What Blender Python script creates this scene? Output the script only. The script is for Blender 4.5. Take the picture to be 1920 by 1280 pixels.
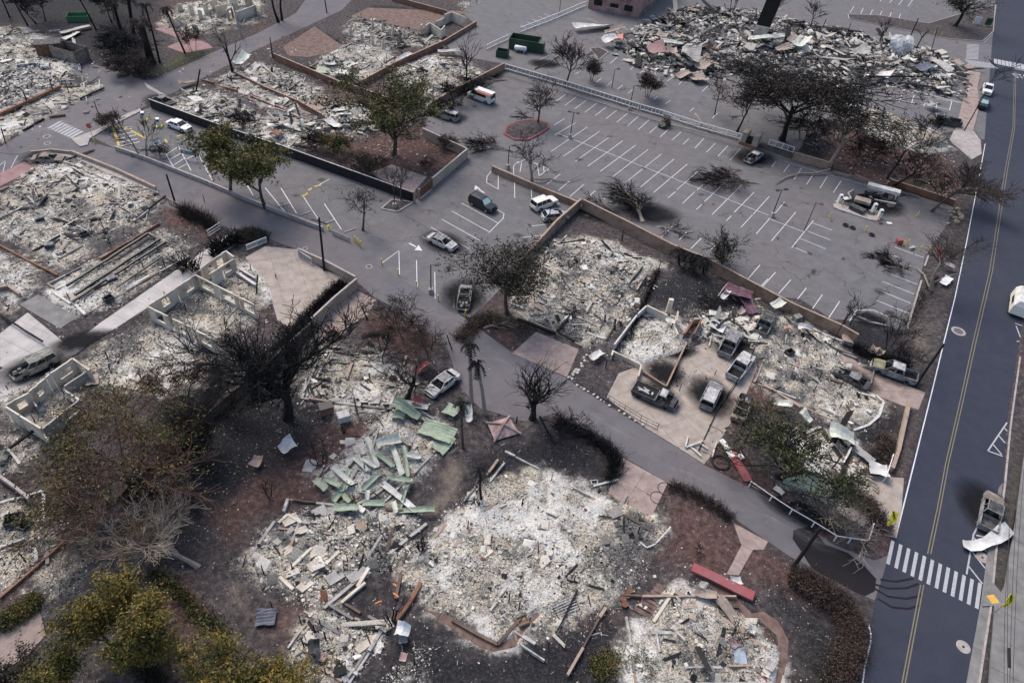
import bpy, math, random
import numpy as np
from mathutils import Vector, Matrix
for _o in list(bpy.data.objects): bpy.data.objects.remove(_o)
SC = bpy.context.scene
COL = SC.collection
PI = math.pi
# ------------------------------------------------------------------ camera (a helicopter 61 m above the street)
FOC, PITCH, ROLL, CH = 1320.0, 0.75065, 0.10085, 60.762
_cp, _sp = math.cos(PITCH), math.sin(PITCH)
FWD = Vector((0, _cp, -_sp)); _r = Vector((1, 0, 0)); _u = Vector((0, _sp, _cp))
RGT = math.cos(ROLL)*_r + math.sin(ROLL)*_u
UPV = -math.sin(ROLL)*_r + math.cos(ROLL)*_u
cd = bpy.data.cameras.new("camera"); cam = bpy.data.objects.new("camera", cd); COL.objects.link(cam)
cd.sensor_width = 36.0; cd.lens = 36.0*FOC/1920.0; cd.clip_end = 4000; cd.clip_start = 0.5
m = Matrix((RGT, UPV, -FWD)).transposed().to_4x4(); m.translation = (0, 0, CH)
cam.matrix_world = m
SC.camera = cam
# ------------------------------------------------------------------ overcast daylight
W = bpy.data.worlds.new("World"); SC.world = W; W.use_nodes = True
nt = W.node_tree; nt.nodes.clear()
sky = nt.nodes.new("ShaderNodeTexSky"); sky.sky_type = 'NISHITA'; sky.sun_disc = False
SUN_EL, SUN_AZ = math.radians(52), math.radians(-40)     # azimuth from +Y towards +X
sky.sun_elevation = SUN_EL; sky.sun_rotation = SUN_AZ
sky.air_density = 1.0; sky.dust_density = 3.0; sky.ozone_density = 1.0; sky.altitude = 20
bg = nt.nodes.new("ShaderNodeBackground"); bg.inputs[1].default_value = 0.115
wo = nt.nodes.new("ShaderNodeOutputWorld")
nt.links.new(sky.outputs[0], bg.inputs[0]); nt.links.new(bg.outputs[0], wo.inputs[0])
sl = bpy.data.lights.new("sun", 'SUN'); sl.energy = 1.3; sl.angle = math.radians(28); sl.color = (1.0, 0.93, 0.85)
so = bpy.data.objects.new("sun", sl); COL.objects.link(so)
sdir = Vector((math.sin(SUN_AZ)*math.cos(SUN_EL), math.cos(SUN_AZ)*math.cos(SUN_EL), math.sin(SUN_EL)))
so.rotation_euler = (-sdir).to_track_quat('-Z', 'Y').to_euler()
vs = SC.view_settings; vs.view_transform = 'Standard'; vs.look = 'None'; vs.gamma = 1; vs.use_curve_mapping = False
vs.exposure = 0.95
SC.cycles.max_bounces = 5; SC.cycles.diffuse_bounces = 2; SC.cycles.glossy_bounces = 2; SC.cycles.transparent_max_bounces = 8
try: SC.cycles.use_denoising = True
except Exception: pass

# ------------------------------------------------------------------ surveying: photograph bearings -> ground coordinates
def G(px, py, z=0.0):
    d = FWD + RGT*((px-960)/FOC) - UPV*((py-640)/FOC)
    t = (z-CH)/d.z
    return Vector((d.x*t, d.y*t, z))
def GA(pts, z=0.0):
    return np.array([tuple(G(p[0], p[1], z)) for p in pts])
def HT(b, t):
    """height of an upright over ground point b whose top is seen at t"""
    P = G(*b)
    # point on the bearing of t closest to the vertical through P
    d = (FWD + RGT*((t[0]-960)/FOC) - UPV*((t[1]-640)/FOC)).normalized()
    k = (P.x*d.x+P.y*d.y)/(d.x*d.x+d.y*d.y)
    return max(0.2, CH+d.z*k)

# ------------------------------------------------------------------ numpy noise
def _hash(i, j, s):
    h = (i.astype(np.int64)*374761393 + j.astype(np.int64)*668265263 + s*1274126177) & 0xFFFFFFFF
    h = ((h ^ (h >> 13))*1274126177) & 0xFFFFFFFF
    h = h ^ (h >> 16)
    return (h & 0xFFFF)/65535.0
def vnoise(x, y, scale, seed=0):
    x = x/scale; y = y/scale
    i = np.floor(x); j = np.floor(y); u = x-i; v = y-j
    u = u*u*(3-2*u); v = v*v*(3-2*v)
    a = _hash(i, j, seed); b = _hash(i+1, j, seed); c = _hash(i, j+1, seed); d = _hash(i+1, j+1, seed)
    return (a*(1-u)+b*u)*(1-v)+(c*(1-u)+d*u)*v
def fbm(x, y, scale, seed=0, n=3):
    r = 0; a = 0.5; t = 0
    for k in range(n):
        r = r+a*vnoise(x, y, scale/2**k, seed+k*17); t += a; a *= .55
    return r/t
def sdist(P, poly):
    """signed distance of points to polygon, positive inside"""
    n = len(poly); d = np.full(len(P), 1e9); ins = np.zeros(len(P), bool)
    for k in range(n):
        a = poly[k][:2]; b = poly[(k+1) % n][:2]; e = b-a; L = max(e@e, 1e-9)
        w = P-a; t = np.clip((w@e)/L, 0, 1)
        q = w-t[:, None]*e; d = np.minimum(d, (q*q).sum(1))
        c = (a[1] > P[:, 1]) != (b[1] > P[:, 1])
        with np.errstate(divide='ignore', invalid='ignore'):
            xx = (b[0]-a[0])*(P[:, 1]-a[1])/(b[1]-a[1])+a[0]
        ins ^= c & (P[:, 0] < xx)
    d = np.sqrt(d)
    return np.where(ins, d, -d)
def sstep(a, b, x):
    t = np.clip((x-a)/(b-a), 0, 1); return t*t*(3-2*t)

# ------------------------------------------------------------------ mesh helpers
def mesh_np(name, V, polys, attrs=None, mats=(), mi=None, smooth=False):
    """polys: list of int arrays (n,k)"""
    me = bpy.data.meshes.new(name)
    V = np.asarray(V, np.float32)
    me.vertices.add(len(V)); me.vertices.foreach_set("co", V.ravel())
    loops = np.concatenate([p.ravel() for p in polys]).astype(np.int32)
    sizes = np.concatenate([np.full(len(p), p.shape[1]) for p in polys]).astype(np.int32)
    starts = np.concatenate([[0], np.cumsum(sizes)[:-1]]).astype(np.int32)
    me.loops.add(len(loops)); me.loops.foreach_set("vertex_index", loops)
    me.polygons.add(len(sizes)); me.polygons.foreach_set("loop_start", starts)
    try: me.polygons.foreach_set("loop_total", sizes)
    except Exception: pass
    for mm in mats: me.materials.append(mm)
    if mi is not None: me.polygons.foreach_set("material_index", np.asarray(mi, np.int32))
    me.polygons.foreach_set("use_smooth", np.full(len(sizes), bool(smooth)))
    me.update(calc_edges=True)
    for k, a in (attrs or {}).items():
        at = me.attributes.new(k, 'FLOAT', 'POINT'); at.data.foreach_set("value", np.asarray(a, np.float32))
    return me
def link(name, me, parent=None, **props):
    o = bpy.data.objects.new(name, me); COL.objects.link(o)
    if parent is not None: o.parent = parent
    for k, v in props.items(): o[k] = v
    return o
def thing(name, label, cat, loc=(0, 0, 0), rz=0, group=None):
    o = bpy.data.objects.new(name, None); COL.objects.link(o); o.location = loc; o.rotation_euler = (0, 0, rz)
    o.empty_display_size = 0.3
    o['label'] = label; o['category'] = cat
    if group: o['group'] = group
    return o
def tag(o, label, cat, group=None):
    o['label'] = label; o['category'] = cat
    if group: o['group'] = group
    return o
class MB:
    def __init__(s): s.v = []; s.f = []; s.m = []; s.t = []; s.cm = 0; s.ct = 0.5
    def add(s, vs, fs):
        b = len(s.v); s.v += [tuple(x) for x in vs]; s.t += [s.ct]*len(vs)
        for f in fs: s.f.append(tuple(b+i for i in f)); s.m.append(s.cm)
    def hexa(s, b4, t4):
        s.add(list(b4)+list(t4), [(3, 2, 1, 0), (4, 5, 6, 7), (0, 1, 5, 4), (1, 2, 6, 5), (2, 3, 7, 6), (3, 0, 4, 7)])
    def box(s, x0, x1, y0, y1, z0, z1):
        s.hexa([(x0, y0, z0), (x1, y0, z0), (x1, y1, z0), (x0, y1, z0)], [(x0, y0, z1), (x1, y0, z1), (x1, y1, z1), (x0, y1, z1)])
    def obox(s, c, sx, sy, sz, M=None):
        P = [Vector((i*sx/2, j*sy/2, k*sz/2)) for k in (-1, 1) for (i, j) in ((-1, -1), (1, -1), (1, 1), (-1, 1))]
        if M is not None: P = [M @ p for p in P]
        P = [p+Vector(c) for p in P]; s.hexa(P[:4], P[4:])
    def bar(s, a, b, w, h=None):
        """square bar from a to b"""
        a = Vector(a); b = Vector(b); h = h or w; d = (b-a)
        if d.length < 1e-6: return
        d.normalize(); x = d.cross(Vector((0, 0, 1)))
        if x.length < 1e-3: x = Vector((1, 0, 0))
        x.normalize(); y = x.cross(d)
        q = lambda p: [p-x*w/2-y*h/2, p+x*w/2-y*h/2, p+x*w/2+y*h/2, p-x*w/2+y*h/2]
        s.hexa(q(a), q(b))
    def tube(s, pts, rad, n=6, cap=True):
        pts = [Vector(p) for p in pts]
        rs = rad if isinstance(rad, (list, tuple)) else [rad]*len(pts)
        vs = []; fs = []
        for i, p in enumerate(pts):
            d = (pts[min(i+1, len(pts)-1)]-pts[max(i-1, 0)])
            d = d.normalized() if d.length > 1e-7 else Vector((0, 0, 1))
            x = d.cross(Vector((0, 0, 1)) if abs(d.z) < .95 else Vector((1, 0, 0))).normalized(); y = d.cross(x)
            for k in range(n):
                a = 2*PI*k/n; vs.append(p+(x*math.cos(a)+y*math.sin(a))*rs[i])
        for i in range(len(pts)-1):
            for k in range(n):
                fs.append((i*n+k, i*n+(k+1) % n, (i+1)*n+(k+1) % n, (i+1)*n+k))
        if cap: fs.append(tuple(range(n-1, -1, -1))); fs.append(tuple((len(pts)-1)*n+k for k in range(n)))
        s.add(vs, fs)
    def prism(s, poly, z0, z1):
        n = len(poly); 
        s.add([(p[0], p[1], z0) for p in poly]+[(p[0], p[1], z1) for p in poly],
              [tuple(range(n-1, -1, -1)), tuple(range(n, 2*n))]+[(i, (i+1) % n, n+(i+1) % n, n+i) for i in range(n)])
    def mesh(s, name, mats, smooth=False, bevel=None):
        me = bpy.data.meshes.new(name); me.from_pydata(s.v, [], s.f)
        for mm in (mats if isinstance(mats, (list, tuple)) else [mats]): me.materials.append(mm)
        me.polygons.foreach_set("material_index", s.m)
        if smooth: me.polygons.foreach_set("use_smooth", [True]*len(s.f))
        me.update()
        at = me.attributes.new("tone", 'FLOAT', 'POINT'); at.data.foreach_set("value", s.t)
        return me
    def build(s, name, mats, parent=None, smooth=False, **props):
        return link(name, s.mesh(name, mats, smooth), parent, **props)

# ------------------------------------------------------------------ materials
class NT:
    def __init__(s, name, rough=0.85, metal=0.0, spec=0.3):
        s.m = bpy.data.materials.new(name); s.m.use_nodes = True; s.t = s.m.node_tree
        s.b = s.t.nodes["Principled BSDF"]; s.b.inputs["Roughness"].default_value = rough
        s.b.inputs["Metallic"].default_value = metal; s.b.inputs["Specular IOR Level"].default_value = spec
        s.tc = s.n("ShaderNodeTexCoord")
    def n(s, k, **kw):
        x = s.t.nodes.new(k)
        for a, v in kw.items(): setattr(x, a, v)
        return x
    def L(s, a, b): s.t.links.new(a, b)
    def noise(s, scale, detail=4, rough=.6, off=None):
        x = s.n("ShaderNodeTexNoise"); x.inputs["Scale"].default_value = scale; x.inputs["Detail"].default_value = detail; x.inputs["Roughness"].default_value = rough
        s.L(s.tc.outputs["Object"], x.inputs["Vector"]); return x.outputs["Fac"]
    def ramp(s, fac, stops, interp='LINEAR'):
        r = s.n("ShaderNodeValToRGB"); r.color_ramp.interpolation = interp; e = r.color_ramp.elements
        while len(e) < len(stops): e.new(0.5)
        for i, (p, c) in enumerate(stops):
            e[i].position = p; e[i].color = (*c, 1) if len(c) == 3 else c
        s.L(fac, r.inputs[0]); return r.outputs[0]
    def attr(s, name):
        a = s.n("ShaderNodeAttribute"); a.attribute_name = name; return a.outputs["Fac"]
    def math(s, op, a, b=None, clamp=False):
        x = s.n("ShaderNodeMath"); x.operation = op; x.use_clamp = clamp
        for i, v in enumerate((a, b)):
            if v is None: continue
            if isinstance(v, (int, float)): x.inputs[i].default_value = v
            else: s.L(v, x.inputs[i])
        return x.outputs[0]
    def mix(s, f, a, b, blend='MIX'):
        x = s.n("ShaderNodeMix"); x.data_type = 'RGBA'; x.blend_type = blend
        for i, v in ((0, f), (6, a), (7, b)):
            if isinstance(v, (int, float)): x.inputs[i].default_value = v
            elif isinstance(v, tuple): x.inputs[i].default_value = (*v, 1)
            else: s.L(v, x.inputs[i])
        return x.outputs[2]
    def fac(s, attr, noise, lo, hi, amp):
        """blend mask: attribute disturbed by noise"""
        v = s.math('ADD', attr, s.math('MULTIPLY', s.math('SUBTRACT', noise, 0.5), amp))
        r = s.n("ShaderNodeMapRange"); r.interpolation_type = 'SMOOTHSTEP'
        r.inputs[1].default_value = lo; r.inputs[2].default_value = hi; s.L(v, r.inputs[0]); return r.outputs[0]
    def bump(s, h, strength=.5, dist=.05):
        x = s.n("ShaderNodeBump"); x.inputs["Strength"].default_value = strength; x.inputs["Distance"].default_value = dist
        s.L(h, x.inputs["Height"]); s.L(x.outputs[0], s.b.inputs["Normal"])
    def out(s, col): s.L(col, s.b.inputs["Base Color"]); return s.m
def pm(name, c1, c2, scale=3.0, rough=.85, metal=0., spec=.3, bump=0., c3=None, lo=.35, hi=.65):
    n = NT(name, rough, metal, spec); f = n.noise(scale, 5, .65)
    st = [(lo, c1), (hi, c2)]
    if c3: st = [(lo-.08, c1), (.5, c2), (hi+.08, c3)]
    c = n.ramp(f, st)
    if bump: n.bump(f, bump, .04)
    return n.out(c)
def flat(name, c, rough=.6, metal=0., spec=.4):
    return pm(name, tuple(x*.88 for x in c), tuple(min(1, x*1.1) for x in c), 2.5, rough, metal, spec)
M = {}
M['white_paint'] = pm('white_road_paint', (.42, .42, .44), (.75, .75, .75), 9, .7)
M['old_paint'] = pm('worn_road_paint', (.25, .25, .27), (.5, .5, .5), 12, .8)
M['yellow_line'] = pm('yellow_road_paint', (.15, .13, .085), (.21, .18, .115), 6, .7)
M['yellow'] = pm('yellow_paint', (.55, .38, .02), (.75, .55, .04), 4, .5)
M['concrete'] = pm('concrete', (.27, .24, .225), (.40, .36, .34), 1.3, .9, bump=.1)
M['pinkcrete'] = pm('tan_concrete', (.22, .17, .155), (.34, .265, .23), .9, .9, bump=.1)
M['tancrete'] = pm('pale_tan_concrete', (.27, .225, .19), (.38, .325, .285), .8, .9, bump=.1)
M['palecrete'] = pm('pale_concrete', (.34, .315, .30), (.47, .44, .42), .5, .9, bump=.1)
M['greycrete'] = pm('grey_concrete', (.14, .135, .13), (.225, .215, .205), .7, .9, bump=.1)
M['redcrete'] = pm('red_brown_concrete', (.10, .062, .052), (.19, .13, .11), 1.1, .9)
M['pinkwall'] = pm('smoked_pink_wall', (.16, .10, .09), (.40, .25, .225), .35, .9)
M['yellow_lot'] = pm('faded_yellow_paint', (.36, .27, .05), (.55, .42, .08), 5, .7)
M['pinkpave'] = pm('pink_paving', (.22, .13, .13), (.30, .19, .185), .8, .9)
M['wall_tan'] = pm('scorched_tan_wall', (.12, .075, .055), (.27, .18, .13), .55, .9, c3=(.36, .25, .19))
M['wall_beige'] = pm('beige_wall', (.27, .22, .175), (.40, .33, .265), .5, .9)
M['wall_red'] = pm('red_brown_wall', (.15, .07, .045), (.27, .14, .09), .5, .9)
M['cap'] = pm('wall_coping', (.27, .19, .15), (.38, .29, .23), 1.2, .9)
M['shell'] = pm('fire_stained_plaster', (.27, .22, .165), (.55, .49, .40), .6, .9, c3=(.68, .64, .56))
M['black_wall'] = pm('black_fence', (.008, .009, .012), (.018, .019, .024), 1.5, .6)
M['char'] = pm('charred_wood', (.006, .006, .007), (.025, .022, .021), 4, .9)
M['white'] = flat('white_metal', (.66, .66, .66), .5)
M['white_old'] = pm('weathered_white', (.40, .38, .34), (.62, .6, .56), 3, .7)
M['dark_metal'] = flat('dark_metal', (.022, .023, .026), .5)
M['grey_metal'] = pm('grey_metal', (.22, .22, .23), (.42, .42, .42), 2, .55, .3)
M['rust'] = pm('rusted_metal', (.10, .045, .025), (.22, .12, .08), 3, .8, .2)
M['redmetal'] = pm('red_metal', (.22, .035, .04), (.32, .06, .065), 1.2, .6)
M['greensheet'] = pm('pale_green_sheet', (.22, .27, .195), (.36, .41, .31), 1.2, .6)
M['palesheet'] = pm('pale_sheet', (.42, .43, .36), (.62, .63, .56), 1.0, .6)
M['whitesheet'] = pm('white_sheet', (.42, .40, .37), (.70, .685, .65), .8, .55)
M['greymetalsheet'] = pm('grey_sheet', (.22, .21, .20), (.42, .40, .37), .7, .6)
M['tansheet'] = pm('tan_sheet', (.25, .19, .16), (.38, .31, .26), .8, .7)
M['glass'] = flat('dark_glass', (.015, .018, .02), .08, 0, .6)
M['shade'] = flat('silver_sun_shade', (.42, .58, .55), .35)
M['tyre'] = flat('rubber', (.015, .015, .016), .8)
M['rim'] = flat('alloy', (.35, .35, .36), .4, .5)
M['green'] = flat('green_paint', (.02, .05, .028), .5)
M['soot'] = flat('soot', (.012, .012, .013), .95)
M['stone'] = pm('pale_stone', (.42, .38, .33), (.62, .57, .5), 2.5, .9)
M['brownstone'] = pm('brown_stone', (.20, .15, .11), (.38, .31, .24), 2.5, .9)
M['orange'] = flat('orange_plastic', (.65, .2, .05), .5)
M['signyellow'] = flat('sign_yellow', (.75, .62, .02), .4)
M['signred'] = flat('sign_red', (.45, .02, .025), .4)
M['black'] = flat('black_print', (.01, .01, .01), .5)
M['ladder'] = flat('salmon_ladder', (.5, .17, .11), .5)

def asphalt(name, a, b, crack=.5, dust=(.16, .125, .115), da=.25):
    n = NT(name, .9, 0, .25)
    big = n.noise(.045, 4, .6); mid = n.noise(.5, 5, .7); fine = n.noise(14, 3, .7)
    c = n.ramp(mid, [(.3, a), (.7, b)])
    c = n.mix(n.math('MULTIPLY', n.ramp(big, [(.42, (0, 0, 0)), (.66, (1, 1, 1))]), da), c, dust)
    g = n.ramp(fine, [(.35, (.72, .72, .72)), (.65, (1.18, 1.18, 1.18))])
    c = n.mix(.55, c, n.mix(1.0, c, g, 'MULTIPLY'))
    if crack:
        v = n.n("ShaderNodeTexVoronoi"); v.feature = 'DISTANCE_TO_EDGE'; v.inputs["Scale"].default_value = .16
        mp = n.n("ShaderNodeVectorMath"); mp.operation = 'ADD'
        nz = n.n("ShaderNodeTexNoise"); nz.inputs["Scale"].default_value = .5; n.L(n.tc.outputs["Object"], nz.inputs["Vector"])
        sc = n.n("ShaderNodeVectorMath"); sc.operation = 'SCALE'; sc.inputs[3].default_value = 3.5
        n.L(nz.outputs["Color"], sc.inputs[0]); n.L(n.tc.outputs["Object"], mp.inputs[0]); n.L(sc.outputs[0], mp.inputs[1]); n.L(mp.outputs[0], v.inputs["Vector"])
        line = n.ramp(v.outputs["Distance"], [(0.0, (1, 1, 1)), (.016, (0, 0, 0))])
        gate = n.ramp(n.noise(.09, 2), [(.47, (0, 0, 0)), (.56, (1, 1, 1))])
        c = n.mix(n.math('MULTIPLY', n.math('MULTIPLY', line, gate), crack), c, (.03, .03, .032))
    n.bump(fine, .15, .01)
    return n.out(c)
M['asphalt_lot'] = asphalt('old_asphalt', (.110, .107, .112), (.160, .154, .157), .8)
M['asphalt_street'] = asphalt('street_asphalt', (.10, .095, .106), (.145, .136, .143), .25, (.19, .15, .145), .45)
M['asphalt_road'] = asphalt('dark_asphalt', (.026, .030, .047), (.038, .042, .061), 0, (.056, .056, .068), .35)
M['asphalt_patch'] = asphalt('fresh_asphalt', (.010, .009, .011), (.016, .014, .016), 0, (.02, .018, .018), .15)

# ground: layers of real materials, each vertex carries how much of each lies there
def ground_mat():
    n = NT('burnt_ground', .95, 0, .15)
    n1 = n.noise(.35, 6, .7); n2 = n.noise(1.6, 6, .75); n3 = n.noise(3.6, 6, .8); n4 = n.noise(.7, 6, .75)
    dirt = n.ramp(n2, [(.33, (.028, .024, .025)), (.5, (.062, .053, .053)), (.66, (.13, .113, .11))])
    red = n.ramp(n2, [(.33, (.045, .025, .024)), (.50, (.095, .055, .048)), (.62, (.155, .095, .08)), (.72, (.24, .18, .165))])
    char = n.ramp(n3, [(.36, (.008, .008, .010)), (.52, (.020, .020, .023)), (.62, (.05, .05, .053)), (.70, (.14, .138, .138))])
    green = n.ramp(n3, [(.33, (.03, .03, .018)), (.52, (.07, .064, .036)), (.68, (.14, .12, .08))])
    sand = n.ramp(n2, [(.33, (.11, .09, .07)), (.68, (.25, .21, .172))])
    n5 = n.noise(5.5, 6, .85)
    ashc = n.ramp(n5, [(.36, (.03, .03, .031)), (.44, (.20, .193, .18)), (.52, (.46, .435, .39)), (.62, (.70, .67, .61))])
    warm = n.ramp(n1, [(.36, (.94, .97, .96)), (.48, (1.0, .97, .9)), (.62, (1.0, .90, .76))])
    ashc = n.mix(1.0, ashc, warm, 'MULTIPLY')
    blot = n.ramp(n4, [(.36, (.22, .22, .23)), (.45, (.62, .61, .60)), (.52, (1, 1, 1))])
    ashc = n.mix(1.0, ashc, blot, 'MULTIPLY')
    bl = n.math('ADD', n.attr('blot'), n.math('MULTIPLY', n.math('SUBTRACT', n4, .5), .35))
    ashc = n.mix(n.ramp(bl, [(.36, (.92, .92, .92)), (.47, (0, 0, 0))]), ashc, n.ramp(n3, [(.38, (.02, .02, .02)), (.6, (.15, .147, .145))]))
    ashc = n.mix(n.ramp(bl, [(.57, (0, 0, 0)), (.68, (.85, .85, .85))]), ashc, n.ramp(n5, [(.36, (.33, .32, .30)), (.58, (.74, .715, .66))]))
    c = n.mix(n.math('MULTIPLY', n.fac(n.attr('red'), n4, .25, .85, 1.1), .9), dirt, red)
    c = n.mix(n.fac(n.attr('green'), n2, .3, .85, 1.0), c, green)
    c = n.mix(n.fac(n.attr('sand'), n4, .3, .85, .9), c, sand)
    c = n.mix(n.math('MULTIPLY', n.fac(n.attr('char'), n4, .2, .8, 1.2), .93), c, char)
    c = n.mix(n.fac(n.attr('ash'), n.math('ADD', n.math('MULTIPLY', n4, .6), n.math('MULTIPLY', n2, .4)), .15, .75, 1.7), c, ashc)
    # stray flecks of ash and soot everywhere
    fl = n.ramp(n.noise(6, 6, .9), [(.60, (0, 0, 0)), (.66, (1, 1, 1))])
    c = n.mix(n.math('MULTIPLY', fl, .45), c, (.38, .36, .345))
    n.bump(n.math('ADD', n2, n3), .8, .12)
    return n.out(c)
M['ground'] = ground_mat()
def tone_mat(name, stops, rough=.9):
    n = NT(name, rough, 0, .2); t = n.attr('tone'); f = n.noise(7, 3)
    c = n.ramp(t, stops); g = n.ramp(f, [(.3, (.65, .65, .65)), (.7, (1.15, 1.15, 1.15))])
    return n.out(n.mix(1.0, c, g, 'MULTIPLY'))
M['rubble'] = tone_mat('ash_and_rubble', [(0, (.010, .010, .011)), (.16, (.05, .049, .05)), (.34, (.20, .19, .175)), (.55, (.46, .43, .38)), (.75, (.70, .665, .60)), (.86, (.40, .33, .25)), (1, (.15, .07, .05))])
# ------------------------------------------------------------------ pavings (outlines surveyed on the ground)
LOT = [(217,279),(175,258),(240,216),(284,201),(382,238),(776,378),(811,352),(876,296),(792,258),(803,212),(862,175),(947,131),(1062,163),(1242,218),(1310,240),(1385,262),(1484,299),(1550,320),(1640,346),(1700,362),(1790,388),(1770,430),(1735,480),(1700,620),(1665,612),(1632,603),(1560,598),(1500,560),(1440,555),(1322,500),(1255,478),(1097,397),(1087,390),(1000,480),(935,545),(905,575),(880,596),(855,584),(715,501),(656,452),(607,432),(480,383),(382,342)]
UPLOT = [(905,-40),(868,26),(893,47),(838,86),(858,104),(947,121),(1062,158),(1242,213),(1385,258),(1497,283),(1530,235),(1590,196),(1650,204),(1765,250),(1792,246),(1830,248),(1838,262),(1850,262),(1872,60),(1880,-40)]
ROADA = [(-40,345),(-40,262),(0,276),(82,225),(145,192),(195,162),(160,150),(130,134),(160,119),(182,122),(228,140),(277,152),(400,98),(480,64),(555,25),(600,-40),(760,-40),(660,0),(640,20),(592,42),(480,94),(370,152),(284,194),(238,214),(200,236),(150,262),(160,270),(217,281),(217,300),(135,292),(60,289),(30,310)]
ROADB = [(57,287),(100,262),(160,264),(217,279),(270,299),(382,343),(480,383),(607,432),(656,452),(705,491),(715,501),(855,584),(960,661),(1062,708),(1080,723),(1207,801),(1257,831),(1320,871),(1405,913),(1440,933),(1565,1022),(1640,1050),(1668,1040),(1640,1125),(1622,1118),(1515,1060),(1481,1043),(1364,963),(1280,916),(1265,912),(1170,857),(1150,830),(1040,775),(985,790),(900,765),(862,725),(838,650),(740,576),(705,560),(667,526),(557,467),(480,440),(412,423),(307,386),(295,353),(215,320),(135,288)]
MROAD = [(1600,1310),(1632,1170),(1660,1062),(1700,902),(1735,767),(1775,612),(1830,362),(1845,272),(1862,60),(1872,-40),(2100,-40),(2020,100),(1960,400),(1917,600),(1907,667),(1888,790),(1880,905),(1853,1022),(1838,1135),(1806,1310)]
PATCH = [(1488,993),(1520,985),(1548,1020),(1590,1036),(1622,1062),(1643,1085),(1640,1108),(1622,1117),(1560,1092),(1520,1062),(1500,1030),(1486,1010)]
PAVES = [LOT, UPLOT, ROADA, ROADB, MROAD]
# concrete and stone pads: (name, material, polygon, slabs along, slabs across)
PADS = [
 ('driveway','palecrete',[(0,625),(52,586),(130,650),(190,604),(395,462),(425,440),(447,432),(470,440),(440,460),(380,505),(275,578),(135,668),(60,720),(0,745)],0),
 ('driveway','tancrete',[(460,483),(497,462),(557,468),(606,506),(668,528),(640,590),(560,625),(520,600),(500,530)],0),
 ('driveway','pinkcrete',[(960,662),(1005,622),(1085,655),(1063,707)],1),
 ('driveway','tancrete',[(1137,745),(1160,700),(1200,685),(1330,640),(1405,635),(1420,690),(1390,760),(1330,858),(1320,870),(1257,830),(1207,800)],0),
 ('driveway','pinkcrete',[(1166,857),(1252,905),(1222,968),(1180,950),(1140,925)],1),
 ('driveway','pinkcrete',[(1560,640),(1620,690),(1735,736),(1722,768),(1690,760),(1630,735),(1600,720)],0),
 ('driveway','tancrete',[(1560,905),(1612,890),(1695,896),(1690,960),(1680,1008),(1640,1000),(1570,960)],0),
 ('garden_path','pinkcrete',[(1375,980),(1440,1015),(1432,1030),(1412,1030),(1385,1078),(1362,1076),(1390,1022)],0),
 ('garden_path','redcrete',[(1430,1145),(1460,1165),(1478,1200),(1476,1240),(1460,1290),(1448,1290),(1462,1220),(1455,1190),(1410,1150)],0),
 ('garden_path','redcrete',[(1290,1075),(1330,1073),(1380,1120),(1420,1160),(1405,1165),(1370,1130),(1325,1095)],0),
 ('garden_path','redcrete',[(788,1140),(810,1150),(850,1180),(900,1212),(925,1222),(965,1212),(985,1180),(1015,1150),(1002,1145),(970,1190),(930,1207),(895,1190),(840,1150)],0),
 ('patio','pinkpave',[(0,325),(45,303),(70,314),(30,335),(0,350)],0),
 ('patio','pinkcrete',[(570,190),(600,177),(632,190),(580,215),(555,205)],1),
 ('patio','pinkcrete',[(690,325),(735,309),(800,332),(774,362)],0),
 ('patio','pinkpave',[(290,55),(310,50),(390,82),(400,90),(345,100),(312,88),(345,76)],0),
 ('patio','greycrete',[(36,571),(72,552),(148,594),(112,616)],0),
 ('garage_floor','redcrete',[(530,88),(590,50),(640,85),(630,95),(580,108),(540,105)],0),
 ('patio','redcrete',[(690,15),(880,22),(785,58),(660,30)],0),
 ('patio','pinkcrete',[(0,1175),(75,1145),(86,1190),(50,1230),(0,1260)],0),
 ('patio','pinkcrete',[(588,615),(668,545),(705,562),(690,590),(640,620),(600,650)],0),
 ('pavement','pinkcrete',[(1815,120),(1838,138),(1832,165),(1836,200),(1824,248),(1790,248),(1805,190),(1818,150),(1795,130)],1),
 ('pavement','concrete',[(1788,246),(1826,248),(1838,265),(1840,290),(1822,300),(1785,270),(1780,262)],0),
 ('pavement','greycrete',[(1850,1310),(1864,1130),(1882,1100),(1905,960),(1920,850),(1932,760),(1990,760),(1975,1310)],2),
 ('pavement','greycrete',[(1841,1137),(1851,1093),(1860,1092),(1890,1130),(1868,1190),(1862,1136)],0),
 ('pavement','concrete',[(134,262),(160,252),(185,243),(240,214),(262,205),(266,209),(245,219),(190,248),(168,262),(165,273),(150,276)],0),
 ('pavement','concrete',[(57,284),(110,282),(135,286),(220,319),(294,352),(298,364),(200,326),(140,297),(95,292),(60,291)],0),
 ('gutter','greycrete',[(1806,1310),(1838,1135),(1853,1022),(1872,915),(1880,905),(1866,1022),(1855,1137),(1832,1310)],0),
]
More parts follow.
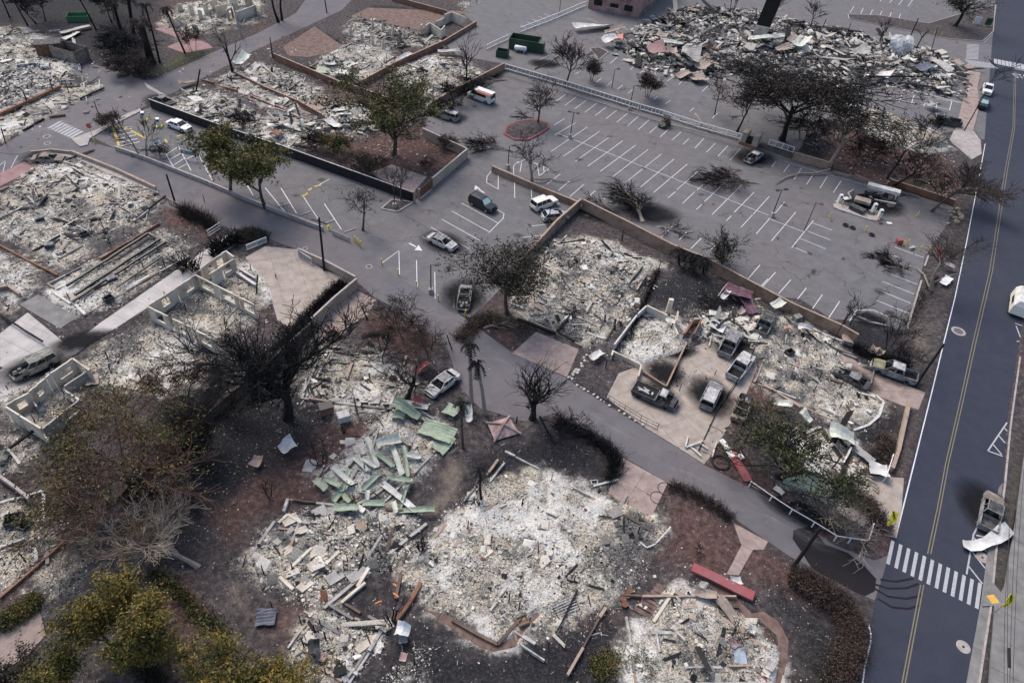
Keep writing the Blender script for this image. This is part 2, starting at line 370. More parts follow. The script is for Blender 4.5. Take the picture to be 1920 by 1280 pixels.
# soils, ash, char: (layer, strength, softness m, outline)
Z = [
 ('ash',1,1.2,[(0,372),(40,330),(75,305),(130,298),(215,335),(290,368),(300,390),(260,420),(200,455),(110,505),(95,500),(60,462),(0,440)]),
 ('ash',.75,1.5,[(0,470),(60,490),(75,530),(30,590),(0,600)]),
 ('ash',1,.8,[(275,424),(350,465),(350,480),(300,522),(220,566),(150,592),(85,556),(110,533),(200,480)]),
 ('ash',.95,1.5,[(-20,55),(50,55),(110,88),(150,118),(120,160),(190,160),(145,192),(110,203),(80,228),(-20,275)]),
 ('ash',1,1.2,[(408,150),(450,132),(480,120),(545,143),(600,168),(590,187),(560,202),(520,205),(470,182),(420,163)]),
 ('ash',.85,1.5,[(325,187),(370,165),(430,185),(480,213),(500,230),(470,248),(420,240),(330,212)]),
 ('ash',1,1.2,[(598,113),(650,85),(720,92),(738,118),(690,150),(600,148)]),
 ('ash',.7,1.5,[(640,60),(670,32),(800,68),(832,85),(730,95),(660,75)]),
 ('ash',1,1.5,[(743,130),(820,105),(880,118),(900,140),(870,168),(800,205),(770,170)]),
 ('ash',.9,1.5,[(588,225),(640,190),(690,210),(700,250),(640,258)]),
 ('ash',.8,1.5,[(480,225),(560,205),(600,240),(560,280),(500,265)]),
 ('ash',1.1,1.0,[(1020,458),(1100,447),(1160,460),(1190,480),(1238,498),(1200,562),(1165,622),(1100,652),(1000,605),(955,580),(985,520)]),
 ('ash',.85,.8,[(1190,588),(1260,590),(1292,620),(1275,690),(1240,725),(1160,668)]),
 ('ash',.75,1.2,[(1290,570),(1400,560),(1440,600),(1420,650),(1330,640),(1290,625)]),
 ('ash',1,.8,[(1418,665),(1450,588),(1500,598),(1560,640),(1640,720),(1658,760),(1602,808),(1560,792),(1420,722)]),
 ('ash',1,.9,[(815,960),(850,925),(950,895),(1000,880),(1060,900),(1130,925),(1200,950),(1250,990),(1228,1030),(1180,1120),(1100,1170),(1000,1190),(930,1212),(850,1165),(775,1115),(730,1100),(790,1020)]),
 ('ash',1,.9,[(515,975),(560,955),(640,938),(750,950),(805,975),(780,1040),(700,1120),(610,1142),(540,1112),(478,1080),(458,1050)]),
 ('ash',1,.9,[(548,1185),(570,1165),(620,1148),(700,1165),(745,1160),(680,1262),(640,1290),(560,1240)]),
 ('ash',1,.8,[(1165,1230),(1230,1125),(1270,1098),(1330,1118),(1430,1190),(1462,1240),(1460,1300),(1165,1300)]),
 ('ash',.8,1,[(160,680),(205,650),(290,600),(390,650),(380,720),(300,742),(200,732)]),
 ('ash',.95,.6,[(282,580),(365,527),(470,572),(480,600),(396,628)]),
 ('ash',.95,.6,[(385,505),(425,478),(520,520),(540,545),(500,575),(440,545)]),
 ('ash',1,.8,[(-20,925),(60,958),(112,1010),(65,1060),(-20,1120)]),
 ('ash',.9,.8,[(20,768),(130,690),(165,700),(145,750),(85,810)]),
 ('ash',.7,1,[(0,720),(50,705),(110,690),(20,760),(0,790)]),
 ('ash',.7,1,[(0,800),(70,830),(60,870),(0,890)]),
 ('ash',.85,1,[(750,752),(860,785),(860,835),(760,905),(640,965),(590,900),(690,815)]),
 ('ash',.75,1.5,[(600,640),(700,655),(765,720),(740,762),(640,780),(560,730)]),
 ('ash',.9,1.5,[(1130,75),(1165,58),(1240,25),(1300,10),(1420,20),(1500,38),(1640,68),(1760,98),(1815,122),(1828,168),(1785,190),(1660,170),(1560,165),(1460,150),(1400,142),(1340,152),(1290,155),(1200,130),(1150,100)]),
 ('ash',.95,1.2,[(1588,198),(1650,205),(1760,250),(1787,280),(1720,290),(1640,262),(1580,232)]),
 ('ash',.9,1,[(1455,800),(1600,828),(1612,872),(1560,942),(1470,905)]),
 ('ash',.85,1.5,[(300,45),(340,10),(480,-10),(495,38),(420,60),(330,68)]),
 ('ash',.8,1.5,[(862,5),(905,-10),(900,14),(872,24)]),
 ('ash',.7,1,[(60,1080),(110,1040),(175,1075),(150,1110),(90,1150),(55,1110)]),
 ('ash',.55,1,[(690,1190),(790,1230),(800,1290),(690,1290)]),
 ('cut',1,.7,[(855,860),(905,870),(897,925),(850,965),(800,1030),(768,1020),(790,950)]),
 ('cut',1,.7,[(770,1120),(745,1170),(690,1230),(650,1300),(720,1300),(800,1190)]),
 ('cut',.9,.7,[(620,1095),(700,1075),(760,1090),(770,1130),(720,1175),(650,1160)]),
 ('cut',.9,.7,[(1130,1190),(1215,1120),(1260,1085),(1290,1040),(1265,1040),(1180,1110),(1120,1180)]),
 ('cut',.8,.8,[(480,960),(560,935),(600,905),(640,960),(560,955),(500,1000)]),
 ('cut',.8,.8,[(770,760),(880,770),(890,850),(860,860),(855,800)]),
 ('cut',.9,.6,[(1166,655),(1240,505),(1220,505),(1150,650)]),
 ('cut',.9,.6,[(1290,560),(1410,560),(1415,590),(1300,590)]),
 ('cut',.7,.8,[(190,490),(270,440),(310,420),(290,450),(220,500)]),
 ('red',1,1.5,[(480,830),(620,780),(720,790),(705,870),(600,935),(480,970),(430,1010),(395,960)]),
 ('red',.9,2,[(1250,920),(1290,925),(1480,1050),(1600,1130),(1560,1180),(1460,1120),(1300,1070),(1210,1060)]),
 ('red',1,1.5,[(640,290),(720,245),(800,235),(873,290),(800,330),(700,325)]),
 ('red',1,1.5,[(1545,240),(1600,240),(1770,290),(1800,330),(1780,380),(1650,345),(1540,300)]),
 ('red',1,1.0,[(1320,875),(1345,840),(1390,850),(1470,920),(1560,1000),(1550,1020),(1440,940)]),
 ('red',.8,1,[(870,598),(930,590),(1000,620),(960,660)]),
 ('red',.9,1,[(300,400),(325,385),(410,425),(385,455),(310,425)]),
 ('red',.9,1.2,[(255,1120),(345,1080),(420,1190),(330,1280),(240,1260),(310,1190)]),
 ('red',.9,1.5,[(660,590),(745,580),(830,640),(780,690),(700,640)]),
 ('red',.8,1.5,[(480,1160),(560,1120),(620,1145),(555,1185),(550,1250),(500,1190)]),
 ('red',.9,1,[(1430,1150),(1465,1170),(1470,1280),(1450,1280)]),
 ('red',.8,1.5,[(130,70),(180,80),(170,90),(130,88)]),
 ('red',.8,1.5,[(420,190),(470,200),(490,225),(440,215)]),
 ('red',.7,1,[(0,905),(40,915),(50,935),(0,930)]),
 ('red',.7,1,[(1090,1160),(1180,1140),(1200,1180),(1120,1290),(1080,1290)]),
 ('red',.8,1,[(1350,740),(1430,690),(1470,760),(1370,830)]),
 ('char',1,2.5,[(300,765),(400,690),(480,640),(600,660),(640,760),(560,860),(420,950),(330,905)]),
 ('char',1,2.0,[(1215,525),(1300,500),(1390,560),(1350,600),(1260,585),(1205,560)]),
 ('char',1,2.0,[(780,1170),(930,1235),(1000,1200),(1180,1170),(1180,1300),(680,1300)]),
 ('char',.9,2.0,[(1000,820),(1140,850),(1150,900),(1080,905),(990,880),(870,960),(850,930),(880,860)]),
 ('char',.8,4,[(-60,-40),(320,-40),(300,60),(260,150),(160,110),(60,50),(-60,50)]),
 ('char',.9,2,[(180,100),(270,80),(290,120),(270,148),(200,135)]),
 ('char',.8,1.5,[(540,85),(620,60),(650,85),(590,105)]),
 ('char',.8,2,[(700,10),(840,20),(790,62),(700,40)]),
 ('char',.9,1.5,[(1600,800),(1680,760),(1690,800),(1660,840),(1600,830)]),
 ('char',.9,1.5,[(1490,1110),(1600,1130),(1610,1180),(1500,1180)]),
 ('char',.7,1.5,[(1430,250),(1500,290),(1560,320),(1540,260),(1480,230)]),
 ('char',.8,1.2,[(560,640),(650,540),(620,530),(540,610)]),
 ('char',.8,1.5,[(840,600),(890,580),(960,600),(940,650)]),
 ('char',.7,1.5,[(0,860),(70,880),(60,940),(0,930)]),
 ('char',.6,1.5,[(620,1100),(740,1080),(770,1120),(700,1180),(620,1170)]),
 ('char',.75,1.5,[(1430,1080),(1600,1180),(1590,1300),(1480,1300),(1480,1200)]),
 ('char',.8,1,[(1150,665),(1170,660),(1250,500),(1235,495)]),
 ('char',.7,1.5,[(1590,560),(1700,630),(1720,690),(1640,680),(1560,640)]),
 ('green',.8,1,[(420,252),(560,296),(776,382),(740,385),(560,315),(430,268)]),
 ('green',.6,4,[(130,-40),(330,-40),(280,50),(150,30)]),
 ('green',.75,1.2,[(175,262),(215,240),(232,275),(200,275)]),
 ('green',.8,1,[(650,440),(680,425),(705,440),(695,455),(660,452)]),
 ('green',.9,1.5,[(330,105),(400,85),(385,115),(290,150),(280,140)]),
 ('green',.75,1.5,[(1500,1120),(1560,1190),(1540,1280),(1480,1280),(1490,1200)]),
 ('green',.75,1,[(1862,1090),(1868,1000),(1890,880),(1898,830),(1918,800),(1905,950),(1882,1110),(1878,1120)]),
 ('green',.7,.5,[(830,1160),(900,1195),(925,1205),(915,1212),(840,1180)]),
 ('green',.7,.5,[(925,1205),(960,1170),(975,1160),(968,1185),(935,1210)]),
 ('green',.7,1,[(1040,1230),(1080,1220),(1080,1260),(1040,1270)]),
 ('green',.6,1.5,[(0,1140),(75,1120),(60,1160),(0,1180)]),
 ('green',.75,1,[(300,1290),(420,1180),(455,1180),(340,1290)]),
 ('green',.6,2,[(1630,320),(1760,330),(1780,370),(1650,345)]),
 ('sand',.9,1,[(850,860),(905,870),(900,900),(820,960),(800,960)]),
 ('sand',.7,1.5,[(1000,770),(1000,830),(960,800)]),
 ('sand',.8,1,[(1622,1160),(1612,1280),(1590,1280),(1605,1170)]),
 ('sand',.6,1,[(1690,780),(1725,750),(1700,880),(1660,880)]),
 ('sand',.6,1.5,[(1700,600),(1770,600),(1730,720),(1690,700)]),
 ('sand',.7,1.5,[(410,1145),(420,1095),(450,1080),(478,1110),(470,1130)]),
 ('sand',.8,1.5,[(640,660),(700,660),(690,700),(620,740)]),
 ('sand',.7,1,[(320,70),(360,60),(395,84),(340,95)]),
]
_ZW = [(k, s, w, GA(p)) for k, s, w, p in Z]
_PW = [GA(p) for p in PAVES+[q[2] for q in PADS]]
def blot(x, y): return .53+1.2*(.6*fbm(x, y, 6.5, 55, 4)+.4*fbm(x, y, 2.0, 56, 3)-.5)
def terrain(P):
    """layer weights and height for points P (n,2)"""
    x, y = P[:, 0], P[:, 1]
    jx = (fbm(x, y, 3.0, 5)-.5)*2.4; jy = (fbm(x, y, 3.0, 9)-.5)*2.4
    Q = np.stack([x+jx, y+jy], 1)
    lay = {k: np.zeros(len(P)) for k in ('ash', 'red', 'char', 'green', 'sand', 'cut')}
    for k, s, w, poly in _ZW:
        lo = poly[:, :2].min(0)-3-2*w; hi = poly[:, :2].max(0)+3+2*w
        ii = np.nonzero(((Q > lo) & (Q < hi)).all(1))[0]
        if not len(ii): continue
        v = s*sstep(-w*1.5-(.9 if k == 'ash' else .8), w*1.5+(.9 if k == 'ash' else .5), sdist(Q[ii], poly)); lay[k][ii] = np.maximum(lay[k][ii], v)
    pave = np.zeros(len(P))
    R = np.stack([x+jx*.12, y+jy*.12], 1)
    for poly in _PW:
        lo = poly[:, :2].min(0)-1; hi = poly[:, :2].max(0)+1
        ii = np.nonzero(((R > lo) & (R < hi)).all(1))[0]
        if len(ii): pave[ii] = np.maximum(pave[ii], sstep(-.25, .2, sdist(R[ii], poly)))
    lay['ash'] = lay['ash']*(1-lay.pop('cut'))
    lay['blot'] = blot(x, y)
    lay['char'] = np.maximum(lay['char'], .32*fbm(x, y, 9, 77)+.12)*1.0
    lay['red'] = np.maximum(lay['red'], .55*sstep(.45, .7, fbm(x, y, 14, 31)))
    n1 = fbm(x, y, 2.2, 3); n2 = fbm(x, y, .8, 13); n3 = vnoise(x, y, .35, 21)
    z = .015+.05*n1+.03*n2
    z = z+lay['ash']*(.10+.30*n1*n2*2+.10*n3)
    z = z*(1-pave)-.07*pave
    return lay, z, pave
def ground():
    NR, NC = 560, 640
    ys = 13*np.exp(np.linspace(0, math.log(300/13.), NR))
    us = np.linspace(-1, 1, NC)
    Y, U = np.meshgrid(ys, us, indexing='ij'); X = U*(48+.5*Y)
    P = np.stack([X.ravel(), Y.ravel()], 1)
    lay, z, pave = terrain(P)
    i = np.arange(NR*NC).reshape(NR, NC)
    q = np.stack([i[:-1, :-1], i[:-1, 1:], i[1:, 1:], i[1:, :-1]], -1).reshape(-1, 4)
    V = np.column_stack([P, z])
    edge = np.zeros((NR, NC), bool); edge[0] = edge[-1] = True; edge[:, 0] = edge[:, -1] = True
    V[edge.ravel(), 2] = -.5
    me = mesh_np('ground', V, [q], lay, [M['ground']], smooth=True)
    link('ground', me, kind='structure')
    b = MB(); s = 1500; b.add([(-s, -200, -.55), (s, -200, -.55), (s, 2400, -.55), (-s, 2400, -.55)], [(0, 1, 2, 3)])
    b.build('terrain', M['ground'], kind='structure')
ground()

def sheet(name, pts, z, mat, parent=None, kind='structure', thick=0.0):
    P = GA(pts) if not isinstance(pts, np.ndarray) else pts
    poly = [(p[0], p[1]) for p in P]
    b = MB()
    if thick: b.prism(poly, z-thick, z)
    else: b.add([(x, y, z) for x, y in poly], [tuple(range(len(poly)))])
    # face up
    me = b.mesh(name, mat)
    if not thick and me.polygons[0].normal.z < 0: me.flip_normals()
    o = link(name, me, parent)
    if kind: o['kind'] = kind
    return o
lot = sheet('parking_lot', LOT, 0.0, M['asphalt_lot'])
uplot = sheet('parking_lot', UPLOT, 0.004, M['asphalt_lot'])
roada = sheet('road', ROADA, 0.004, M['asphalt_street'])
roadb = sheet('road', ROADB, 0.010, M['asphalt_street'])
mroad = sheet('road', MROAD, 0.016, M['asphalt_road'])
sheet('road_patch', PATCH, 0.022, M['asphalt_patch'], None)
def clip_half(poly, n, d):
    """keep the part of a polygon with n.p <= d"""
    out = []
    for i in range(len(poly)):
        a, b = poly[i], poly[(i+1) % len(poly)]; da = a@n-d; db = b@n-d
        if da <= 0: out.append(a)
        if (da < 0) != (db < 0) and da != db: out.append(a+(b-a)*(da/(da-db)))
    return out
rp = random.Random(4)
for nm, mt, poly, mode in PADS:
    P = GA(poly)[:, :2]
    par = link(nm, None); par['kind'] = 'structure'
    # split the pad into its poured slabs, each a piece of its own with an open joint
    c = P.mean(0); e = P[1]-P[0] if mode != 0 else P[np.argmax(np.linalg.norm(np.roll(P, -1, 0)-P, axis=1))-len(P)+1]-P[np.argmax(np.linalg.norm(np.roll(P, -1, 0)-P, axis=1))]
    e = e/np.linalg.norm(e); f = np.array([-e[1], e[0]])
    u = P@e; v = P@f
    far = np.linalg.norm(c) > 130
    step = 3.2 if not far else 6.0
    if nm == 'garden_path': step = 2.0
    if nm == 'gutter': step = 6.0
    nu = max(1, round((u.max()-u.min())/step)); nv = max(1, round((v.max()-v.min())/step))
    if nm in ('garden_path', 'gutter'): nv = 1
    for i in range(nu):
        for j in range(nv):
            u0 = u.min()+(u.max()-u.min())*i/nu; u1 = u.min()+(u.max()-u.min())*(i+1)/nu
            v0 = v.min()+(v.max()-v.min())*j/nv; v1 = v.min()+(v.max()-v.min())*(j+1)/nv
            g = .012
            q = [p for p in P]
            for n_, d_ in ((e, u1-g), (-e, -u0-g), (f, v1-g), (-f, -v0-g)):
                q = clip_half(q, n_, d_)
                if len(q) < 3: break
            if len(q) < 3: continue
            A = .5*abs(sum(q[k][0]*q[(k+1) % len(q)][1]-q[(k+1) % len(q)][0]*q[k][1] for k in range(len(q))))
            if A < .15: continue
            if sum(q[k][0]*q[(k+1) % len(q)][1]-q[(k+1) % len(q)][0]*q[k][1] for k in range(len(q))) < 0: q = q[::-1]
            b = MB(); b.prism(q, -.12, (.16 if nm == 'pavement' else .035)+rp.uniform(-.006, .006)); b.build('slab', M[mt], par)
# kerb of the right-hand pavement
def kerb(pts, par, w=.18, h=.15, mat='concrete', seg=3.0):
    P = [G(*p) for p in pts]
    for a, b in zip(P[:-1], P[1:]):
        L = (b-a).length; n = max(1, round(L/seg))
        for k in range(n):
            p = a.lerp(b, k/n); q = a.lerp(b, (k+.985)/n); mb = MB()
            mb.bar((p.x, p.y, h/2-.03), (q.x, q.y, h/2-.03), w, h+.06); mb.build('kerb_stone', M[mat], par)
kb = link('kerb', None, kind='structure'); kerb([(1832,1300),(1857,1137),(1868,1022),(1884,905),(1894,800),(1912,670)], kb)
kb2 = link('kerb', None, kind='structure'); kerb([(1060,174),(1150,201),(1240,230),(1330,252)], kb2, .15, .12)
kerb([(1470,303),(1530,322),(1625,349)], kb2, .15, .12)
kerb([(1727,527),(1714,570),(1700,618)], kb2, .25, .18); kerb([(1740,480),(1733,500)], kb2, .25, .18)

# ------------------------------------------------------------------ painted markings: each line a piece of its own
def line(a, b, par, w=.11, mat='white_paint', z=.022, name='parking_line'):
    p = G(*a); q = G(*b); d = (q-p).normalized(); n = Vector((-d.y, d.x, 0))*w/2
    mb = MB(); mb.add([(v.x, v.y, z) for v in (p-n, q-n, q+n, p+n)], [(0, 1, 2, 3)])
    me = mb.mesh(name, M[mat])
    if me.polygons[0].normal.z < 0: me.flip_normals()
    return link(name, me, par)
def pl(par, pts, **k):
    for a, b in zip(pts[:-1], pts[1:]): line(a, b, par, **k)
def z1(u, v): return (960+u/6, 160+v/6)
def z2(u, v): return (1240+u/6, 260+v/6)
def z3(u, v): return (1400+u/6, 400+v/6)
def z5(u, v): return (780+u/6, 300+v/6)
for a, b in [((848,470),(440,745)),((985,520),(577,800)),((1112,572),(712,857)),((1247,625),(852,912)),((1388,677),(992,970)),((1533,722),(1132,1030)),((1680,775),(1282,1090)),((1822,832),(1445,1147)),((715,425),(480,560)),((590,378),(470,450))]:
    line(z1(*a), z1(*b), lot)
line(z2(292,288), z1(1592,1207), lot)
for a, b in [((437,346),(175,575)),((158,597),(75,668)),((593,405),(402,578)),((375,600),(240,728)),((748,460),(485,710)),((455,740),(395,797)),((903,522),(568,857)),((1045,602),(820,830)),((785,870),(730,925)),((1213,652),(1035,850)),((1025,858),(897,997)),((1385,712),(1280,840)),((1222,895),(1068,1070)),((1512,827),(1238,1150)),((1712,920),(1465,1228)),((1700,948),(1918,1030)),((1640,1040),(1905,1140)),((1560,1123),(1848,1240)),((1480,1217),(1640,1285)),
             ((135,978),(0,1110)),((290,1047),(200,1140)),((450,1120),(330,1240)),((600,1208),(545,1265))]:
    line(z2(*a), z2(*b), lot)
line(z1(525,547), z2(1205,862), lot); line(z2(1230,908), z2(1600,1048), lot)
for a, b in [((610,100),(500,178)),((720,137),(592,230)),((833,172),(705,268)),((950,207),(818,308)),((1068,242),(937,342)),((1180,282),(1058,378)),((1300,317),(1177,418)),((1424,350),(1298,460)),((1543,390),(1420,502)),((1625,470),(1547,537)),((1755,500),(1667,583)),((1900,528),(1797,623)),((485,75),(400,130)),
             ((545,997),(395,1110)),((670,1060),(520,1185)),((805,1120),(648,1255)),((942,1183),(870,1245)),((1083,1243),(1030,1290))]:
    line(z1(*a), z1(*b), lot)
for a, b in [((150,-12),(115,22)),((310,0),(243,68)),((480,-2),(377,107)),((605,55),(508,155)),((748,82),(637,200)),((890,112),(772,243)),((1290,255),(1243,320)),((1440,290),(1375,380)),((1580,330),(1492,462)),((1728,378),(1633,515)),((1870,422),(1785,558))]:
    line(z2(*a), z2(*b), lot)
for a, b in [((550,75),(490,165))]: line((1440+a[0]/4,320+a[1]/4),(1440+b[0]/4,320+b[1]/4), lot)
for a, b in [((850,915),(735,1080)),((670,840),(545,998)),((495,748),(360,903)),((325,662),(170,835)),((240,738),(158,820)),((150,580),(0,755)),((1045,990),(920,1180)),((1450,975),(1830,1128)),((1475,860),(1860,1018)),((1525,765),(1880,908)),((1562,662),(1920,800)),((1605,565),(1700,600)),((1632,470),(1720,500)),((1665,378),(1870,455)),((1890,462),(1990,498)),((1230,1090),(1420,1088)),((1420,1088),(1790,1242)),((1230,1090),(1150,1220))]:
    line(z3(*a), z3(*b), lot)
# small lot around the black SUV
for a, b in [((515,487),(925,712)),((405,577),(820,808)),((288,667),(715,905)),((170,757),(600,1000)),((70,865),(150,905)),((310,1003),(480,1097)),((905,555),(990,605)),((990,605),(980,660)),((980,660),(925,712)),((925,712),(820,820)),((845,130),(800,185)),((800,185),(793,255)),((793,255),(925,330)),((925,330),(925,135)),((1108,228),(1110,425)),((1298,318),(1300,500)),((1298,745),(1590,710)),((1165,875),(1450,842)),((1615,485),(1530,540))]:
    line(z5(*a), z5(*b), lot)
for pts in ([(715,494),(748,470),(749,515)],[(781,488),(782,540)],[(815,510),(816,560)],[(851,577),(851,545)],[(900,512),(925,508)]): pl(lot, pts)
pl(lot, [(972,303),(963,311),(963,328)]); pl(lot, [(965,308),(985,300)]); pl(lot, [(978,306),(975,322)]); pl(lot, [(998,304),(1029,317),(1011,330),(1007,308)]); pl(lot, [(1019,312),(1020,322)])
# lot with the white sedan
for pts in ([(312,290),(335,275),(358,320)],[(312,290),(326,315)],[(318,300),(340,287)],[(324,311),(346,297)],[(332,317),(352,307)],[(347,300),(371,288),(398,338)],[(345,262),(357,252)],[(447,320),(475,367)],[(497,352),(538,402)],[(527,353),(556,400)],[(569,369),(596,410)],[(608,382),(640,430)],[(598,347),(618,336)]): pl(lot, pts, w=.13)
for a, b in [((220,246),(247,241)),((220,254),(250,248)),((222,261),(255,253)),((224,268),(258,260)),((226,274),(262,266)),((230,240),(240,238))]: line(a, b, lot, w=.18)
for pts in ([(211,236),(223,274)],[(211,236),(219,239)],[(224,237),(242,243)],[(246,245),(273,260)],[(566,368),(574,365),(576,362)],[(310,262),(313,268)],[(332,256),(340,253)],[(590,350),(602,347)],[(585,353),(578,357)]): pl(lot, pts, w=.36, mat='yellow_lot')
for a, b, wl in [((522,388),(541,382),'right of the second leafy tree'),((564,404),(583,397),'between leafy tree and tall pole'),((607,420),(628,413),'behind the yellow hydrant'),((646,436),(667,429),'on the grassy tip'),((480,372),(490,369),'at the foot of the right leafy tree'),((295,299),(313,296),'below the blue panel')]:   # wheel stops
    t = MB(); t.bar(tuple(G(*a)+Vector((0, 0, .06))), tuple(G(*b)+Vector((0, 0, .06))), .16, .12)
    o = t.build('wheel_stop', M['concrete']); tag(o, 'concrete wheel stop '+wl, 'wheel stop', 'wheel stops beside the picket wall')
def arrow(tail, neck, l, tip, r, par):
    line(tail, neck, par, w=.28, name='road_arrow')
    mb = MB(); mb.add([tuple(G(*p, .022)) for p in (l, tip, r)], [(0, 1, 2)]); me = mb.mesh('road_arrow', M['white_paint'])
    if me.polygons[0].normal.z < 0: me.flip_normals()
    link('road_arrow', me, par)
arrow((908,362),(896,354),(889,356),(891,347),(901,354), lot)
arrow((767,456),(780,463),(777,469),(792,470),(785,459), lot)
arrow((916,279),(915,274),(909,276),(914,270),(921,277), lot)
# upper lot stalls
def t3(u, v): return (960+u/4, v/4)
for a, b in [((735,480),(800,420)),((885,525),(950,470)),((960,550),(1010,505)),((1165,610),(1235,560)),((1250,635),(1300,590)),((1425,690),(1475,640)),((470,560),(505,540)),((630,620),(670,590)),((710,645),(750,615)),((790,670),(830,640)),((870,700),(905,675)),((1060,750),(1090,725)),((1150,780),(1190,755)),((1330,840),(1365,810)),((160,470),(280,415)),((60,190),(110,215)),((110,165),(165,192)),((150,145),(215,170)),((195,125),(250,148)),((240,105),(290,125)),((560,140),(640,170)),((1500,890),(1540,850))]:
    line(t3(*a), t3(*b), uplot)
def t4(u, v): return (1440+u/4, v/4)
for a, b in [((615,95),(645,50)),((695,105),(715,62)),((765,115),(785,75)),((835,125),(855,85)),((910,135),(925,95)),((980,145),(995,105)),((985,765),(1003,715)),((1075,780),(1095,715)),((1168,800),(1187,738)),((1258,820),(1270,770)),((905,740),(1370,825)),((1360,830),(1378,762)),((1378,762),(1120,715)),((840,10),(860,-10)),((910,25),(935,-5)),((980,40),(1010,0)),((1050,50),(1085,0)),((270,740),(520,800))]:
    line(t4(*a), t4(*b), uplot, w=.14)
# crossing and lines of the main road
def z4(u, v): return (1600+u/6, 960+v/6)
for i in range(12):
    f = i/11
    u = 445+(1425-445)*f; v = 320+(795-320)*f; u2 = 388+(1385-388)*f; v2 = 583+(1080-583)*f
    line(z4(u, v), z4(u2, v2), mroad, w=.33, mat='old_paint', name='crossing_stripe')
for off in (0, 6): pl(mroad, [(1755.5+off,960),(1739+off,1038)], w=.11, mat='yellow_line', z=.026, name='centre_line')
for off in (0, 6): pl(mroad, [(1726+off,1096),(1689+off,1290)], w=.11, mat='yellow_line', z=.026, name='centre_line')
for off in (0, 5.5): pl(mroad, [(1756+off,960),(1773+off,868),(1797+off,765),(1825+off,638),(1855+off,510),(1884+off*.8,322),(1899+off*.6,240),(1902+off*.5,135)], w=.11, mat='yellow_line', z=.026, name='centre_line')
pl(mroad, [(1679,1008),(1691,960),(1720,843),(1747,735),(1770,640),(1790,560),(1812,455),(1837,325),(1847,270)], w=.13, mat='white_paint', z=.026, name='edge_line')
pl(mroad, [(1614,1300),(1622,1245),(1632,1205),(1633,1190),(1626,1158)], w=.13, mat='white_paint', z=.026, name='edge_line')
pl(mroad, [(1837,978),(1825,1002),(1812,1076)], w=.16, mat='old_paint', z=.026, name='road_line')
for a, b in [((1826,1008),(1849,1033)),((1821,1032),(1847,1065)),((1816,1061),(1842,1094)),((1830,1003),(1855,1008)),((1903,606),(1928,615)),((1905,611),(1922,655)),((1906,640),(1912,640)),((1852,845),(1888,792)),((1852,845),(1880,855)),((1862,833),(1878,852)),((1873,817),(1884,830)),((1883,802),(1888,808))]:
    line(a, b, mroad, w=.16, mat='old_paint', z=.026, name='road_line')
# crossing at the top right junction and the word STOP cut by the frame
for i in range(9):
    f = i/8; line((1866+f*58,111+f*11),(1867+f*58,120+f*12), mroad, w=.75, mat='old_paint', name='crossing_stripe', z=.026)
for i in range(12):
    f = i/11; line((1813-f*2,83+f*27),(1836-f*2,85+f*26), uplot, w=.4, mat='old_paint', name='crossing_stripe')
for i in range(9):
    f = i/8; line((1810+f*44,112+f*6),(1826+f*44,125+f*4), uplot, w=.4, mat='old_paint', name='crossing_stripe')
for i in range(8):
    f = i/7; line((110-f*15+i*7-20,227+f*18),(110+i*7+2-8,231+f*18-9), roada, w=.5, mat='old_paint', name='crossing_stripe') if 0 else line((114+f*41,228+f*18),(91+f*41,241+f*18), roada, w=.55, mat='old_paint', name='crossing_stripe')
def word(txt, px, size, ang, par, mat='old_paint', z=.03):
    cu = bpy.data.curves.new('lettering', 'FONT'); cu.body = txt; cu.size = size; cu.align_x = 'LEFT'
    t = bpy.data.objects.new('lettering_src', cu); COL.objects.link(t)
    dg = bpy.context.evaluated_depsgraph_get(); me = bpy.data.meshes.new_from_object(t.evaluated_get(dg)); bpy.data.objects.remove(t)
    me.materials.clear(); me.materials.append(M[mat]); o = link('lettering', me, par); p = G(*px); o.location = (p.x, p.y, z); o.rotation_euler = (0, 0, ang); o.scale = (1, 1.8, 1)
    return o
word('STOP', (1904,146), 2.2, math.atan2((G(1920,147)-G(1904,145)).y, (G(1920,147)-G(1904,145)).x), mroad)
pl(mroad, [(1901,129),(1922,133)], w=.4, mat='old_paint', z=.026, name='stop_line')
pl(mroad, [(1868,10),(1860,66),(1845,80)], w=.13, mat='old_paint', z=.026, name='edge_line')
for a, b in [((0,310),(10,302)),((20,316),(33,292)),((5,325),(10,305))]: line(a, b, roada, w=.13, mat='old_paint')
for c, r in [((692,500),.45),((572,466),.4),((1797,621),.95),((1830,1084),.0),((88,256),.6),((89,269),.55)]:
    if r:
        p = G(*c); mb = MB(); mb.prism([(p.x+r*math.cos(a*PI/10), p.y+r*math.sin(a*PI/10)) for a in range(20)], 0, .03)
        o = mb.build('manhole_cover', M['concrete'])
        mb = MB(); mb.prism([(p.x+r*.68*math.cos(a*PI/10), p.y+r*.68*math.sin(a*PI/10)) for a in range(20)], .0, .034); mb.build('lid', M['dark_metal'] if r < .5 else M['asphalt_street'], o)
        tag(o, {692: 'round manhole cover in the street by the car park bollards', 572: 'faint manhole cover near the white sliding gate', 1797: 'large pale ringed manhole cover on the main road near the leaning pole', 88: 'upper manhole cover beside the worn zebra crossing', 89: 'lower manhole cover beside the worn zebra crossing'}[c[0]], 'manhole cover')
for c, r, lab in [((1842,1045),.62,'pinkish round manhole pad with dark hole by the hatched lines'), ((1806,1212),.62,'grey round manhole pad with dark hole at the road foot')]:
    p = G(*c); o = MB(); o.prism([(p.x+r*math.cos(a*PI/12), p.y+r*math.sin(a*PI/12)) for a in range(24)], 0, .032); o = o.build('manhole_cover', M['tancrete'] if c[0] == 1842 else M['concrete']); tag(o, lab, 'manhole cover')
    mb = MB(); mb.prism([(p.x+.12*math.cos(a*PI/6), p.y+.12*math.sin(a*PI/6)) for a in range(12)], 0, .038); mb.build('hole', M['soot'], o)

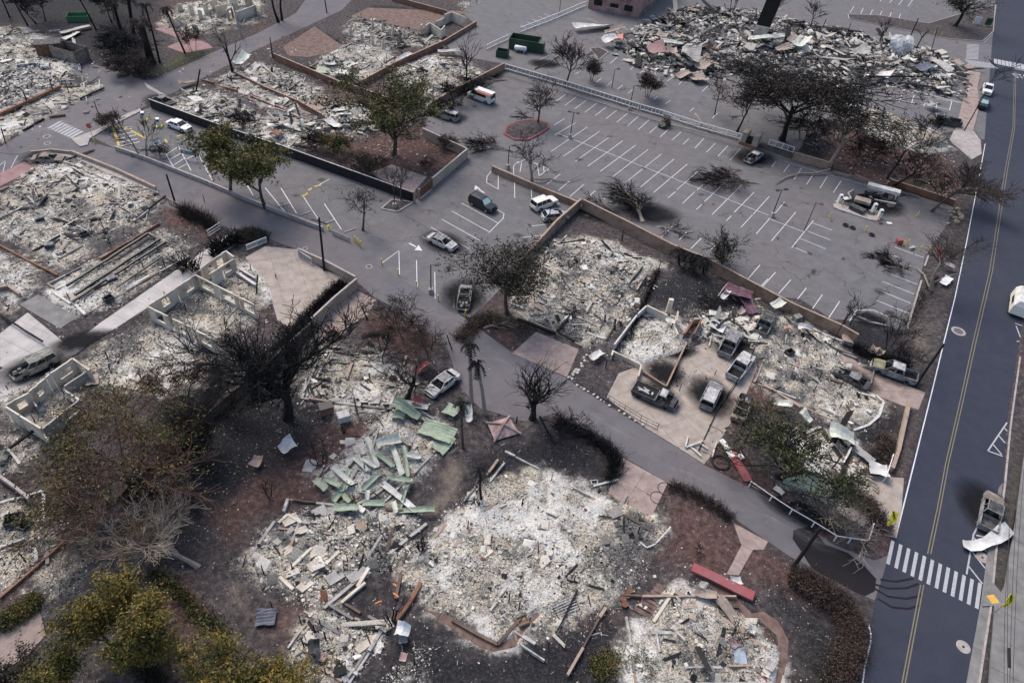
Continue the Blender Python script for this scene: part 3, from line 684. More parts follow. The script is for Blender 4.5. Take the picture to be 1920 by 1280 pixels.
# ------------------------------------------------------------------ rubble of the burnt houses: heaps of loose chunks
def chunks(name, poly, n, smin, smax, tones, seed, lift=.0, flat=.45, plank=.12, heap=0.0):
    """n loose angular pieces scattered over an outline"""
    P = GA(poly)[:, :2]; R = np.random.RandomState(seed); cutp = [q for k, s_, w_, q in _ZW if k == 'cut'] if name == 'rubble' else []
    lo, hi = P.min(0), P.max(0); pts = np.zeros((0, 2))
    while len(pts) < n:
        c = lo+(hi-lo)*R.rand(n*2, 2); j = np.stack([(fbm(c[:, 0], c[:, 1], 2.5, 5)-.5), (fbm(c[:, 0], c[:, 1], 2.5, 6)-.5)], 1)*2
        d = sdist(c+j, P); keep = sstep(-1.8, 2.2, d) > R.rand(len(c))
        dens = fbm(c[:, 0], c[:, 1], 2.6, seed, 4); keep &= dens+.12*R.randn(len(c)) > .44
        if cutp: keep &= np.min([-sdist(c+j, q) for q in cutp], 0) > -.3
        pts = np.vstack([pts, c[keep]])
    pts = pts[:n]
    lay, z, pave = terrain(pts)
    if heap: z = z+heap*sstep(0, 6, sdist(pts, P))*fbm(pts[:, 0], pts[:, 1], 4, seed)*R.rand(n)**.5
    s = smin*(smax/smin)**(R.rand(n)**3.2)
    dim = np.stack([s*(.6+.8*R.rand(n)), s*(.6+.8*R.rand(n)), s*flat*(.4+.9*R.rand(n))], 1)
    pk = R.rand(n) < plank; dim[pk, 0] *= 3+3*R.rand(pk.sum()); dim[pk, 1] *= .4; dim[pk, 2] *= .5
    up = R.rand(n) < .0007; dim[up] = np.stack([.07+.05*R.rand(up.sum()), .07+.05*R.rand(up.sum()), .6+1.2*R.rand(up.sum())], 1)
    base = np.array([[-1, -1, -1], [1, -1, -1], [1, 1, -1], [-1, 1, -1], [-1, -1, 1], [1, -1, 1], [1, 1, 1], [-1, 1, 1]])*.5
    B = base[None]*dim[:, None]*(1+.5*(R.rand(n, 8, 3)-.5))
    B[:, 4:, :2] *= (.55+.4*R.rand(n, 1, 1))
    a = R.rand(n)*2*PI; tx = R.randn(n)*.25; ty = R.randn(n)*.25
    ca, sa = np.cos(a), np.sin(a)
    x = B[:, :, 0]*ca[:, None]-B[:, :, 1]*sa[:, None]; y = B[:, :, 0]*sa[:, None]+B[:, :, 1]*ca[:, None]
    zz = B[:, :, 2]+x*tx[:, None]+y*ty[:, None]
    V = np.stack([x+pts[:, :1], y+pts[:, 1:2], zz+(z+dim[:, 2]*np.where(up, .45, .25)+lift)[:, None]], -1).reshape(-1, 3)
    o = (np.arange(n)*8)[:, None, None]
    F = (np.array([[4, 5, 6, 7], [0, 1, 5, 4], [1, 2, 6, 5], [2, 3, 7, 6], [3, 0, 4, 7]])[None]+o).reshape(-1, 4)
    tm, tsd = tones; patch = blot(pts[:, 0], pts[:, 1])
    tone = np.clip(tm+tsd*R.randn(n)+np.clip(1.5*(patch-.5), -.5, .35), 0.02, .80)
    k = R.rand(n); tone[k < .05] = .86+.05*R.rand((k < .05).sum()); tone[(k > .05) & (k < .065)] = 1.; tone[(k > .9)] = .05; tone[pk] = np.where(R.rand(pk.sum()) < .6, .06, .5); tone[up] = .03
    me = mesh_np(name, V, [F], {'tone': np.repeat(tone, 8)}, [M['rubble']])
    o = link(name, me, kind='stuff')
    return o
ASH = [z for z in Z if z[0] == 'ash']
RUB = [(Z[0][3],9000,.14,.75,(.56,.18),.0),(Z[1][3],1200,.15,.7,(.4,.2),0),(Z[2][3],6000,.12,.6,(.6,.2),0),(Z[3][3],5000,.2,.9,(.55,.2),0),(Z[4][3],4500,.2,.9,(.62,.15),0),(Z[5][3],3000,.2,.9,(.5,.22),0),
 (Z[6][3],2500,.2,.9,(.58,.2),0),(Z[7][3],3000,.2,.9,(.3,.2),.3),(Z[8][3],3500,.2,.8,(.6,.18),0),(Z[9][3],2500,.2,1.2,(.6,.2),.2),(Z[10][3],1500,.2,1,(.5,.25),.2),
 (Z[11][3],9000,.12,.65,(.62,.17),.25),(Z[12][3],3500,.1,.5,(.42,.2),0),(Z[13][3],2500,.1,.6,(.35,.22),.2),(Z[14][3],7000,.09,.45,(.62,.15),.1),
 (Z[15][3],15000,.07,.42,(.52,.2),.1),(Z[16][3],11000,.07,.5,(.58,.2),.15),(Z[17][3],5500,.07,.4,(.58,.2),.1),(Z[18][3],8000,.06,.35,(.56,.2),.1),(Z[19][3],5000,.1,.55,(.48,.22),.1),
 (Z[20][3],2200,.1,.5,(.55,.18),.1),(Z[21][3],1500,.1,.5,(.5,.2),0),(Z[22][3],4500,.07,.4,(.66,.15),0),(Z[23][3],1500,.1,.5,(.55,.2),.1),(Z[24][3],1200,.1,.5,(.45,.2),0),(Z[25][3],1200,.1,.5,(.4,.25),0),
 (Z[26][3],7000,.08,.45,(.54,.2),.15),(Z[27][3],3500,.08,.5,(.5,.22),.05),(Z[28][3],9000,.3,1.6,(.36,.26),2.4),(Z[29][3],3000,.15,.7,(.5,.22),.1),(Z[30][3],2200,.08,.4,(.55,.2),.1),(Z[31][3],2500,.2,1,(.4,.25),.2),(Z[32][3],700,.2,.8,(.6,.2),0),(Z[33][3],700,.08,.4,(.5,.25),0),(Z[34][3],900,.07,.35,(.45,.25),0)]
for i, (poly, n, a, b, t, hp) in enumerate(RUB):
    chunks('rubble', poly, int(n*(1.25 if i == 28 else .8)), a*.55, b*(.7 if i == 28 else .48), (t[0]+.05, t[1]), 100+i, heap=hp, flat=.32)

# ------------------------------------------------------------------ broken footings of each burnt house
def foundation(poly, label, seed, mats=('shellf', 'cap', 'greycrete', 'wall_dark', 'shellf'), shrink=.86, nin=4):
    P = GA(poly)[:, :2]; c = P.mean(0); rd = random.Random(seed); e = np.roll(P, -1, 0)-P; k = np.argmax(np.linalg.norm(e, axis=1)); d = e[k]/np.linalg.norm(e[k]); f = np.array([-d[1], d[0]])
    u = (P-c)@d*shrink; v = (P-c)@f*shrink; u0, u1, v0, v1 = np.percentile(u, 8), np.percentile(u, 92), np.percentile(v, 8), np.percentile(v, 92)
    S = [((u0, v0), (u1, v0)), ((u1, v0), (u1, v1)), ((u1, v1), (u0, v1)), ((u0, v1), (u0, v0))]
    for i in range(nin):
        if rd.random() < .5: t = rd.uniform(u0, u1); a = rd.uniform(v0, (v0+v1)/2); S.append(((t, a), (t, a+rd.uniform(.3, .6)*(v1-v0))))
        else: t = rd.uniform(v0, v1); a = rd.uniform(u0, (u0+u1)/2); S.append(((a, t), (a+rd.uniform(.3, .6)*(u1-u0), t)))
    th = thing('house_foundation', label, 'foundation', (c[0], c[1], 0), 0, 'foundations of burnt houses')
    for a, b in S:
        a = np.array(a); b = np.array(b); L = np.linalg.norm(b-a); s = 0; w = (b-a)/L
        while s < L:
            l = rd.uniform(.8, 3.2)
            if rd.random() < .62:
                p = a+w*s; q = a+w*min(L, s+l*.97); P0 = p[0]*d+p[1]*f; P1 = q[0]*d+q[1]*f; mb = MB(); h = rd.uniform(.12, .4)
                mb.bar((P0[0], P0[1], .05+h/2), (P1[0]+rd.uniform(-.08, .08), P1[1]+rd.uniform(-.08, .08), .05+h/2*rd.uniform(.7, 1)), rd.uniform(.14, .3), h+.2); mb.build('footing', M[rd.choice(mats)], th)
            s += l
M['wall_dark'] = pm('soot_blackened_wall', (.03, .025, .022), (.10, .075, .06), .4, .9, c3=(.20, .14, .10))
M['shellf'] = pm('scorched_footing', (.20, .19, .18), (.52, .50, .47), 1.2, .9)
ASH = [z for z in Z if z[0] == 'ash']
for i, lab in [(0,'broken footings under the upper left ash plot'),(2,'broken footings of the long ruin'),(3,'broken footings in the far left ash field'),(4,'broken footings of the ash heaped lot by the fork'),(6,'broken footings of the lot with the pale green sheet'),(8,'broken footings of the lot above the white van'),(11,'broken footings of the white ash lot behind the long wall'),(14,'broken footings under the oval yellow ash floor'),(15,'broken footings of the bottom middle ash plot'),(16,'broken footings of the lower left ash plot with plaster slabs'),(17,'broken footings of the bottom left ash plot'),(18,'broken footings of the lower right ash plot'),(22,'broken footings of the ash plot on the left edge'),(26,'broken footings under the green roof pieces'),(27,'broken footings of the dusty ruin beside the charred giant'),(29,'broken footings of the island plot behind the bare trees')]:
    foundation(ASH[i][3], lab, 500+i, nin=6)
# old oil and tyre stains on the bays
n = NT('oil_stain', .6, 0, .3); vm = n.n("ShaderNodeVectorMath"); vm.operation = 'LENGTH'; n.L(n.tc.outputs["Object"], vm.inputs[0])
al = n.math('MULTIPLY', n.math('MULTIPLY', n.math('SUBTRACT', 1.0, vm.outputs["Value"], True), n.noise(2.0, 4, .7)), 1.5, True); n.L(al, n.b.inputs["Alpha"]); n.b.inputs["Base Color"].default_value = (.03, .03, .032, 1); M['oil'] = n.m
n = NT('ash_dust', .95, 0, .1); vm = n.n("ShaderNodeVectorMath"); vm.operation = 'LENGTH'; n.L(n.tc.outputs["Object"], vm.inputs[0])
al = n.math('MULTIPLY', n.math('MULTIPLY', n.math('SUBTRACT', 1.0, vm.outputs["Value"], True), n.ramp(n.noise(2.6, 6, .8), [(.42, (0, 0, 0)), (.75, (.6, .6, .6))])), 1.0, True); n.L(al, n.b.inputs["Alpha"]); n.b.inputs["Base Color"].default_value = (.36, .35, .345, 1); M['dust'] = n.m
dk_ = MB(); dk_.add([(1.2*math.cos(k*PI/10), 1.2*math.sin(k*PI/10), 0) for k in range(20)], [tuple(range(20))]); d1 = dk_.mesh('oil_stain', M['oil']); d2 = dk_.mesh('ash_dust', M['dust']); rs = random.Random(9); LP = GA(LOT)[:, :2]; k = 0
while k < 70:
    x, y = rs.uniform(300, 1750), rs.uniform(170, 600); p = G(x, y)
    if sdist(np.array([[p.x, p.y]]), LP)[0] < 2: continue
    o = link('oil_stain' if k % 3 else 'ash_dust', d1 if k % 3 else d2, kind='stuff'); o.location = (p.x, p.y, .026+.0001*k); r = rs.uniform(.35, 1.1) if k % 3 else rs.uniform(1.5, 4.5); o.scale = (r, r*rs.uniform(.4, 1), 1); o.rotation_euler = (0, 0, rs.uniform(0, 3)); k += 1
for x, y, rx, ry, a in [(800,580,9,1.6,-.45),(980,700,9,1.4,-.5),(1150,800,9,1.5,-.5),(1300,890,8,1.3,-.45),(500,420,10,1.6,-.42),(380,230,14,3,.5),(150,180,16,8,.4),(90,240,14,5,.5),(1450,970,8,1.6,-.5),(440,130,14,3,.55)]:
    p = G(x, y); o = link('ash_dust', d2, kind='stuff'); o.location = (p.x, p.y, .034); o.scale = (rx, ry, 1); o.rotation_euler = (0, 0, a)
for k, pts in enumerate([[(1632,1092),(1665,1103),(1700,1102),(1722,1094)],[(1640,1103),(1665,1118),(1700,1122),(1728,1116)],[(1646,1122),(1672,1138),(1702,1141),(1725,1134)],[(1650,1086),(1680,1090),(1712,1084)]]):
    for a, b in zip(pts[:-1], pts[1:]): line(a, b, mroad, w=.22, mat='asphalt_patch', z=.024, name='tyre_mark')

# wider torn sheets and boards lying loose in the heaps
for i, n_, a, b, t_ in [(28,650,.8,3.2,(.42,.26)),(0,160,.4,1.3,(.5,.25)),(3,120,.6,1.8,(.5,.25)),(4,80,.5,1.5,(.55,.2)),(5,110,.6,1.8,(.45,.28)),(8,80,.5,1.5,(.5,.25)),(9,90,.6,2.2,(.55,.25)),(10,80,.6,2.0,(.5,.25)),(11,150,.35,1.2,(.6,.25)),(13,120,.4,1.4,(.35,.28)),(15,160,.3,1.0,(.5,.28)),(16,170,.3,1.1,(.6,.2)),(17,90,.3,1.0,(.55,.25)),(18,110,.3,1.0,(.55,.25)),(14,120,.3,1.0,(.55,.25)),(30,90,.4,1.4,(.6,.2)),(7,120,.5,1.6,(.25,.25)),(27,80,.3,1.0,(.45,.25)),(26,80,.3,1.0,(.5,.25))]:
    chunks('rubble', ASH[i][3], int(n_*(.6 if i in (15, 16, 17, 18) else 1)), a, b, t_, 700+i, lift=.1, flat=.12, plank=.35 if i not in (15, 16, 17, 18) else .12, heap=2.0 if i == 28 else 0)
M['padyellow'] = flat('pad_yellow', (.60, .36, .07), .6)
# ------------------------------------------------------------------ walls
class WMB(MB):
    """builder in world space, stored relative to a thing's base"""
    def __init__(s, org): super().__init__(); s.org = Vector(org)
    def mesh(s, name, mats, smooth=False):
        s.v = [(v[0]-s.org.x, v[1]-s.org.y, v[2]-s.org.z) for v in s.v]
        return super().mesh(name, mats, smooth)
rw = random.Random(11)
def wall(pts, h, label, mat='wall_tan', t=.18, panel=3.4, cap='cap', post=False, name='boundary_wall', cat='wall', top=False, z0=0.0, jag=0.0):
    """block wall: panel pieces between joints, coping stones, optional pilasters. pts are base points (or top points when top)"""
    P = [G(p[0], p[1], h if top else 0.0) for p in pts]
    P = [Vector((p.x, p.y, 0)) for p in P]
    th = thing(name, label, cat, tuple(P[0]))
    for a, b in zip(P[:-1], P[1:]):
        L = (b-a).length; n = max(1, round(L/panel)); d = (b-a)/L; nn = Vector((-d.y, d.x, 0))
        for k in range(n):
            p = a+d*(L*k/n+.015); q = a+d*(L*(k+1)/n-.015)
            hh = h-(rw.random()*jag if jag else rw.random()*.03)
            m1 = WMB(P[0]); o = nn*(t/2+rw.uniform(-.008, .008))
            h2 = h-(rw.random()*jag if jag else 0.0)
            m1.hexa([p-o+Vector((0, 0, z0-.15)), q-o+Vector((0, 0, z0-.15)), q+o+Vector((0, 0, z0-.15)), p+o+Vector((0, 0, z0-.15))],
                    [p-o+Vector((0, 0, z0+hh)), q-o+Vector((0, 0, z0+h2)), q+o+Vector((0, 0, z0+h2)), p+o+Vector((0, 0, z0+hh))])
            m1.build('wall_panel', M[mat], th)
            if cap and not jag:
                m2 = WMB(P[0]); c = Vector((0, 0, z0+h+.035)); m2.bar(p+c, q+c, t+.07, .07); m2.build('coping', M[cap], th)
            if post:
                m3 = WMB(P[0]); m3.obox(p-d*.015+Vector((0, 0, z0+(h+.08)/2-.05)), t+.1, t+.1, h+.2, Matrix.Rotation(math.atan2(d.y, d.x), 3, 'Z')); m3.build('pilaster', M[cap or mat], th)
    return th
wall([(284,203),(382,239),(440,260),(530,290),(776,379)], 1.7, 'long black solid fence between the car park and burnt lots', 'black_wall', .1, 3.2, 'grey_metal', name='black_fence', cat='fence')
wall([(811,352),(876,296)], 1.75, 'pale block wall running up from the brown gate to the lot corner', 'wall_beige', .2, 4.0, 'concrete')
wall([(874,294),(792,256)], 1.6, 'block wall along the back of the red soil yard under the leafy tree', 'wall_beige', .2, 4.0, 'concrete')
wall([(803,210),(862,175),(946,131)], 1.5, 'scorched brown wall behind the white van with a ladder', 'wall_tan', .2, 4.2)
wall([(514,112),(600,149),(638,165)], 1.3, 'orange brown garden wall beside the dark burnt garage floor', 'wall_red', .2, 4.5)
wall([(668,169),(742,128),(830,88)], 1.3, 'red brown wall crossing behind the crown of the leafy tree', 'wall_red', .2, 4.5)
wall([(830,86),(893,48)], 1.0, 'low red wall below the roofless white outline house', 'wall_red', .2, 4.5)
wall([(590,42),(655,72)], .01, 'kerb of burnt garage floor beside the road', 'wall_red', .2, 6) if 0 else None
wall([(640,162),(668,172),(745,200)], 1.1, 'short brown wall left of the leafy tree crown', 'wall_red', .2, 4.5)
wall([(735,2),(838,30)], 1.2, 'far brown wall at the top behind the burnt yard', 'wall_red', .2, 5)
wall([(440,142),(500,172),(562,198),(604,222)], .9, 'low brown wall in front of the ash heaped lot', 'wall_red', .2, 5)
wall([(380,152),(470,184),(540,212),(585,240)], .7, 'broken low red wall beside the fallen pole', 'wall_red', .2, 3, None, jag=.5)
wall([(947,131),(1062,164),(1180,201),(1242,219)], 1.15, 'cream retaining wall carrying the white railing', 'wall_beige', .25, 5.0, 'concrete', name='retaining_wall')
wall([(1250,222),(1310,242),(1380,262)], .9, 'rough end of the cream retaining wall by the burnt trees', 'wall_beige', .25, 4, None, jag=.6, name='retaining_wall')
wall([(1484,299),(1549,318)], 1.5, 'tan wall left of the tall pale trunk', 'wall_tan', .22, 4.2)
wall([(1560,326),(1600,334),(1642,348)], 1.2, 'broken tan wall right of the tall pale trunk', 'wall_tan', .25, 3.0, None, jag=.9)
wall([(1665,346),(1720,364),(1787,386)], 1.1, 'brown wall behind the wrecked ticket kiosk', 'wall_red', .2, 4)
wall([(922,322),(1000,356),(1083,390)], 1.1, 'brick coloured wall behind the white parked car', 'wall_tan', .25, 3.4)
wall([(1087,390),(1040,432),(1003,474),(975,505)], 1.7, 'pale scorched wall running down beside the silver parked car', 'wall_tan', .25, 3.6)
wall([(1090,392),(1170,432),(1256,477),(1322,503),(1414,553),(1480,588),(1569,628),(1600,646)], 1.8, 'long panelled brown wall along the near side of the big car park', 'wall_tan', .2, 3.4)
wall([(670,541),(628,577),(587,616)], 1.7, 'white block wall down beside the charred hedge', 'wall_beige', .2, 4.0, 'concrete')
wall([(561,480),(612,503),(668,533)], 1.3, 'white block wall along the lane beside the tall pole', 'wall_beige', .2, 4.0, 'concrete')
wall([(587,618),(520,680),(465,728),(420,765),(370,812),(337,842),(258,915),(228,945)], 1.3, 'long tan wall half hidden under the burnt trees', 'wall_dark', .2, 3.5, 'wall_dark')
wall([(0,898),(38,925),(62,945)], 1.0, 'pale capped wall by the lower left ash plot', 'wall_beige', .2, 3.5, 'concrete')
wall([(2,1125),(60,1075),(130,1012)], .45, 'low brown wall edging the lower left ash plot', 'wall_red', .18, 3.5, None)
wall([(136,290),(217,322),(294,358)], .7, 'low curved tan wall along the lane by the ash plot', 'wall_beige', .3, 4.5, 'cap')
wall([(217,281),(270,299),(382,343),(480,384),(607,433)], .65, 'low grey picket wall along the lane and car park', 'concrete', .2, 3.8, 'concrete')
wall([(60,290),(100,286),(136,290)], .55, 'rounded low wall around the brown burnt car', 'wall_beige', .25, 3, 'cap')
wall([(1700,762),(1680,850),(1668,885)], .8, 'tan garden wall along the verge of the main road', 'wall_beige', .3, 3.0, 'cap')
wall([(820,1138),(700,1215),(660,1270)], .35, 'low brown wall between the two bottom ash plots', 'wall_red', .25, 4, None) if 0 else None
wall([(790,1095),(765,1138),(742,1168)], .5, 'brown timber edging beside the burnt plumeria tree', 'wall_red', .3, 4, None)
wall([(300,422),(272,440),(228,466),(190,490)], .5, 'reddish low wall between the ash plot and the long ruin', 'wall_red', .18, 3.4, None)
wall([(0,463),(60,495),(110,520)], .5, 'low brown wall left of the long ruin', 'wall_red', .18, 3.6, None)
wall([(1600,592),(1632,606),(1660,612)], .3, 'concrete kerb box in the corner of the big car park', 'concrete', .2, 3, None)
wall([(1566,792),(1500,762),(1455,735),(1420,722)], .25, 'low edging around the yellow ash floor', 'cap', .2, 3, None)
wall([(0,548),(20,545),(42,560)], .8, 'dark scorched low wall at the left edge', 'wall_tan', .2, 3)
wall([(870,26),(960,-30)], .5, 'tan edging at the top car park', 'wall_beige', .3, 6, None) if 0 else None
# sliding brown gate with its posts
g0, g1 = G(786,374), G(811,353); th = thing('driveway_gate', 'dark red brown boarded gate at the end of the black fence', 'gate', tuple(g0))
n = 10
for k in range(n):
    a = g0.lerp(g1, k/n); b = g0.lerp(g1, (k+.93)/n); mb = WMB(g0); mb.bar(a+Vector((0,0,.95)), b+Vector((0,0,.95)), .05, 1.6); mb.build('board', M['rust'], th)
for p, nm in ((G(777,379), 0), (g0, 0), (g1, 0)):
    mb = WMB(g0); mb.obox(p+Vector((0,0,.95)), .28, .28, 2.0); mb.build('gate_post', M['cap'], th)
p = G(300,205); o = MB(); o.box(-.35,.35,-.03,.0,1.0,1.6); o = o.build('notice_sign', M['white']); o.location = G(306,209)+Vector((.0,-.06,0)); tag(o, 'small white notice on the black fence by the burnt car', 'sign')

# ------------------------------------------------------------------ standing house shells
def shellwall(th, org, a, b, h, ops=(), t=.17, mat='shell', jag=.13, name='wall'):
    """a, b are the seen top ends; ops: (from, to, sill, head) along 0..1"""
    A = G(a[0], a[1], h); B = G(b[0], b[1], h); A.z = B.z = 0
    L = (B-A).length; d = (B-A)/L; nn = Vector((-d.y, d.x, 0))*t/2
    mb = WMB(org)
    def blk(s0, s1, z0, z1, j=0):
        if s1-s0 < .01 or z1-z0 < .01: return
        p = A+d*s0; q = A+d*s1
        za = z1-(rw.random()*j); zb = z1-(rw.random()*j)
        mb.hexa([p-nn+Vector((0,0,z0)), q-nn+Vector((0,0,z0)), q+nn+Vector((0,0,z0)), p+nn+Vector((0,0,z0))],
                [p-nn+Vector((0,0,za)), q-nn+Vector((0,0,zb)), q+nn+Vector((0,0,zb)), p+nn+Vector((0,0,za))])
    s = 0.0; tl = 0
    for (f0, f1, z0, z1) in ops:
        blk(s, f0*L, -.1, h, jag); blk(f0*L, f1*L, -.1, z0); blk(f0*L, f1*L, z1, h, jag); s = f1*L
    blk(s, L, -.1, h, jag)
    return mb.build(name, M[mat], th)
def shell(name, label, org): 
    o = G(*org); return thing(name, label, 'ruin', tuple(o)), o
th, o = shell('house_shell', 'roofless white house shell with window holes beside the long tan drive', (320,570))
shellwall(th, o, (277,572), (365,515), 2.6, [(.25,.40,1.0,2.1),(.57,.60,0,2.55),(.75,.92,.9,2.1)])
shellwall(th, o, (366,514), (476,570), 2.6, [(.06,.30,.9,2.3),(.36,.40,0,2.55),(.44,.66,.9,2.3),(.72,.75,0,2.5),(.80,.98,.9,2.2)])
shellwall(th, o, (276,573), (396,632), 2.6, [(.10,.24,.9,2.3),(.33,.40,0,2.6),(.46,.58,.8,2.4),(.66,.72,0,2.6),(.80,.97,.9,2.4)])
th, o = shell('house_shell', 'narrow roofless white room with two window holes behind larger shell', (405,520))
shellwall(th, o, (375,502), (422,470), 2.6, [(.22,.48,.9,2.1),(.58,.84,.9,2.1)])
shellwall(th, o, (423,469), (438,481), 2.6)
shellwall(th, o, (395,511), (439,484), 2.4, [(.42,.5,0,2.3),(.52,.8,1.0,2.2)])
th, o = shell('house_shell', 'three roomed white house shell at left with broken window openings', (90,770))
shellwall(th, o, (10,758), (53,734), 2.6, [(.35,.75,1.1,1.9)]); shellwall(th, o, (54,733), (83,708), 2.6, [(.3,.65,1.1,1.8)])
shellwall(th, o, (85,706), (92,700), 2.6); shellwall(th, o, (94,699), (135,671), 2.6, [(.25,.8,1.0,1.9)], jag=.1)
shellwall(th, o, (136,671), (167,692), 2.3, [(.3,.7,.6,2.1)]); shellwall(th, o, (10,761), (75,801), 2.6, [(.35,.4,0,2.5)])
shellwall(th, o, (119,729), (147,747), 1.8, [(.2,.5,.5,1.6)]); shellwall(th, o, (148,748), (79,802), 1.9, [(.15,.4,.6,1.5)], mat='greymetalsheet')
shellwall(th, o, (120,722), (168,692), 1.5, mat='greymetalsheet'); shellwall(th, o, (53,737), (66,757), 1.7, jag=.5); shellwall(th, o, (76,803), (88,823), 1.7)
th, o = shell('house_shell', 'white outline of a roofless house with stepped walls near the top', (830,60))
for a, b, j in [((789,48),(792,44),0),((798,47),(806,41),.2),((806,41),(827,54),.3),((817,36),(833,27),.8),((833,27),(846,21),.4),((847,21),(875,33),.2),((827,54),(834,47),.6)]:
    shellwall(th, o, a, b, 2.4, jag=j)
th, o = shell('house_shell', 'cream walled house shell with missing roof at the top', (400,45))
for a, b, h, ops in [((311,30),(320,22),1.8,()),((325,36),(337,28),2.2,()),((380,8),(405,-4),2.6,[(.3,.6,.9,2.1)]),((403,12),(424,7),2.6,()),((424,18),(435,12),2.6,[(.3,.7,0,2.1)]),((435,12),(441,28),2.6,()),((443,22),(478,9),2.4,()),((479,9),(468,-12),2.6,()),((430,-2),(475,-8),2.6,[(.3,.6,.9,2.1)])]:
    shellwall(th, o, a, b, h, ops)
th, o = shell('house_shell', 'burnt low walled house with cream corner walls in the middle lot', (1240,650))
for a, b, h, mt in [((1213,572),(1252,590),1.5,'shell'),((1270,598),(1272,582),2.2,'shell'),((1258,588),(1270,592),1.0,'shell'),((1152,645),(1196,586),1.1,'white_old'),((1196,586),(1212,573),1.3,'white_old'),((1150,655),(1203,682),.9,'shell'),((1203,682),(1198,702),.9,'shell'),((1262,602),(1272,625),1.0,'shell'),((1285,622),(1302,596),1.5,'wall_red'),((1302,596),(1316,594),1.5,'shell'),((1316,596),(1302,624),1.5,'wall_red'),((1206,695),(1250,722),.6,'wall_tan'),((1250,722),(1288,640),.7,'wall_tan'),((1147,665),(1150,655),.9,'shell')]:
    shellwall(th, o, a, b, h, (), .2, mt, .25)
mb = WMB(o); mb.obox(G(1255,575,1.3), .6, .5, 2.6); mb.build('chimney', M['shell'], th)
# tapered white piers of the burnt hall
for k, (x, y, lab) in enumerate([(715,280,'left front'),(795,315,'second front'),(873,345,'third front'),(955,372,'right front'),(877,218,'left rear'),(950,246,'second rear'),(1030,270,'third rear'),(1110,298,'right rear')]):
    p = G(480+x/4, y/4); mb = MB(); mb.ct = .5
    mb.hexa([(-.42,-.35,-.1),(.42,-.35,-.1),(.42,.35,-.1),(-.42,.35,-.1)], [(-.14,-.14,2.3),(.14,-.14,2.5),(.14,.14,2.4),(-.14,.14,2.2)])
    o = mb.build('pier', M['shell']); o.location = p; o.rotation_euler = (0,0,rw.uniform(0,1))
    tag(o, '%s tapered white pier standing in the dark hall rubble' % lab, 'pier', 'white piers of the burnt hall')
# pink building cut off by the top of the frame
A, B, C = G(1103,16), G(1197,34), G(1250,-14); th = thing('pink_building', 'fire blackened pink building at the top edge', 'building', tuple(A))
D = A+(C-B)
for a, b in ((A,B),(B,C),(C,D),(D,A)):
    n = max(1, round((b-a).length/4)); 
    for k in range(n):
        p = a.lerp(b, k/n); q = a.lerp(b, (k+.99)/n); mb = WMB(A); mb.bar(p+Vector((0,0,4.4)), q+Vector((0,0,4.4)), .3, 9.0); mb.build('wall_panel', M['pinkwall'] if 'pinkwall' in M else M['pinkpave'], th)
for f in (.18,.5,.78):
    p = A.lerp(B, f); d = (B-A).normalized(); nn = Vector((d.y,-d.x,0)); mb = WMB(A); c = p+nn*.17+Vector((0,0,1.9)); mb.bar(c-d*1.1, c+d*1.1, .06, 1.4 if f != .5 else .9); mb.build('window', M['soot'], th)
for k in range(9):
    p = B.lerp(C, k/9); mb = WMB(A); mb.tube([p+Vector((.35,-.35,0)), p+Vector((.35,-.35,1.3))], .05, 5); mb.build('railing_post', M['dark_metal'], th)
mb = WMB(A); mb.bar(B+Vector((.35,-.35,1.25)), C+Vector((.35,-.35,1.25)), .07); mb.build('rail', M['dark_metal'], th)
# chimney stack of the shopping arcade
p = G(1421,72); th = thing('chimney_stack', 'tall blackened chimney slab leaning above the collapsed arcade', 'chimney', tuple(p)); th.rotation_euler = (0,0,-.3)
mb = MB(); mb.hexa([(-1.6,-.7,-.2),(1.6,-.7,-.2),(1.6,.7,-.2),(-1.6,.7,-.2)], [(-1.3,-.6,3.2),(2.0,-.6,3.2),(2.0,.6,3.2),(-1.3,.6,3.2)]); mb.build('base', M['shell'], th)
mb = MB(); mb.hexa([(-1.3,-.6,3.2),(2.0,-.6,3.2),(2.0,.6,3.2),(-1.3,.6,3.2)], [(-.6,-.5,10.2),(2.9,-.5,10.6),(2.9,.5,10.6),(-.6,.5,10.2)]); mb.build('shaft', M['char'], th)
mb = MB(); mb.hexa([(2.0,-.61,3.2),(2.12,-.61,3.2),(2.12,.61,3.2),(2.0,.61,3.2)], [(2.9,-.55,10.6),(3.05,-.55,10.6),(3.05,.55,10.6),(2.9,.55,10.6)]); mb.build('side_facing', M['wall_beige'], th)
# burnt-out pump hut by the white railing
p = G(1405,270); th = thing('fire_hut', 'small scorched plaster hut with stepped notch by the car park trees', 'hut', tuple(p), -.5)
mb = MB(); mb.box(-1.6,-.6,-1.2,1.2,-.1,2.4); mb.build('side_wall', M['wall_beige'], th)
mb = MB(); mb.box(.6,1.6,-1.2,1.2,-.1,2.4); mb.build('side_wall', M['wall_beige'], th)
mb = MB(); mb.box(-.6,.6,-1.2,.6,-.1,1.3); mb.build('front_wall', M['soot'], th)
mb = MB(); mb.box(-1.7,1.7,-1.45,-1.2,-.1,.5); mb.build('plinth', M['wall_red'], th)
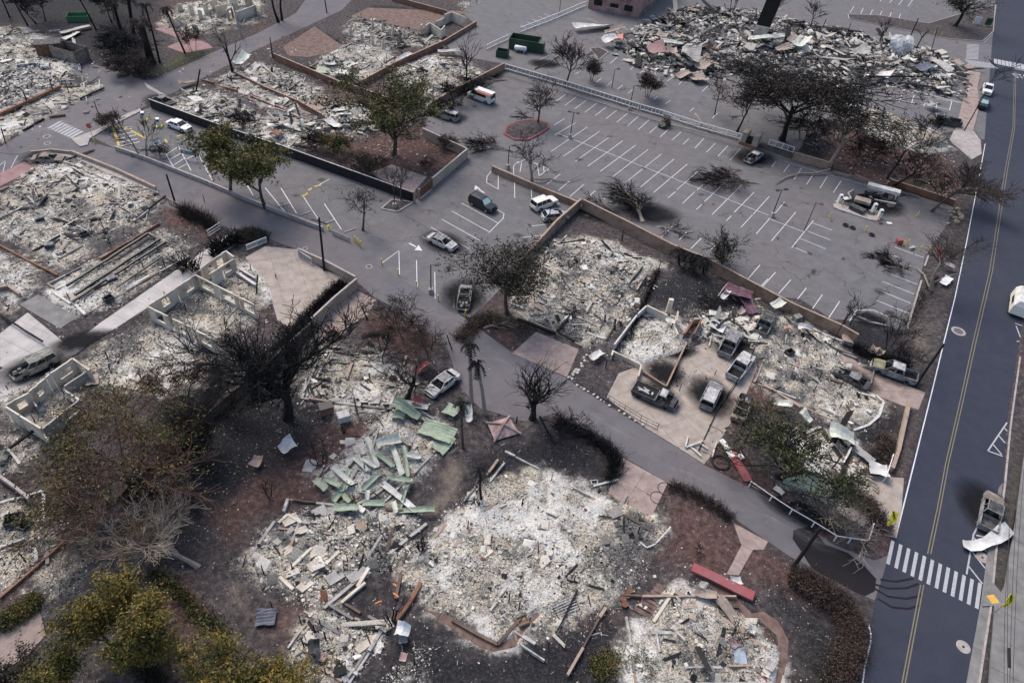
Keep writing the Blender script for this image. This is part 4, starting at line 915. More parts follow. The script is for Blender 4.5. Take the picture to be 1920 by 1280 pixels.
# raised deck of the left house
P = GA([(-10,216),(0,222),(116,168),(112,163),(75,135),(-10,152)]); th = thing('house_deck', 'raised concrete deck with rusty front beam at left edge', 'deck', tuple(P[1]))
o = Vector(P[1]); mb = WMB(o); mb.prism([(p[0],p[1]) for p in P], .75, .95); mb.build('slab', M['concrete'], th)
a, b = G(-10,228), G(116,170); mb = WMB(o); mb.bar(a+Vector((0,0,.8)), b+Vector((0,0,.8)), .5, .45); mb.build('front_beam', M['wall_red'], th)
for f in (.1,.3,.48,.66,.84): p = a.lerp(b, f); mb = WMB(o); mb.obox(p+Vector((0,0,.3)), .3,.3,.7); mb.build('post', M['white_old'], th)
chunks('rubble', [(0,212),(112,166),(75,138),(0,155)], 2500, .15, .6, (.62,.16), 300, lift=.95, flat=.35)

# ------------------------------------------------------------------ fences and railings
def railing(pts, h, label, mat='white', sp=2.2, n_bal=3, z0=0.0, tp=.09, name='railing', cat='railing', rails=(.15, .95), top=False, skip=0.0, bal=.04):
    P = [G(p[0], p[1], z0+(h if top else 0)) for p in pts]; P = [Vector((p.x,p.y,z0)) for p in P]
    th = thing(name, label, cat, tuple(P[0]))
    for a, b in zip(P[:-1], P[1:]):
        L = (b-a).length; n = max(1, round(L/sp))
        for k in range(n+1):
            p = a.lerp(b, k/n)
            if k == n and b is not P[-1]: continue
            mb = WMB(P[0]); mb.obox(p+Vector((0,0,h/2-.04)), tp, tp, h+.12); mb.build('post', M[mat], th)
        for k in range(n):
            if rw.random() < skip: continue
            p = a.lerp(b, k/n); q = a.lerp(b, (k+1)/n)
            for r in rails:
                mb = WMB(P[0]); mb.bar(p+Vector((0,0,h*r)), q+Vector((0,0,h*r)), tp*.8, tp*.8); mb.build('rail', M[mat], th)
            for j in range(n_bal):
                c = p.lerp(q, (j+1)/(n_bal+1)); mb = WMB(P[0]); mb.bar(c+Vector((0,0,h*rails[0]+tp*.4)), c+Vector((0,0,h*rails[-1]-tp*.4)), bal); mb.build('baluster', M[mat], th)
    return th
railing([(947,130),(1062,163),(1180,200),(1196,205)], 1.15, 'white railing along the cream retaining wall with its upper lamp', sp=3.0, n_bal=2, z0=1.16, tp=.16, bal=.1)
railing([(1200,206),(1242,218),(1310,240),(1388,262)], 1.15, 'damaged white railing on the retaining wall right of lamp gap', sp=3.0, n_bal=2, z0=1.16, tp=.15, bal=.1, skip=.12)
railing([(912,94),(955,74)], 1.2, 'short white railing left of the green dumpster', sp=2.6, n_bal=2, tp=.14, bal=.1)
railing([(975,62),(1040,37),(1098,12)], 1.3, 'white railing running towards the pink building', sp=2.8, n_bal=2, tp=.16, bal=.1)
railing([(1440,272),(1465,280),(1486,287)], 1.2, 'broken white railing left of the tan wall', sp=2.4, n_bal=1, tp=.14, bal=.1, skip=.2)
railing([(1409,902),(1448,929),(1486,954),(1528,978),(1570,1004),(1597,1008),(1629,1013)], 1.0, 'white post and rail fence along the lane near the junction', sp=2.6, n_bal=0, tp=.1, rails=(.97,), top=True, name='post_and_rail_fence', cat='fence')
railing([(1629,1013),(1639,981)], 1.0, 'end rail of the white fence turning up beside the twiggy bush', sp=2.0, n_bal=0, tp=.1, rails=(.97,), top=True, name='post_and_rail_fence', cat='fence')
railing([(1662,893),(1676,851)], 1.0, 'white handrail at the roadside by the bent white sheet', sp=2.4, n_bal=0, tp=.1, rails=(.95,), top=True)
railing([(1480,912),(1520,930),(1556,946)], .9, 'white latticed porch railing under the green topped tree', 'white_old', sp=2.4, n_bal=9, tp=.08, name='porch_railing', bal=.05)
railing([(1080,716),(1140,753),(1200,790),(1232,806)], 1.1, 'thin black iron fence along the lane above the white stones', 'dark_metal', sp=2.2, n_bal=2, tp=.05, rails=(.1,.55,.95), name='iron_fence', cat='fence', bal=.02)
railing([(624,440),(640,447),(656,454)], .8, 'grey picket fence end by the yellow bollards', 'concrete', sp=1.2, n_bal=5, tp=.1, name='picket_fence', cat='fence', bal=.11)
railing([(464,470),(500,455)], 1.0, 'white picket gate beside the dark trimmed hedge', 'white', sp=1.6, n_bal=7, tp=.1, name='picket_gate', cat='gate', bal=.06)
railing([(559,480),(585,497)], 1.2, 'white sliding gate leaf beside the tall pole', 'white', sp=2.5, n_bal=8, tp=.07, name='driveway_gate', cat='gate', bal=.05)
railing([(391,444),(414,429)], 1.1, 'cream slatted gate at the top of the tan drive', 'white_old', sp=2.4, n_bal=5, tp=.1, name='driveway_gate', cat='gate', rails=(.1,.5,.95), bal=.06)
railing([(318,382),(352,398),(405,424)], .9, 'tan timber fence under the charred shrubs', 'cap', sp=2.4, n_bal=3, tp=.12, name='timber_fence', cat='fence', bal=.1)
railing([(285,150),(330,128),(380,106)], 1.0, 'green mesh fence beside the road at the palm grove', 'green', sp=2.5, n_bal=8, tp=.06, name='mesh_fence', cat='fence', rails=(.05,.35,.65,.95), bal=.03)
railing([(540,1195),(620,1245),(720,1290)], .5, 'rusty edging', 'rust') if 0 else None
railing([(1295,855),(1345,825)], 1.4, 'thin wire frame', 'dark_metal') if 0 else None
railing([(1310,845),(1345,770),(1395,700),(1420,640)], 1.2, 'charred post fence right of the pale tan forecourt', 'char', sp=3.0, n_bal=0, tp=.09, rails=(.1,.9), name='charred_fence', cat='fence')
railing([(1135,690),(1172,640),(1210,560),(1235,505)], 1.4, 'charred post fence left of the low walled house', 'char', sp=2.6, n_bal=1, tp=.1, rails=(.5,), name='charred_fence', cat='fence', skip=.5)
railing([(330,500),(345,525),(380,510)], 1.2, 'burnt', 'char') if 0 else None

# ------------------------------------------------------------------ lamp posts, utility poles, posts
def lamp(b, h, label, heads=1, base=True, mat='dark_metal', az=0.0, arm=.5):
    p = G(*b); th = thing('lamp_post', label, 'lamp post', tuple(p), az)
    if base: mb = MB(); mb.hexa([(-.32,-.32,-.05),(.32,-.32,-.05),(.32,.32,-.05),(-.32,.32,-.05)], [(-.28,-.28,.75),(.28,-.28,.75),(.28,.28,.75),(-.28,.28,.75)]); mb.build('base', M['concrete'], th)
    mb = MB(); mb.tube([(0,0,.7 if base else -.1),(0,0,h)], [.085,.065], 8); mb.build('pole', M[mat], th)
    for k in range(heads):
        s = 1 if k == 0 else -1
        mb = MB(); mb.bar((0,0,h-.05),(s*arm,0,h), .06); mb.build('arm', M[mat], th)
        mb = MB(); mb.box(min(s*arm,s*(arm+.6)),max(s*arm,s*(arm+.6)),-.2,.2,h-.06,h+.1); mb.build('lamp_head', M[mat], th)
    return th
lamp((808,549),4.7,'black lamp post on white base beside the lane bollards',1,az=.2)
lamp((1069,259),5.0,'twin headed lamp post at the left end of the big bays',2,az=-.2)
lamp((1447,406),5.0,'twin headed lamp post on cream base in mid car park',2,az=.4)
lamp((740,389),4.6,'dark lamp post on grass tip by the black fence',1,az=.3)
lamp((1026,438),4.4,'black lamp post against pale wall in front of silver car',1,False)
lamp((952,316),4.2,'black lamp post at the wall end beside the fallen limb',1,az=.5)
lamp((1508,432),5.2,'rust coloured lamp post at the short bays',1,False,'rust',-.3)
lamp((1180,206),5.0,'black lamp post standing in the gap of the white railing',1)
lamp((1147,165),4.0,'thin lamp post in the upper car park behind the railing',1,False,az=.4)
lamp((193,238),4.6,'street lamp with pale globe beside the zebra crossing',1,False,az=1.2)
lamp((1606,27),6.0,'white lamp post at the far top car park edge, left one',0,False,'white_old')
lamp((1697,42),6.0,'white lamp post with round head at the far top car park',1,False,'white_old',.5)
lamp((1048,30),4.5,'thin dark lamp post by the railing near pink building',1,False)
def pole(b, t, label, r=.14, mat='char', name='utility_pole', cat='utility pole', h=None, arms=False, taper=.8):
    """pole with base at b and tip seen at t; the tip lies on the bearing at the stated height (leaning poles lean)"""
    p = G(*b); hh = h or HT(b, t); q = G(t[0], t[1], hh)
    th = thing(name, label, cat, tuple(p)) if arms else None
    mb = WMB(p); mb.tube([p-Vector((0,0,.2)), q], [r, r*taper], 8)
    if arms:
        mb.build('shaft', M[mat], th); d = (q-p)
        c = p+d*.93; mb = WMB(p); mb.bar(c+Vector((-1.1,.3,0)), c+Vector((1.1,-.3,0)), .1); mb.build('crossarm', M[mat], th); return th
    o = mb.build(name, M[mat]); o.location = p; return tag(o, label, cat)
pole((608,507),(598,408),'tall dark utility pole beside the white sliding gate',.17,'char',arms=True)
pole((329,382),(312,327),'black burnt pole by the lane and timber fence',.15)
pole((1717,722),(1770,645),'black leaning utility pole beside the green pickup',.16,h=7.5)
pole((1487,1063),(1539,988),'thick black pole leaning over the fresh asphalt patch',.2,h=6.5)
pole((1762,247+0),(1790,200),'x') if 0 else None
pole((1807,247),(1849,172),'thin black pole rising beside the far pickups',.12,h=8.0)
pole((133,113),(107,28),'x') if 0 else None
pole((455,72),(435,5),'pale utility pole beside the cream house shell',.2,'concrete')
pole((613,24),(607,-12),'dark pole at the top beside the road',.15)
pole((512,110),(506,70),'dark post on the corner of the brown garden wall',.12)
pole((366,176),(375,130),'charred broken pole stump at the road fork',.16)
pole((1702,80),(1722,35),'burnt pole left of the far street trees',.16,h=7)
pole((1745,100),(1758,52),'thin burnt pole beyond the arcade rubble',.1,h=7)
pole((1586,70),(1596,42),'burnt thin pole behind the arcade, left one',.1,h=4)
pole((1542,55),(1549,37),'short burnt post beside the far burnt car',.12,h=3)
pole((118,295) if 0 else (10,268),(2,240),'dark post at the left edge by the road',.1,h=3.5)
pole((100,172),(93,150),'black post standing on the front edge of the deck',.12,h=3.8)
pole((51,193),(43,170),'black post on the deck nearer the left edge',.12,h=3.8)
pole((130,177),(121,150),'thin leaning post right of the deck',.07,h=3.5)
pole((1043,838),(1012,780),'dark fallen timber leaning by the charred trunk',.16,h=1.6)
pole((1560,645),(1590,587),'thin black leaning stick in the corner verge',.06,h=4)
pole((1797,472),(1772,500),'thin black bent stick beside the roadside debris',.05,h=1.5)
pole((898,595),(889,570),'black') if 0 else None
pole((848,655),(838,628),'thin black gate post by the lane',.09,h=2.3)
pole((1166,452),(1169,432),'black post in the swept corner of the white ash plot',.1,h=2)
pole((480,578) if 0 else (480,553),(483,515),'dark pipe standing in the shell beside big charred tree',.1,h=2.6)
pole((1003,572),(1000,535),'thin black stake at the left of the white ash',.07,h=3)
pole((1134,607),(1135,590),'charred stub in the white ash plot',.12,h=1.5)
pole((1153,620),(1154,598),'second charred stub by the charred fence',.12,h=2)
# stop sign, bollards, crossing signs
def octa(r): return [(r*math.cos(PI/8+k*PI/4), r*math.sin(PI/8+k*PI/4)) for k in range(8)]
def text_part(txt, size, mat, parent, loc, rot, sx=1.0):
    cu = bpy.data.curves.new('lettering', 'FONT'); cu.body = txt; cu.size = size; cu.align_x = 'CENTER'; cu.align_y = 'CENTER'
    t = bpy.data.objects.new('lettering_src', cu); COL.objects.link(t); dg = bpy.context.evaluated_depsgraph_get()
    me = bpy.data.meshes.new_from_object(t.evaluated_get(dg)); bpy.data.objects.remove(t); me.materials.clear(); me.materials.append(M[mat])
    o = link('lettering', me, parent); o.location = loc; o.rotation_euler = rot; return o
p = G(175,260); th = thing('stop_sign', 'red octagonal stop sign beside the zebra crossing corner', 'stop sign', tuple(p), .3)
mb = MB(); mb.tube([(0,0,-.1),(0,0,2.6)], .04, 6); mb.build('post', M['grey_metal'], th)
mb = MB(); oc = octa(.42); mb.add([(x,-.06,2.3+z) for x, z in oc]+[(x,-.04,2.3+z) for x, z in oc], [tuple(range(8)), tuple(range(15,7,-1))]+[(i,8+i,8+(i+1)%8,(i+1)%8) for i in range(8)]); mb.build('sign_plate', M['signred'], th)
text_part('STOP', .28, 'white', th, (0,-.075,2.3), (PI/2,0,0))
def bollard(b, label, h=1.05, r=.09, lean=(0,0), mat='yellow'):
    p = G(*b); mb = MB(); mb.tube([(0,0,-.1),(lean[0]*.5,lean[1]*.5,h*.5),(lean[0],lean[1],h)], r, 8); o = mb.build('bollard', M[mat]); o.location = p
    mb2 = MB(); mb2.tube([(lean[0]*.62,lean[1]*.62,h*.62),(lean[0]*.78,lean[1]*.78,h*.78)], r*1.08, 8); mb2.build('band', M['white_old'], o)
    return tag(o, label, 'bollard', 'yellow bollards')
for b, lab in [((665,454),'leftmost of four yellow bollards beside the grassy tip'),((669,457),'second of four yellow bollards beside the grassy tip'),((673,460),'third of four yellow bollards beside the grassy tip'),((675,463),'rightmost of four yellow bollards beside the grassy tip'),((716,496),'leaning yellow bollard at the corner of the white triangle line'),((747,515),'yellow bollard at the foot of the first white lane line'),((781,538),'yellow bollard at the foot of the second white lane line'),((822,564),'yellow bollard right of the black lamp post'),((872,592),'yellow bollard hidden in brush by the stripped burnt car'),
    ((1555,408),'leftmost yellow bollard below the kiosk island'),((1622,434),'yellow bollard between the two oil stains'),((1718,406),'yellow bollard beside the pale stones'),((1692,462),'yellow bollard by the red cabinet'),((1700,459),'second yellow bollard by the red cabinet'),((1724,470),'yellow bollard above the broken branch'),((1739,474),'yellow bollard nearest the verge tree'),((1577,387),'yellow bollard at the left end of kiosk island'),((1641,405),'yellow bollard at the right end of kiosk island'),((281,222),'yellow bollard left of ticket machine'),((292,232),'yellow bollard between the ticket machines'),((306,235),'yellow bollard right of ticket machine'),((269,222),'yellow bollard near the bare tree top'),((179,270),'yellow post at the car park corner'),((1751,66),'yellow post on the far traffic island'),((1764,68),'second yellow post on the far traffic island')]:
    bollard(b, lab, lean=(rw.uniform(-.1,.1), rw.uniform(-.05,.05)))
for b, lab, h in [((617,431),'yellow fire hydrant beside the picket fence end',.8)]:
    p = G(*b); th = thing('fire_hydrant', lab, 'hydrant', tuple(p)); mb = MB(); mb.tube([(0,0,0),(0,0,.1),(0,0,.12),(0,0,.6),(0,0,.75),(0,0,.85)], [.2,.2,.14,.14,.16,.03], 10); mb.build('body', M['signyellow'], th)
    for s in (-1,1): mb = MB(); mb.tube([(s*.1,0,.45),(s*.27,0,.45)], .07, 8); mb.build('nozzle', M['signyellow'], th)
# pedestrian crossing sign at the right, with walking figure
def walker(th, c, s, ax, mat='black'):
    """walking figure on a sign face spanned by ax (x) and z"""
    X = Vector(ax); Z_ = Vector((0,0,1)); N = X.cross(Z_)*-1
    q = lambda x, z: Vector(c)+X*x*s+Z_*z*s+N*.03*0
    mb = MB()
    for a, b, w in [((0,.05),(0,.32),.15),((0,.05),(-.17,-.35),.09),((0,.05),(.17,-.32),.09),((0,.28),(-.2,.05),.07),((0,.28),(.2,.08),.07)]: mb.bar(q(*a), q(*b), w*s, .02)
    mb.tube([q(0,.36), q(0,.5)], .085*s, 8); return mb.build('walking_figure', M[mat], th)
def xsign(b, label, rz, h=2.7, s=.62, tilt=.55):
    p = G(*b); th = thing('crossing_sign', label, 'road sign', tuple(p), rz)
    mb = MB(); mb.tube([(0,0,-.1),(0,0,h-s*.5)], .045, 6); mb.build('post', M['grey_metal'], th)
    mb = MB(); mb.hexa([(0,-.07,-s),(s,-.07,0),(0,-.07,s),(-s,-.07,0)], [(0,-.045,-s),(s,-.045,0),(0,-.045,s),(-s,-.045,0)]); pl_ = mb.build('diamond_plate', M['signyellow'], th); pl_.location = (0,0,h); pl_.rotation_euler = (-tilt,0,0)
    walker(pl_, (0,-.09,0), .8*s/.55, (1,0,0))
    mb = MB(); mb.box(-.42,.42,-.07,-.045,-.19,.19); ap = mb.build('arrow_plate', M['signyellow'], th); ap.location = (0,-.1,h-s-.3); ap.rotation_euler = (-tilt,0,0)
    mb = MB(); mb.bar((-.28,-.08,-.1),(.22,-.08,.1),.06,.02); mb.build('arrow', M['black'], ap); return th
xsign((1864,1148), 'yellow diamond pedestrian sign with walking figure at the right kerb', .35)
xsign((1656,992), 'bent yellow pedestrian sign above the twiggy bush at the junction', .5, 2.4, .7, .7)
p = G(1860,1124); mb = MB(); mb.box(-.42,.42,-.42,.42,.14,.175); o = mb.build('tactile_pad', M['padyellow']); o.location = p; o.rotation_euler = (0,0,.25); tag(o, 'orange tactile pad on the kerb ramp', 'pad')
# overhead wires at the right edge
def wire(a, b, za, zb, label, sag=.8, r=.022):
    A = G(a[0],a[1],za); B = G(b[0],b[1],zb); mb = MB()
    mb.tube([A.lerp(B, k/14)-Vector((0,0,sag*4*(k/14)*(1-k/14))) for k in range(15)], r, 4)
    o = mb.build('power_line', M['black']); tag(o, label, 'power line', 'overhead power lines'); return o
for k, (a, b, lab) in enumerate([((1889,1300),(1898,860),'leftmost overhead cable above the right pavement'),((1893,1300),(1914,830),'second overhead cable above the right pavement'),((1899,1300),(1921,870),'third overhead cable above the right pavement'),((1883,1300),(1893,1000),'thin overhead cable nearest the road')]):
    wire(a, b, 9, 8.6, lab, .3)
wire((0,286),(60,282),3,.3,'slack black cable drooping by the brown burnt car',.5,.03)
wire((352,176),(300,178),1.2,.2,'black cable hanging from the fallen pole to burnt car',.6,.03)
mb = MB(); a = G(1892,1215,8.8); b = G(1893,1250,8.8); mb.tube([a, b], .12, 6); o = mb.build('cable_splice', M['black']); tag(o, 'black splice case hanging on the overhead cable', 'cable case')

for k, (x, y, h, lab) in enumerate([(327,52,2.4,'cream wall stub left of the cream walled shell, lowest'),(350,58,2.0,'cream wall stub in front of the cream walled shell'),(368,60,1.8,'cream wall stub nearest the road at the cream walled shell'),(362,30,2.4,'brown stained pier inside the cream walled shell'),(340,24,2.2,'cream pier behind the left stubs'),(378,38,2.4,'tan pier in the middle of the cream walled shell')]):
    p = G(x, y); mb = MB(); mb.hexa([(-.7,-.2,-.1),(.7,-.2,-.1),(.7,.2,-.1),(-.7,.2,-.1)], [(-.5,-.18,h),(.45,-.18,h*.8),(.45,.18,h*.85),(-.5,.18,h*.95)]); o = mb.build('wall_stub', M['shell']); o.location = p; o.rotation_euler = (0,0,.5+.9*(k % 2)); tag(o, lab, 'wall stub', 'wall stubs of the cream house')
# ------------------------------------------------------------------ trees
M['bark_dark'] = pm('charred_bark', (.007, .007, .008), (.026, .023, .022), 2.5, .95)
M['bark_brown'] = pm('brown_bark', (.045, .034, .028), (.11, .085, .07), 2.0, .95)
M['bark_pale'] = pm('pale_grey_bark', (.14, .115, .095), (.30, .25, .21), 1.6, .95, c3=(.07, .055, .047))
M['twig_dark'] = pm('charred_twigs', (.006, .006, .007), (.017, .016, .016), 1.0, .95)
M['twig_brown'] = pm('brown_twigs', (.022, .017, .015), (.060, .044, .038), .8, .95)
M['twig_rust'] = pm('rusty_twigs', (.05, .027, .02), (.10, .055, .04), .8, .95)
M['twig_pale'] = pm('pale_twigs', (.17, .14, .11), (.33, .275, .225), .8, .95)
def leafm(name, stops):
    n = NT(name, .7, 0, .25); t = n.attr('tone'); return n.out(n.ramp(t, stops))
M['leaf_olive'] = leafm('scorched_olive_leaves', [(0, (.016, .020, .009)), (.35, (.055, .063, .019)), (.6, (.125, .115, .032)), (.8, (.15, .098, .03)), (1, (.125, .06, .028))])
M['leaf_yellow'] = leafm('yellowed_leaves', [(0, (.022, .026, .010)), (.3, (.075, .078, .020)), (.55, (.17, .13, .028)), (.85, (.25, .135, .035)), (1, (.12, .20, .025))])
M['leaf_green'] = leafm('green_leaves', [(0, (.014, .018, .010)), (.4, (.036, .044, .018)), (.75, (.072, .076, .03)), (1, (.10, .08, .04))])
M['leaf_dead'] = leafm('dead_leaves', [(0, (.02, .016, .014)), (.5, (.06, .042, .034)), (1, (.13, .085, .065))])
M['leaf_dark'] = leafm('scorched_dark_leaves', [(0, (.010, .010, .008)), (.5, (.026, .025, .016)), (1, (.055, .048, .03))])

M['leaf_umbrella'] = leafm('brown_black_leaves', [(0, (.014, .012, .010)), (.5, (.034, .027, .021)), (1, (.075, .056, .042))])

def grow(rd, lv, L0, r0, ratio=.62, spread=.75, curv=.18, up=.08, d0=(0, 0, 1), split=.55, multi=1):
    """recursive limbs -> list of segments (x0,y0,z0,x1,y1,z1,ra,rb,level) and tips"""
    S = []; tips = []; st = []
    for k in range(multi):
        if multi == 1: st.append(((0, 0, 0), d0, L0, r0, 0))
        else:
            a = 2*PI*(k+rd.random()*.6)/multi; s = spread*.45
            d = (d0[0]+math.cos(a)*s, d0[1]+math.sin(a)*s, d0[2]); st.append(((math.cos(a)*r0*.6, math.sin(a)*r0*.6, 0), d, L0*rd.uniform(.85, 1.1), r0*.75, 0))
    N = len(lv)
    while st:
        p, d, L, r, l = st.pop()
        ns = 5 if l == 0 else (4 if l == 1 else 3 if l < N-1 else 2)
        nodes = [(p, d, r)]; x, y, z = p; dx, dy, dz = d
        for s in range(ns):
            cv = curv*.35 if l == 0 else curv
            dx += rd.gauss(0, cv); dy += rd.gauss(0, cv); dz += rd.gauss(0, cv*.7)+(up if l else .1*(up > 0))
            q = math.sqrt(dx*dx+dy*dy+dz*dz) or 1; dx /= q; dy /= q; dz /= q
            h = L/ns; nx, ny, nz = x+dx*h, y+dy*h, z+dz*h
            if nz < .05: nz = .05
            ra = r*(1-.42*s/ns); rb = r*(1-.42*(s+1)/ns)
            if l == N: rb = r*.4 if s == ns-1 else rb
            S.append((x, y, z, nx, ny, nz, ra, rb, l)); x, y, z = nx, ny, nz; nodes.append(((x, y, z), (dx, dy, dz), rb))
        if l >= N: tips.append((x, y, z)); continue
        n = lv[l]
        for k in range(n):
            t = (split+(1-split)*(k+rd.random()*.8)/n) if l == 0 else .25+.75*(k+rd.random())/n
            t = min(t, 1.0); i = min(int(t*ns+.5), ns); P, D, rr = nodes[max(1, i)]
            # random direction around D
            ax = (rd.gauss(0, 1), rd.gauss(0, 1), rd.gauss(0, 1)); dp = sum(a*b for a, b in zip(ax, D))
            ox = [a-dp*b for a, b in zip(ax, D)]; q = math.sqrt(sum(a*a for a in ox)) or 1
            s = spread*rd.uniform(.6, 1.25)
            nd = [b*math.cos(s)+a/q*math.sin(s) for a, b in zip(ox, D)]
            st.append((P, tuple(nd), L*ratio*rd.uniform(.75, 1.2), rr*rd.uniform(.5, .72), l+1))
    return np.array(S), np.array(tips)
def seg_mesh(name, S, mat, smin=.0, smax=9, sides=None):
    r = np.maximum(S[:, 6], .0)
    if not len(S): return None
    VV = []; FF = []; off = 0
    for lo, hi, n in ((0, .045, 3), (.045, .14, 4), (.14, 9, 7)):
        s = S[(r >= lo) & (r < hi)]
        if not len(s): continue
        a = s[:, 0:3]; b = s[:, 3:6]; d = b-a; d /= np.linalg.norm(d, axis=1, keepdims=True)+1e-9
        h = np.where(np.abs(d[:, 2:3]) < .9, np.array([[0, 0, 1.]]), np.array([[1., 0, 0]])); x = np.cross(d, h); x /= np.linalg.norm(x, axis=1, keepdims=True)+1e-9; y = np.cross(d, x)
        an = np.arange(n)*2*PI/n; c = np.cos(an)[None, :, None]; q = np.sin(an)[None, :, None]
        ring = x[:, None]*c+y[:, None]*q
        A = a[:, None]-d[:, None]*s[:, 6][:, None, None]*.3+ring*s[:, 6][:, None, None]; B = b[:, None]+d[:, None]*s[:, 7][:, None, None]*.3+ring*s[:, 7][:, None, None]
        V = np.concatenate([A, B], 1).reshape(-1, 3); k = np.arange(n)
        F = np.stack([k, (k+1) % n, (k+1) % n+n, k+n], 1)[None]+(np.arange(len(s))*2*n)[:, None, None]+off
        VV.append(V); FF.append(F.reshape(-1, 4)); off += len(V)
    return mesh_np(name, np.concatenate(VV), [np.concatenate(FF)], None, [mat])
def leaf_mesh(name, tips, n, spread, size, mat, seed, tone=(.5, .22), droop=0.):
    R = np.random.RandomState(seed); c = np.repeat(tips, n, 0)+R.randn(len(tips)*n, 3)*spread*np.array([1, 1, .75]); c[:, 2] = np.maximum(c[:, 2]-droop*R.rand(len(c)), .08)
    m = len(c); u = R.randn(m, 3); u[:, 2] *= .7; u /= np.linalg.norm(u, axis=1, keepdims=True); w = R.randn(m, 3); w = np.cross(u, w); w /= np.linalg.norm(w, axis=1, keepdims=True)
    s = size*(.6+.8*R.rand(m))[:, None]
    V = np.stack([c-u*s, c+w*s*.38, c+u*s, c-w*s*.38], 1).reshape(-1, 3); F = np.arange(m*4).reshape(-1, 4)
    cl = fbm(c[:, 0]+50, c[:, 1]+c[:, 2]*.7+50, 1.1, seed); hz = (c[:, 2]-c[:, 2].min())/(np.ptp(c[:, 2])+1e-6)
    t = np.clip(tone[0]+tone[1]*R.randn(m)*.8+.8*(cl-.5), 0, 1)
    return mesh_np(name, V, [F], {'tone': np.repeat(t, 4)}, [mat])
def tree(base, H, R, label, seed, lv=(5, 5, 4, 3), wood='bark_brown', twig='twig_brown', leaf=None, nleaf=4, lsize=.16, lspread=.35, lmask=None, lean=(0, 0), r0=None,
         spread=.75, up=.08, curv=.18, split=.5, ratio=.64, multi=1, trunk=.35, name='tree', cat='tree', tone=(.5, .22), group=None, flatc=None, d0=None, twigr=1.0):
    rd = random.Random(seed); r0 = r0 or max(.05, H*.028)
    S, T = grow(rd, lv, 1.0*trunk*10, 1.0, ratio, spread, curv, up, d0 or (lean[0], lean[1], 1), split, multi)
    pts = S[:, 3:6]
    # fit to the tree's measured height and spread
    top = np.percentile(pts[:, 2], 97.5); cx = np.median(T[:, 0])*0; rad = np.percentile(np.hypot(T[:, 0]-np.mean(T[:, 0]), T[:, 1]-np.mean(T[:, 1])), 86)
    sx = R/max(rad, 1e-3); sz = H/top
    if flatc:   # flatten crowns into a parasol
        for ar, ii in ((S, 2), (S, 5), (T, 2)):
            z = ar[:, ii]*sz/H; ar[:, ii] = np.where(z > flatc, flatc+(z-flatc)*.55, z)*H/sz
        sz *= 1/(flatc+(1-flatc)*.55)
    # stand the crown over its foot (plus the wanted lean)
    mx, my = T[:, 0].mean()-lean[0]*top*.6, T[:, 1].mean()-lean[1]*top*.6
    if d0 is None:
        for ar, ix, iz in ((S, 0, 2), (S, 3, 5), (T, 0, 2)):
            f = np.clip(ar[:, iz]/(top*.62), 0, 1.2); ar[:, ix] -= mx*f; ar[:, ix+1] -= my*f
    k = np.minimum(1, S[:, 2]*sz/(H*.35)); k2 = np.minimum(1, S[:, 5]*sz/(H*.35))
    S[:, 0] *= sx; S[:, 1] *= sx; S[:, 3] *= sx; S[:, 4] *= sx; S[:, 2] *= sz; S[:, 5] *= sz
    T = T*np.array([sx, sx, sz])
    rr = S[:, 6:8]*r0; S[:, 6:8] = np.maximum(rr, .021*twigr*max(1.0, min(1.9, G(*base).y/80)))
    S[0, 6] *= 1.5; S[0, 2] = -.2
    g = G(*base); th = thing(name, label, cat, (g.x, g.y, .02), 0, group)
    lim = S[:, 8] <= 1
    link('trunk', seg_mesh('trunk', S[lim], M[wood]), th)
    if (~lim).any(): link('branches', seg_mesh('branches', S[~lim], M[twig]), th)
    if leaf:
        T2 = T
        if lmask is not None:
            q = T/np.array([R, R, H]); keep = np.array([lmask(*v, rd) for v in q]); T2 = T[keep]
        if len(T2): link('crown', leaf_mesh('crown', T2, nleaf, lspread, lsize, M[leaf], seed, tone), th)
    return th
DK = dict(wood='bark_dark', twig='twig_dark')
PL = dict(wood='bark_pale', twig='twig_pale')
# ---- living or half scorched crowns
tree((738,292),13.5,7.4,'large dense brown tree with green top standing in the red soil yard',1,(7,5,5,4),leaf='leaf_olive',nleaf=15,lsize=.24,lspread=.45,lmask=lambda x,y,z,r: z>.6 or r.random()<.35,spread=.5,up=.12,trunk=.3,split=.3,tone=(.42,.2))
tree((432,362),9.5,3.7,'leafy tree by the picket wall, left of the car park pair',2,(5,5,5,4),leaf='leaf_olive',nleaf=16,lsize=.24,lspread=.42,lmask=lambda x,y,z,r: z>.5 or r.random()<.25,spread=.6,trunk=.42,tone=(.5,.2),up=.14)
tree((498,390),10,3.7,'leafy tree by the picket wall, right of the car park pair',3,(5,5,5,4),leaf='leaf_olive',nleaf=16,lsize=.24,lspread=.42,lmask=lambda x,y,z,r: z>.5 or r.random()<.25,spread=.58,trunk=.42,tone=(.5,.2),up=.14)
tree((952,590),10,5.0,'dense grey green tree at the lane corner of white ash plot',4,(6,5,5,4),leaf='leaf_dark',nleaf=14,lsize=.17,lspread=.36,lmask=lambda x,y,z,r: z>.45 or r.random()<.45,wood='bark_brown',twig='twig_brown',spread=.6,trunk=.38,tone=(.6,.22),up=.12)
tree((1458,893),6.4,6.2,'spreading tree with bright green leaf tops over the white sheets',5,(6,5,5,4),leaf='leaf_green',nleaf=20,lsize=.15,lspread=.33,lmask=lambda x,y,z,r: (z>.6 and r.random()<.75) or (z>.45 and r.random()<.35),spread=.85,trunk=.26,split=.3,twig='twig_dark',wood='bark_dark',tone=(.55,.22),flatc=.6,r0=.34,twigr=1.7)
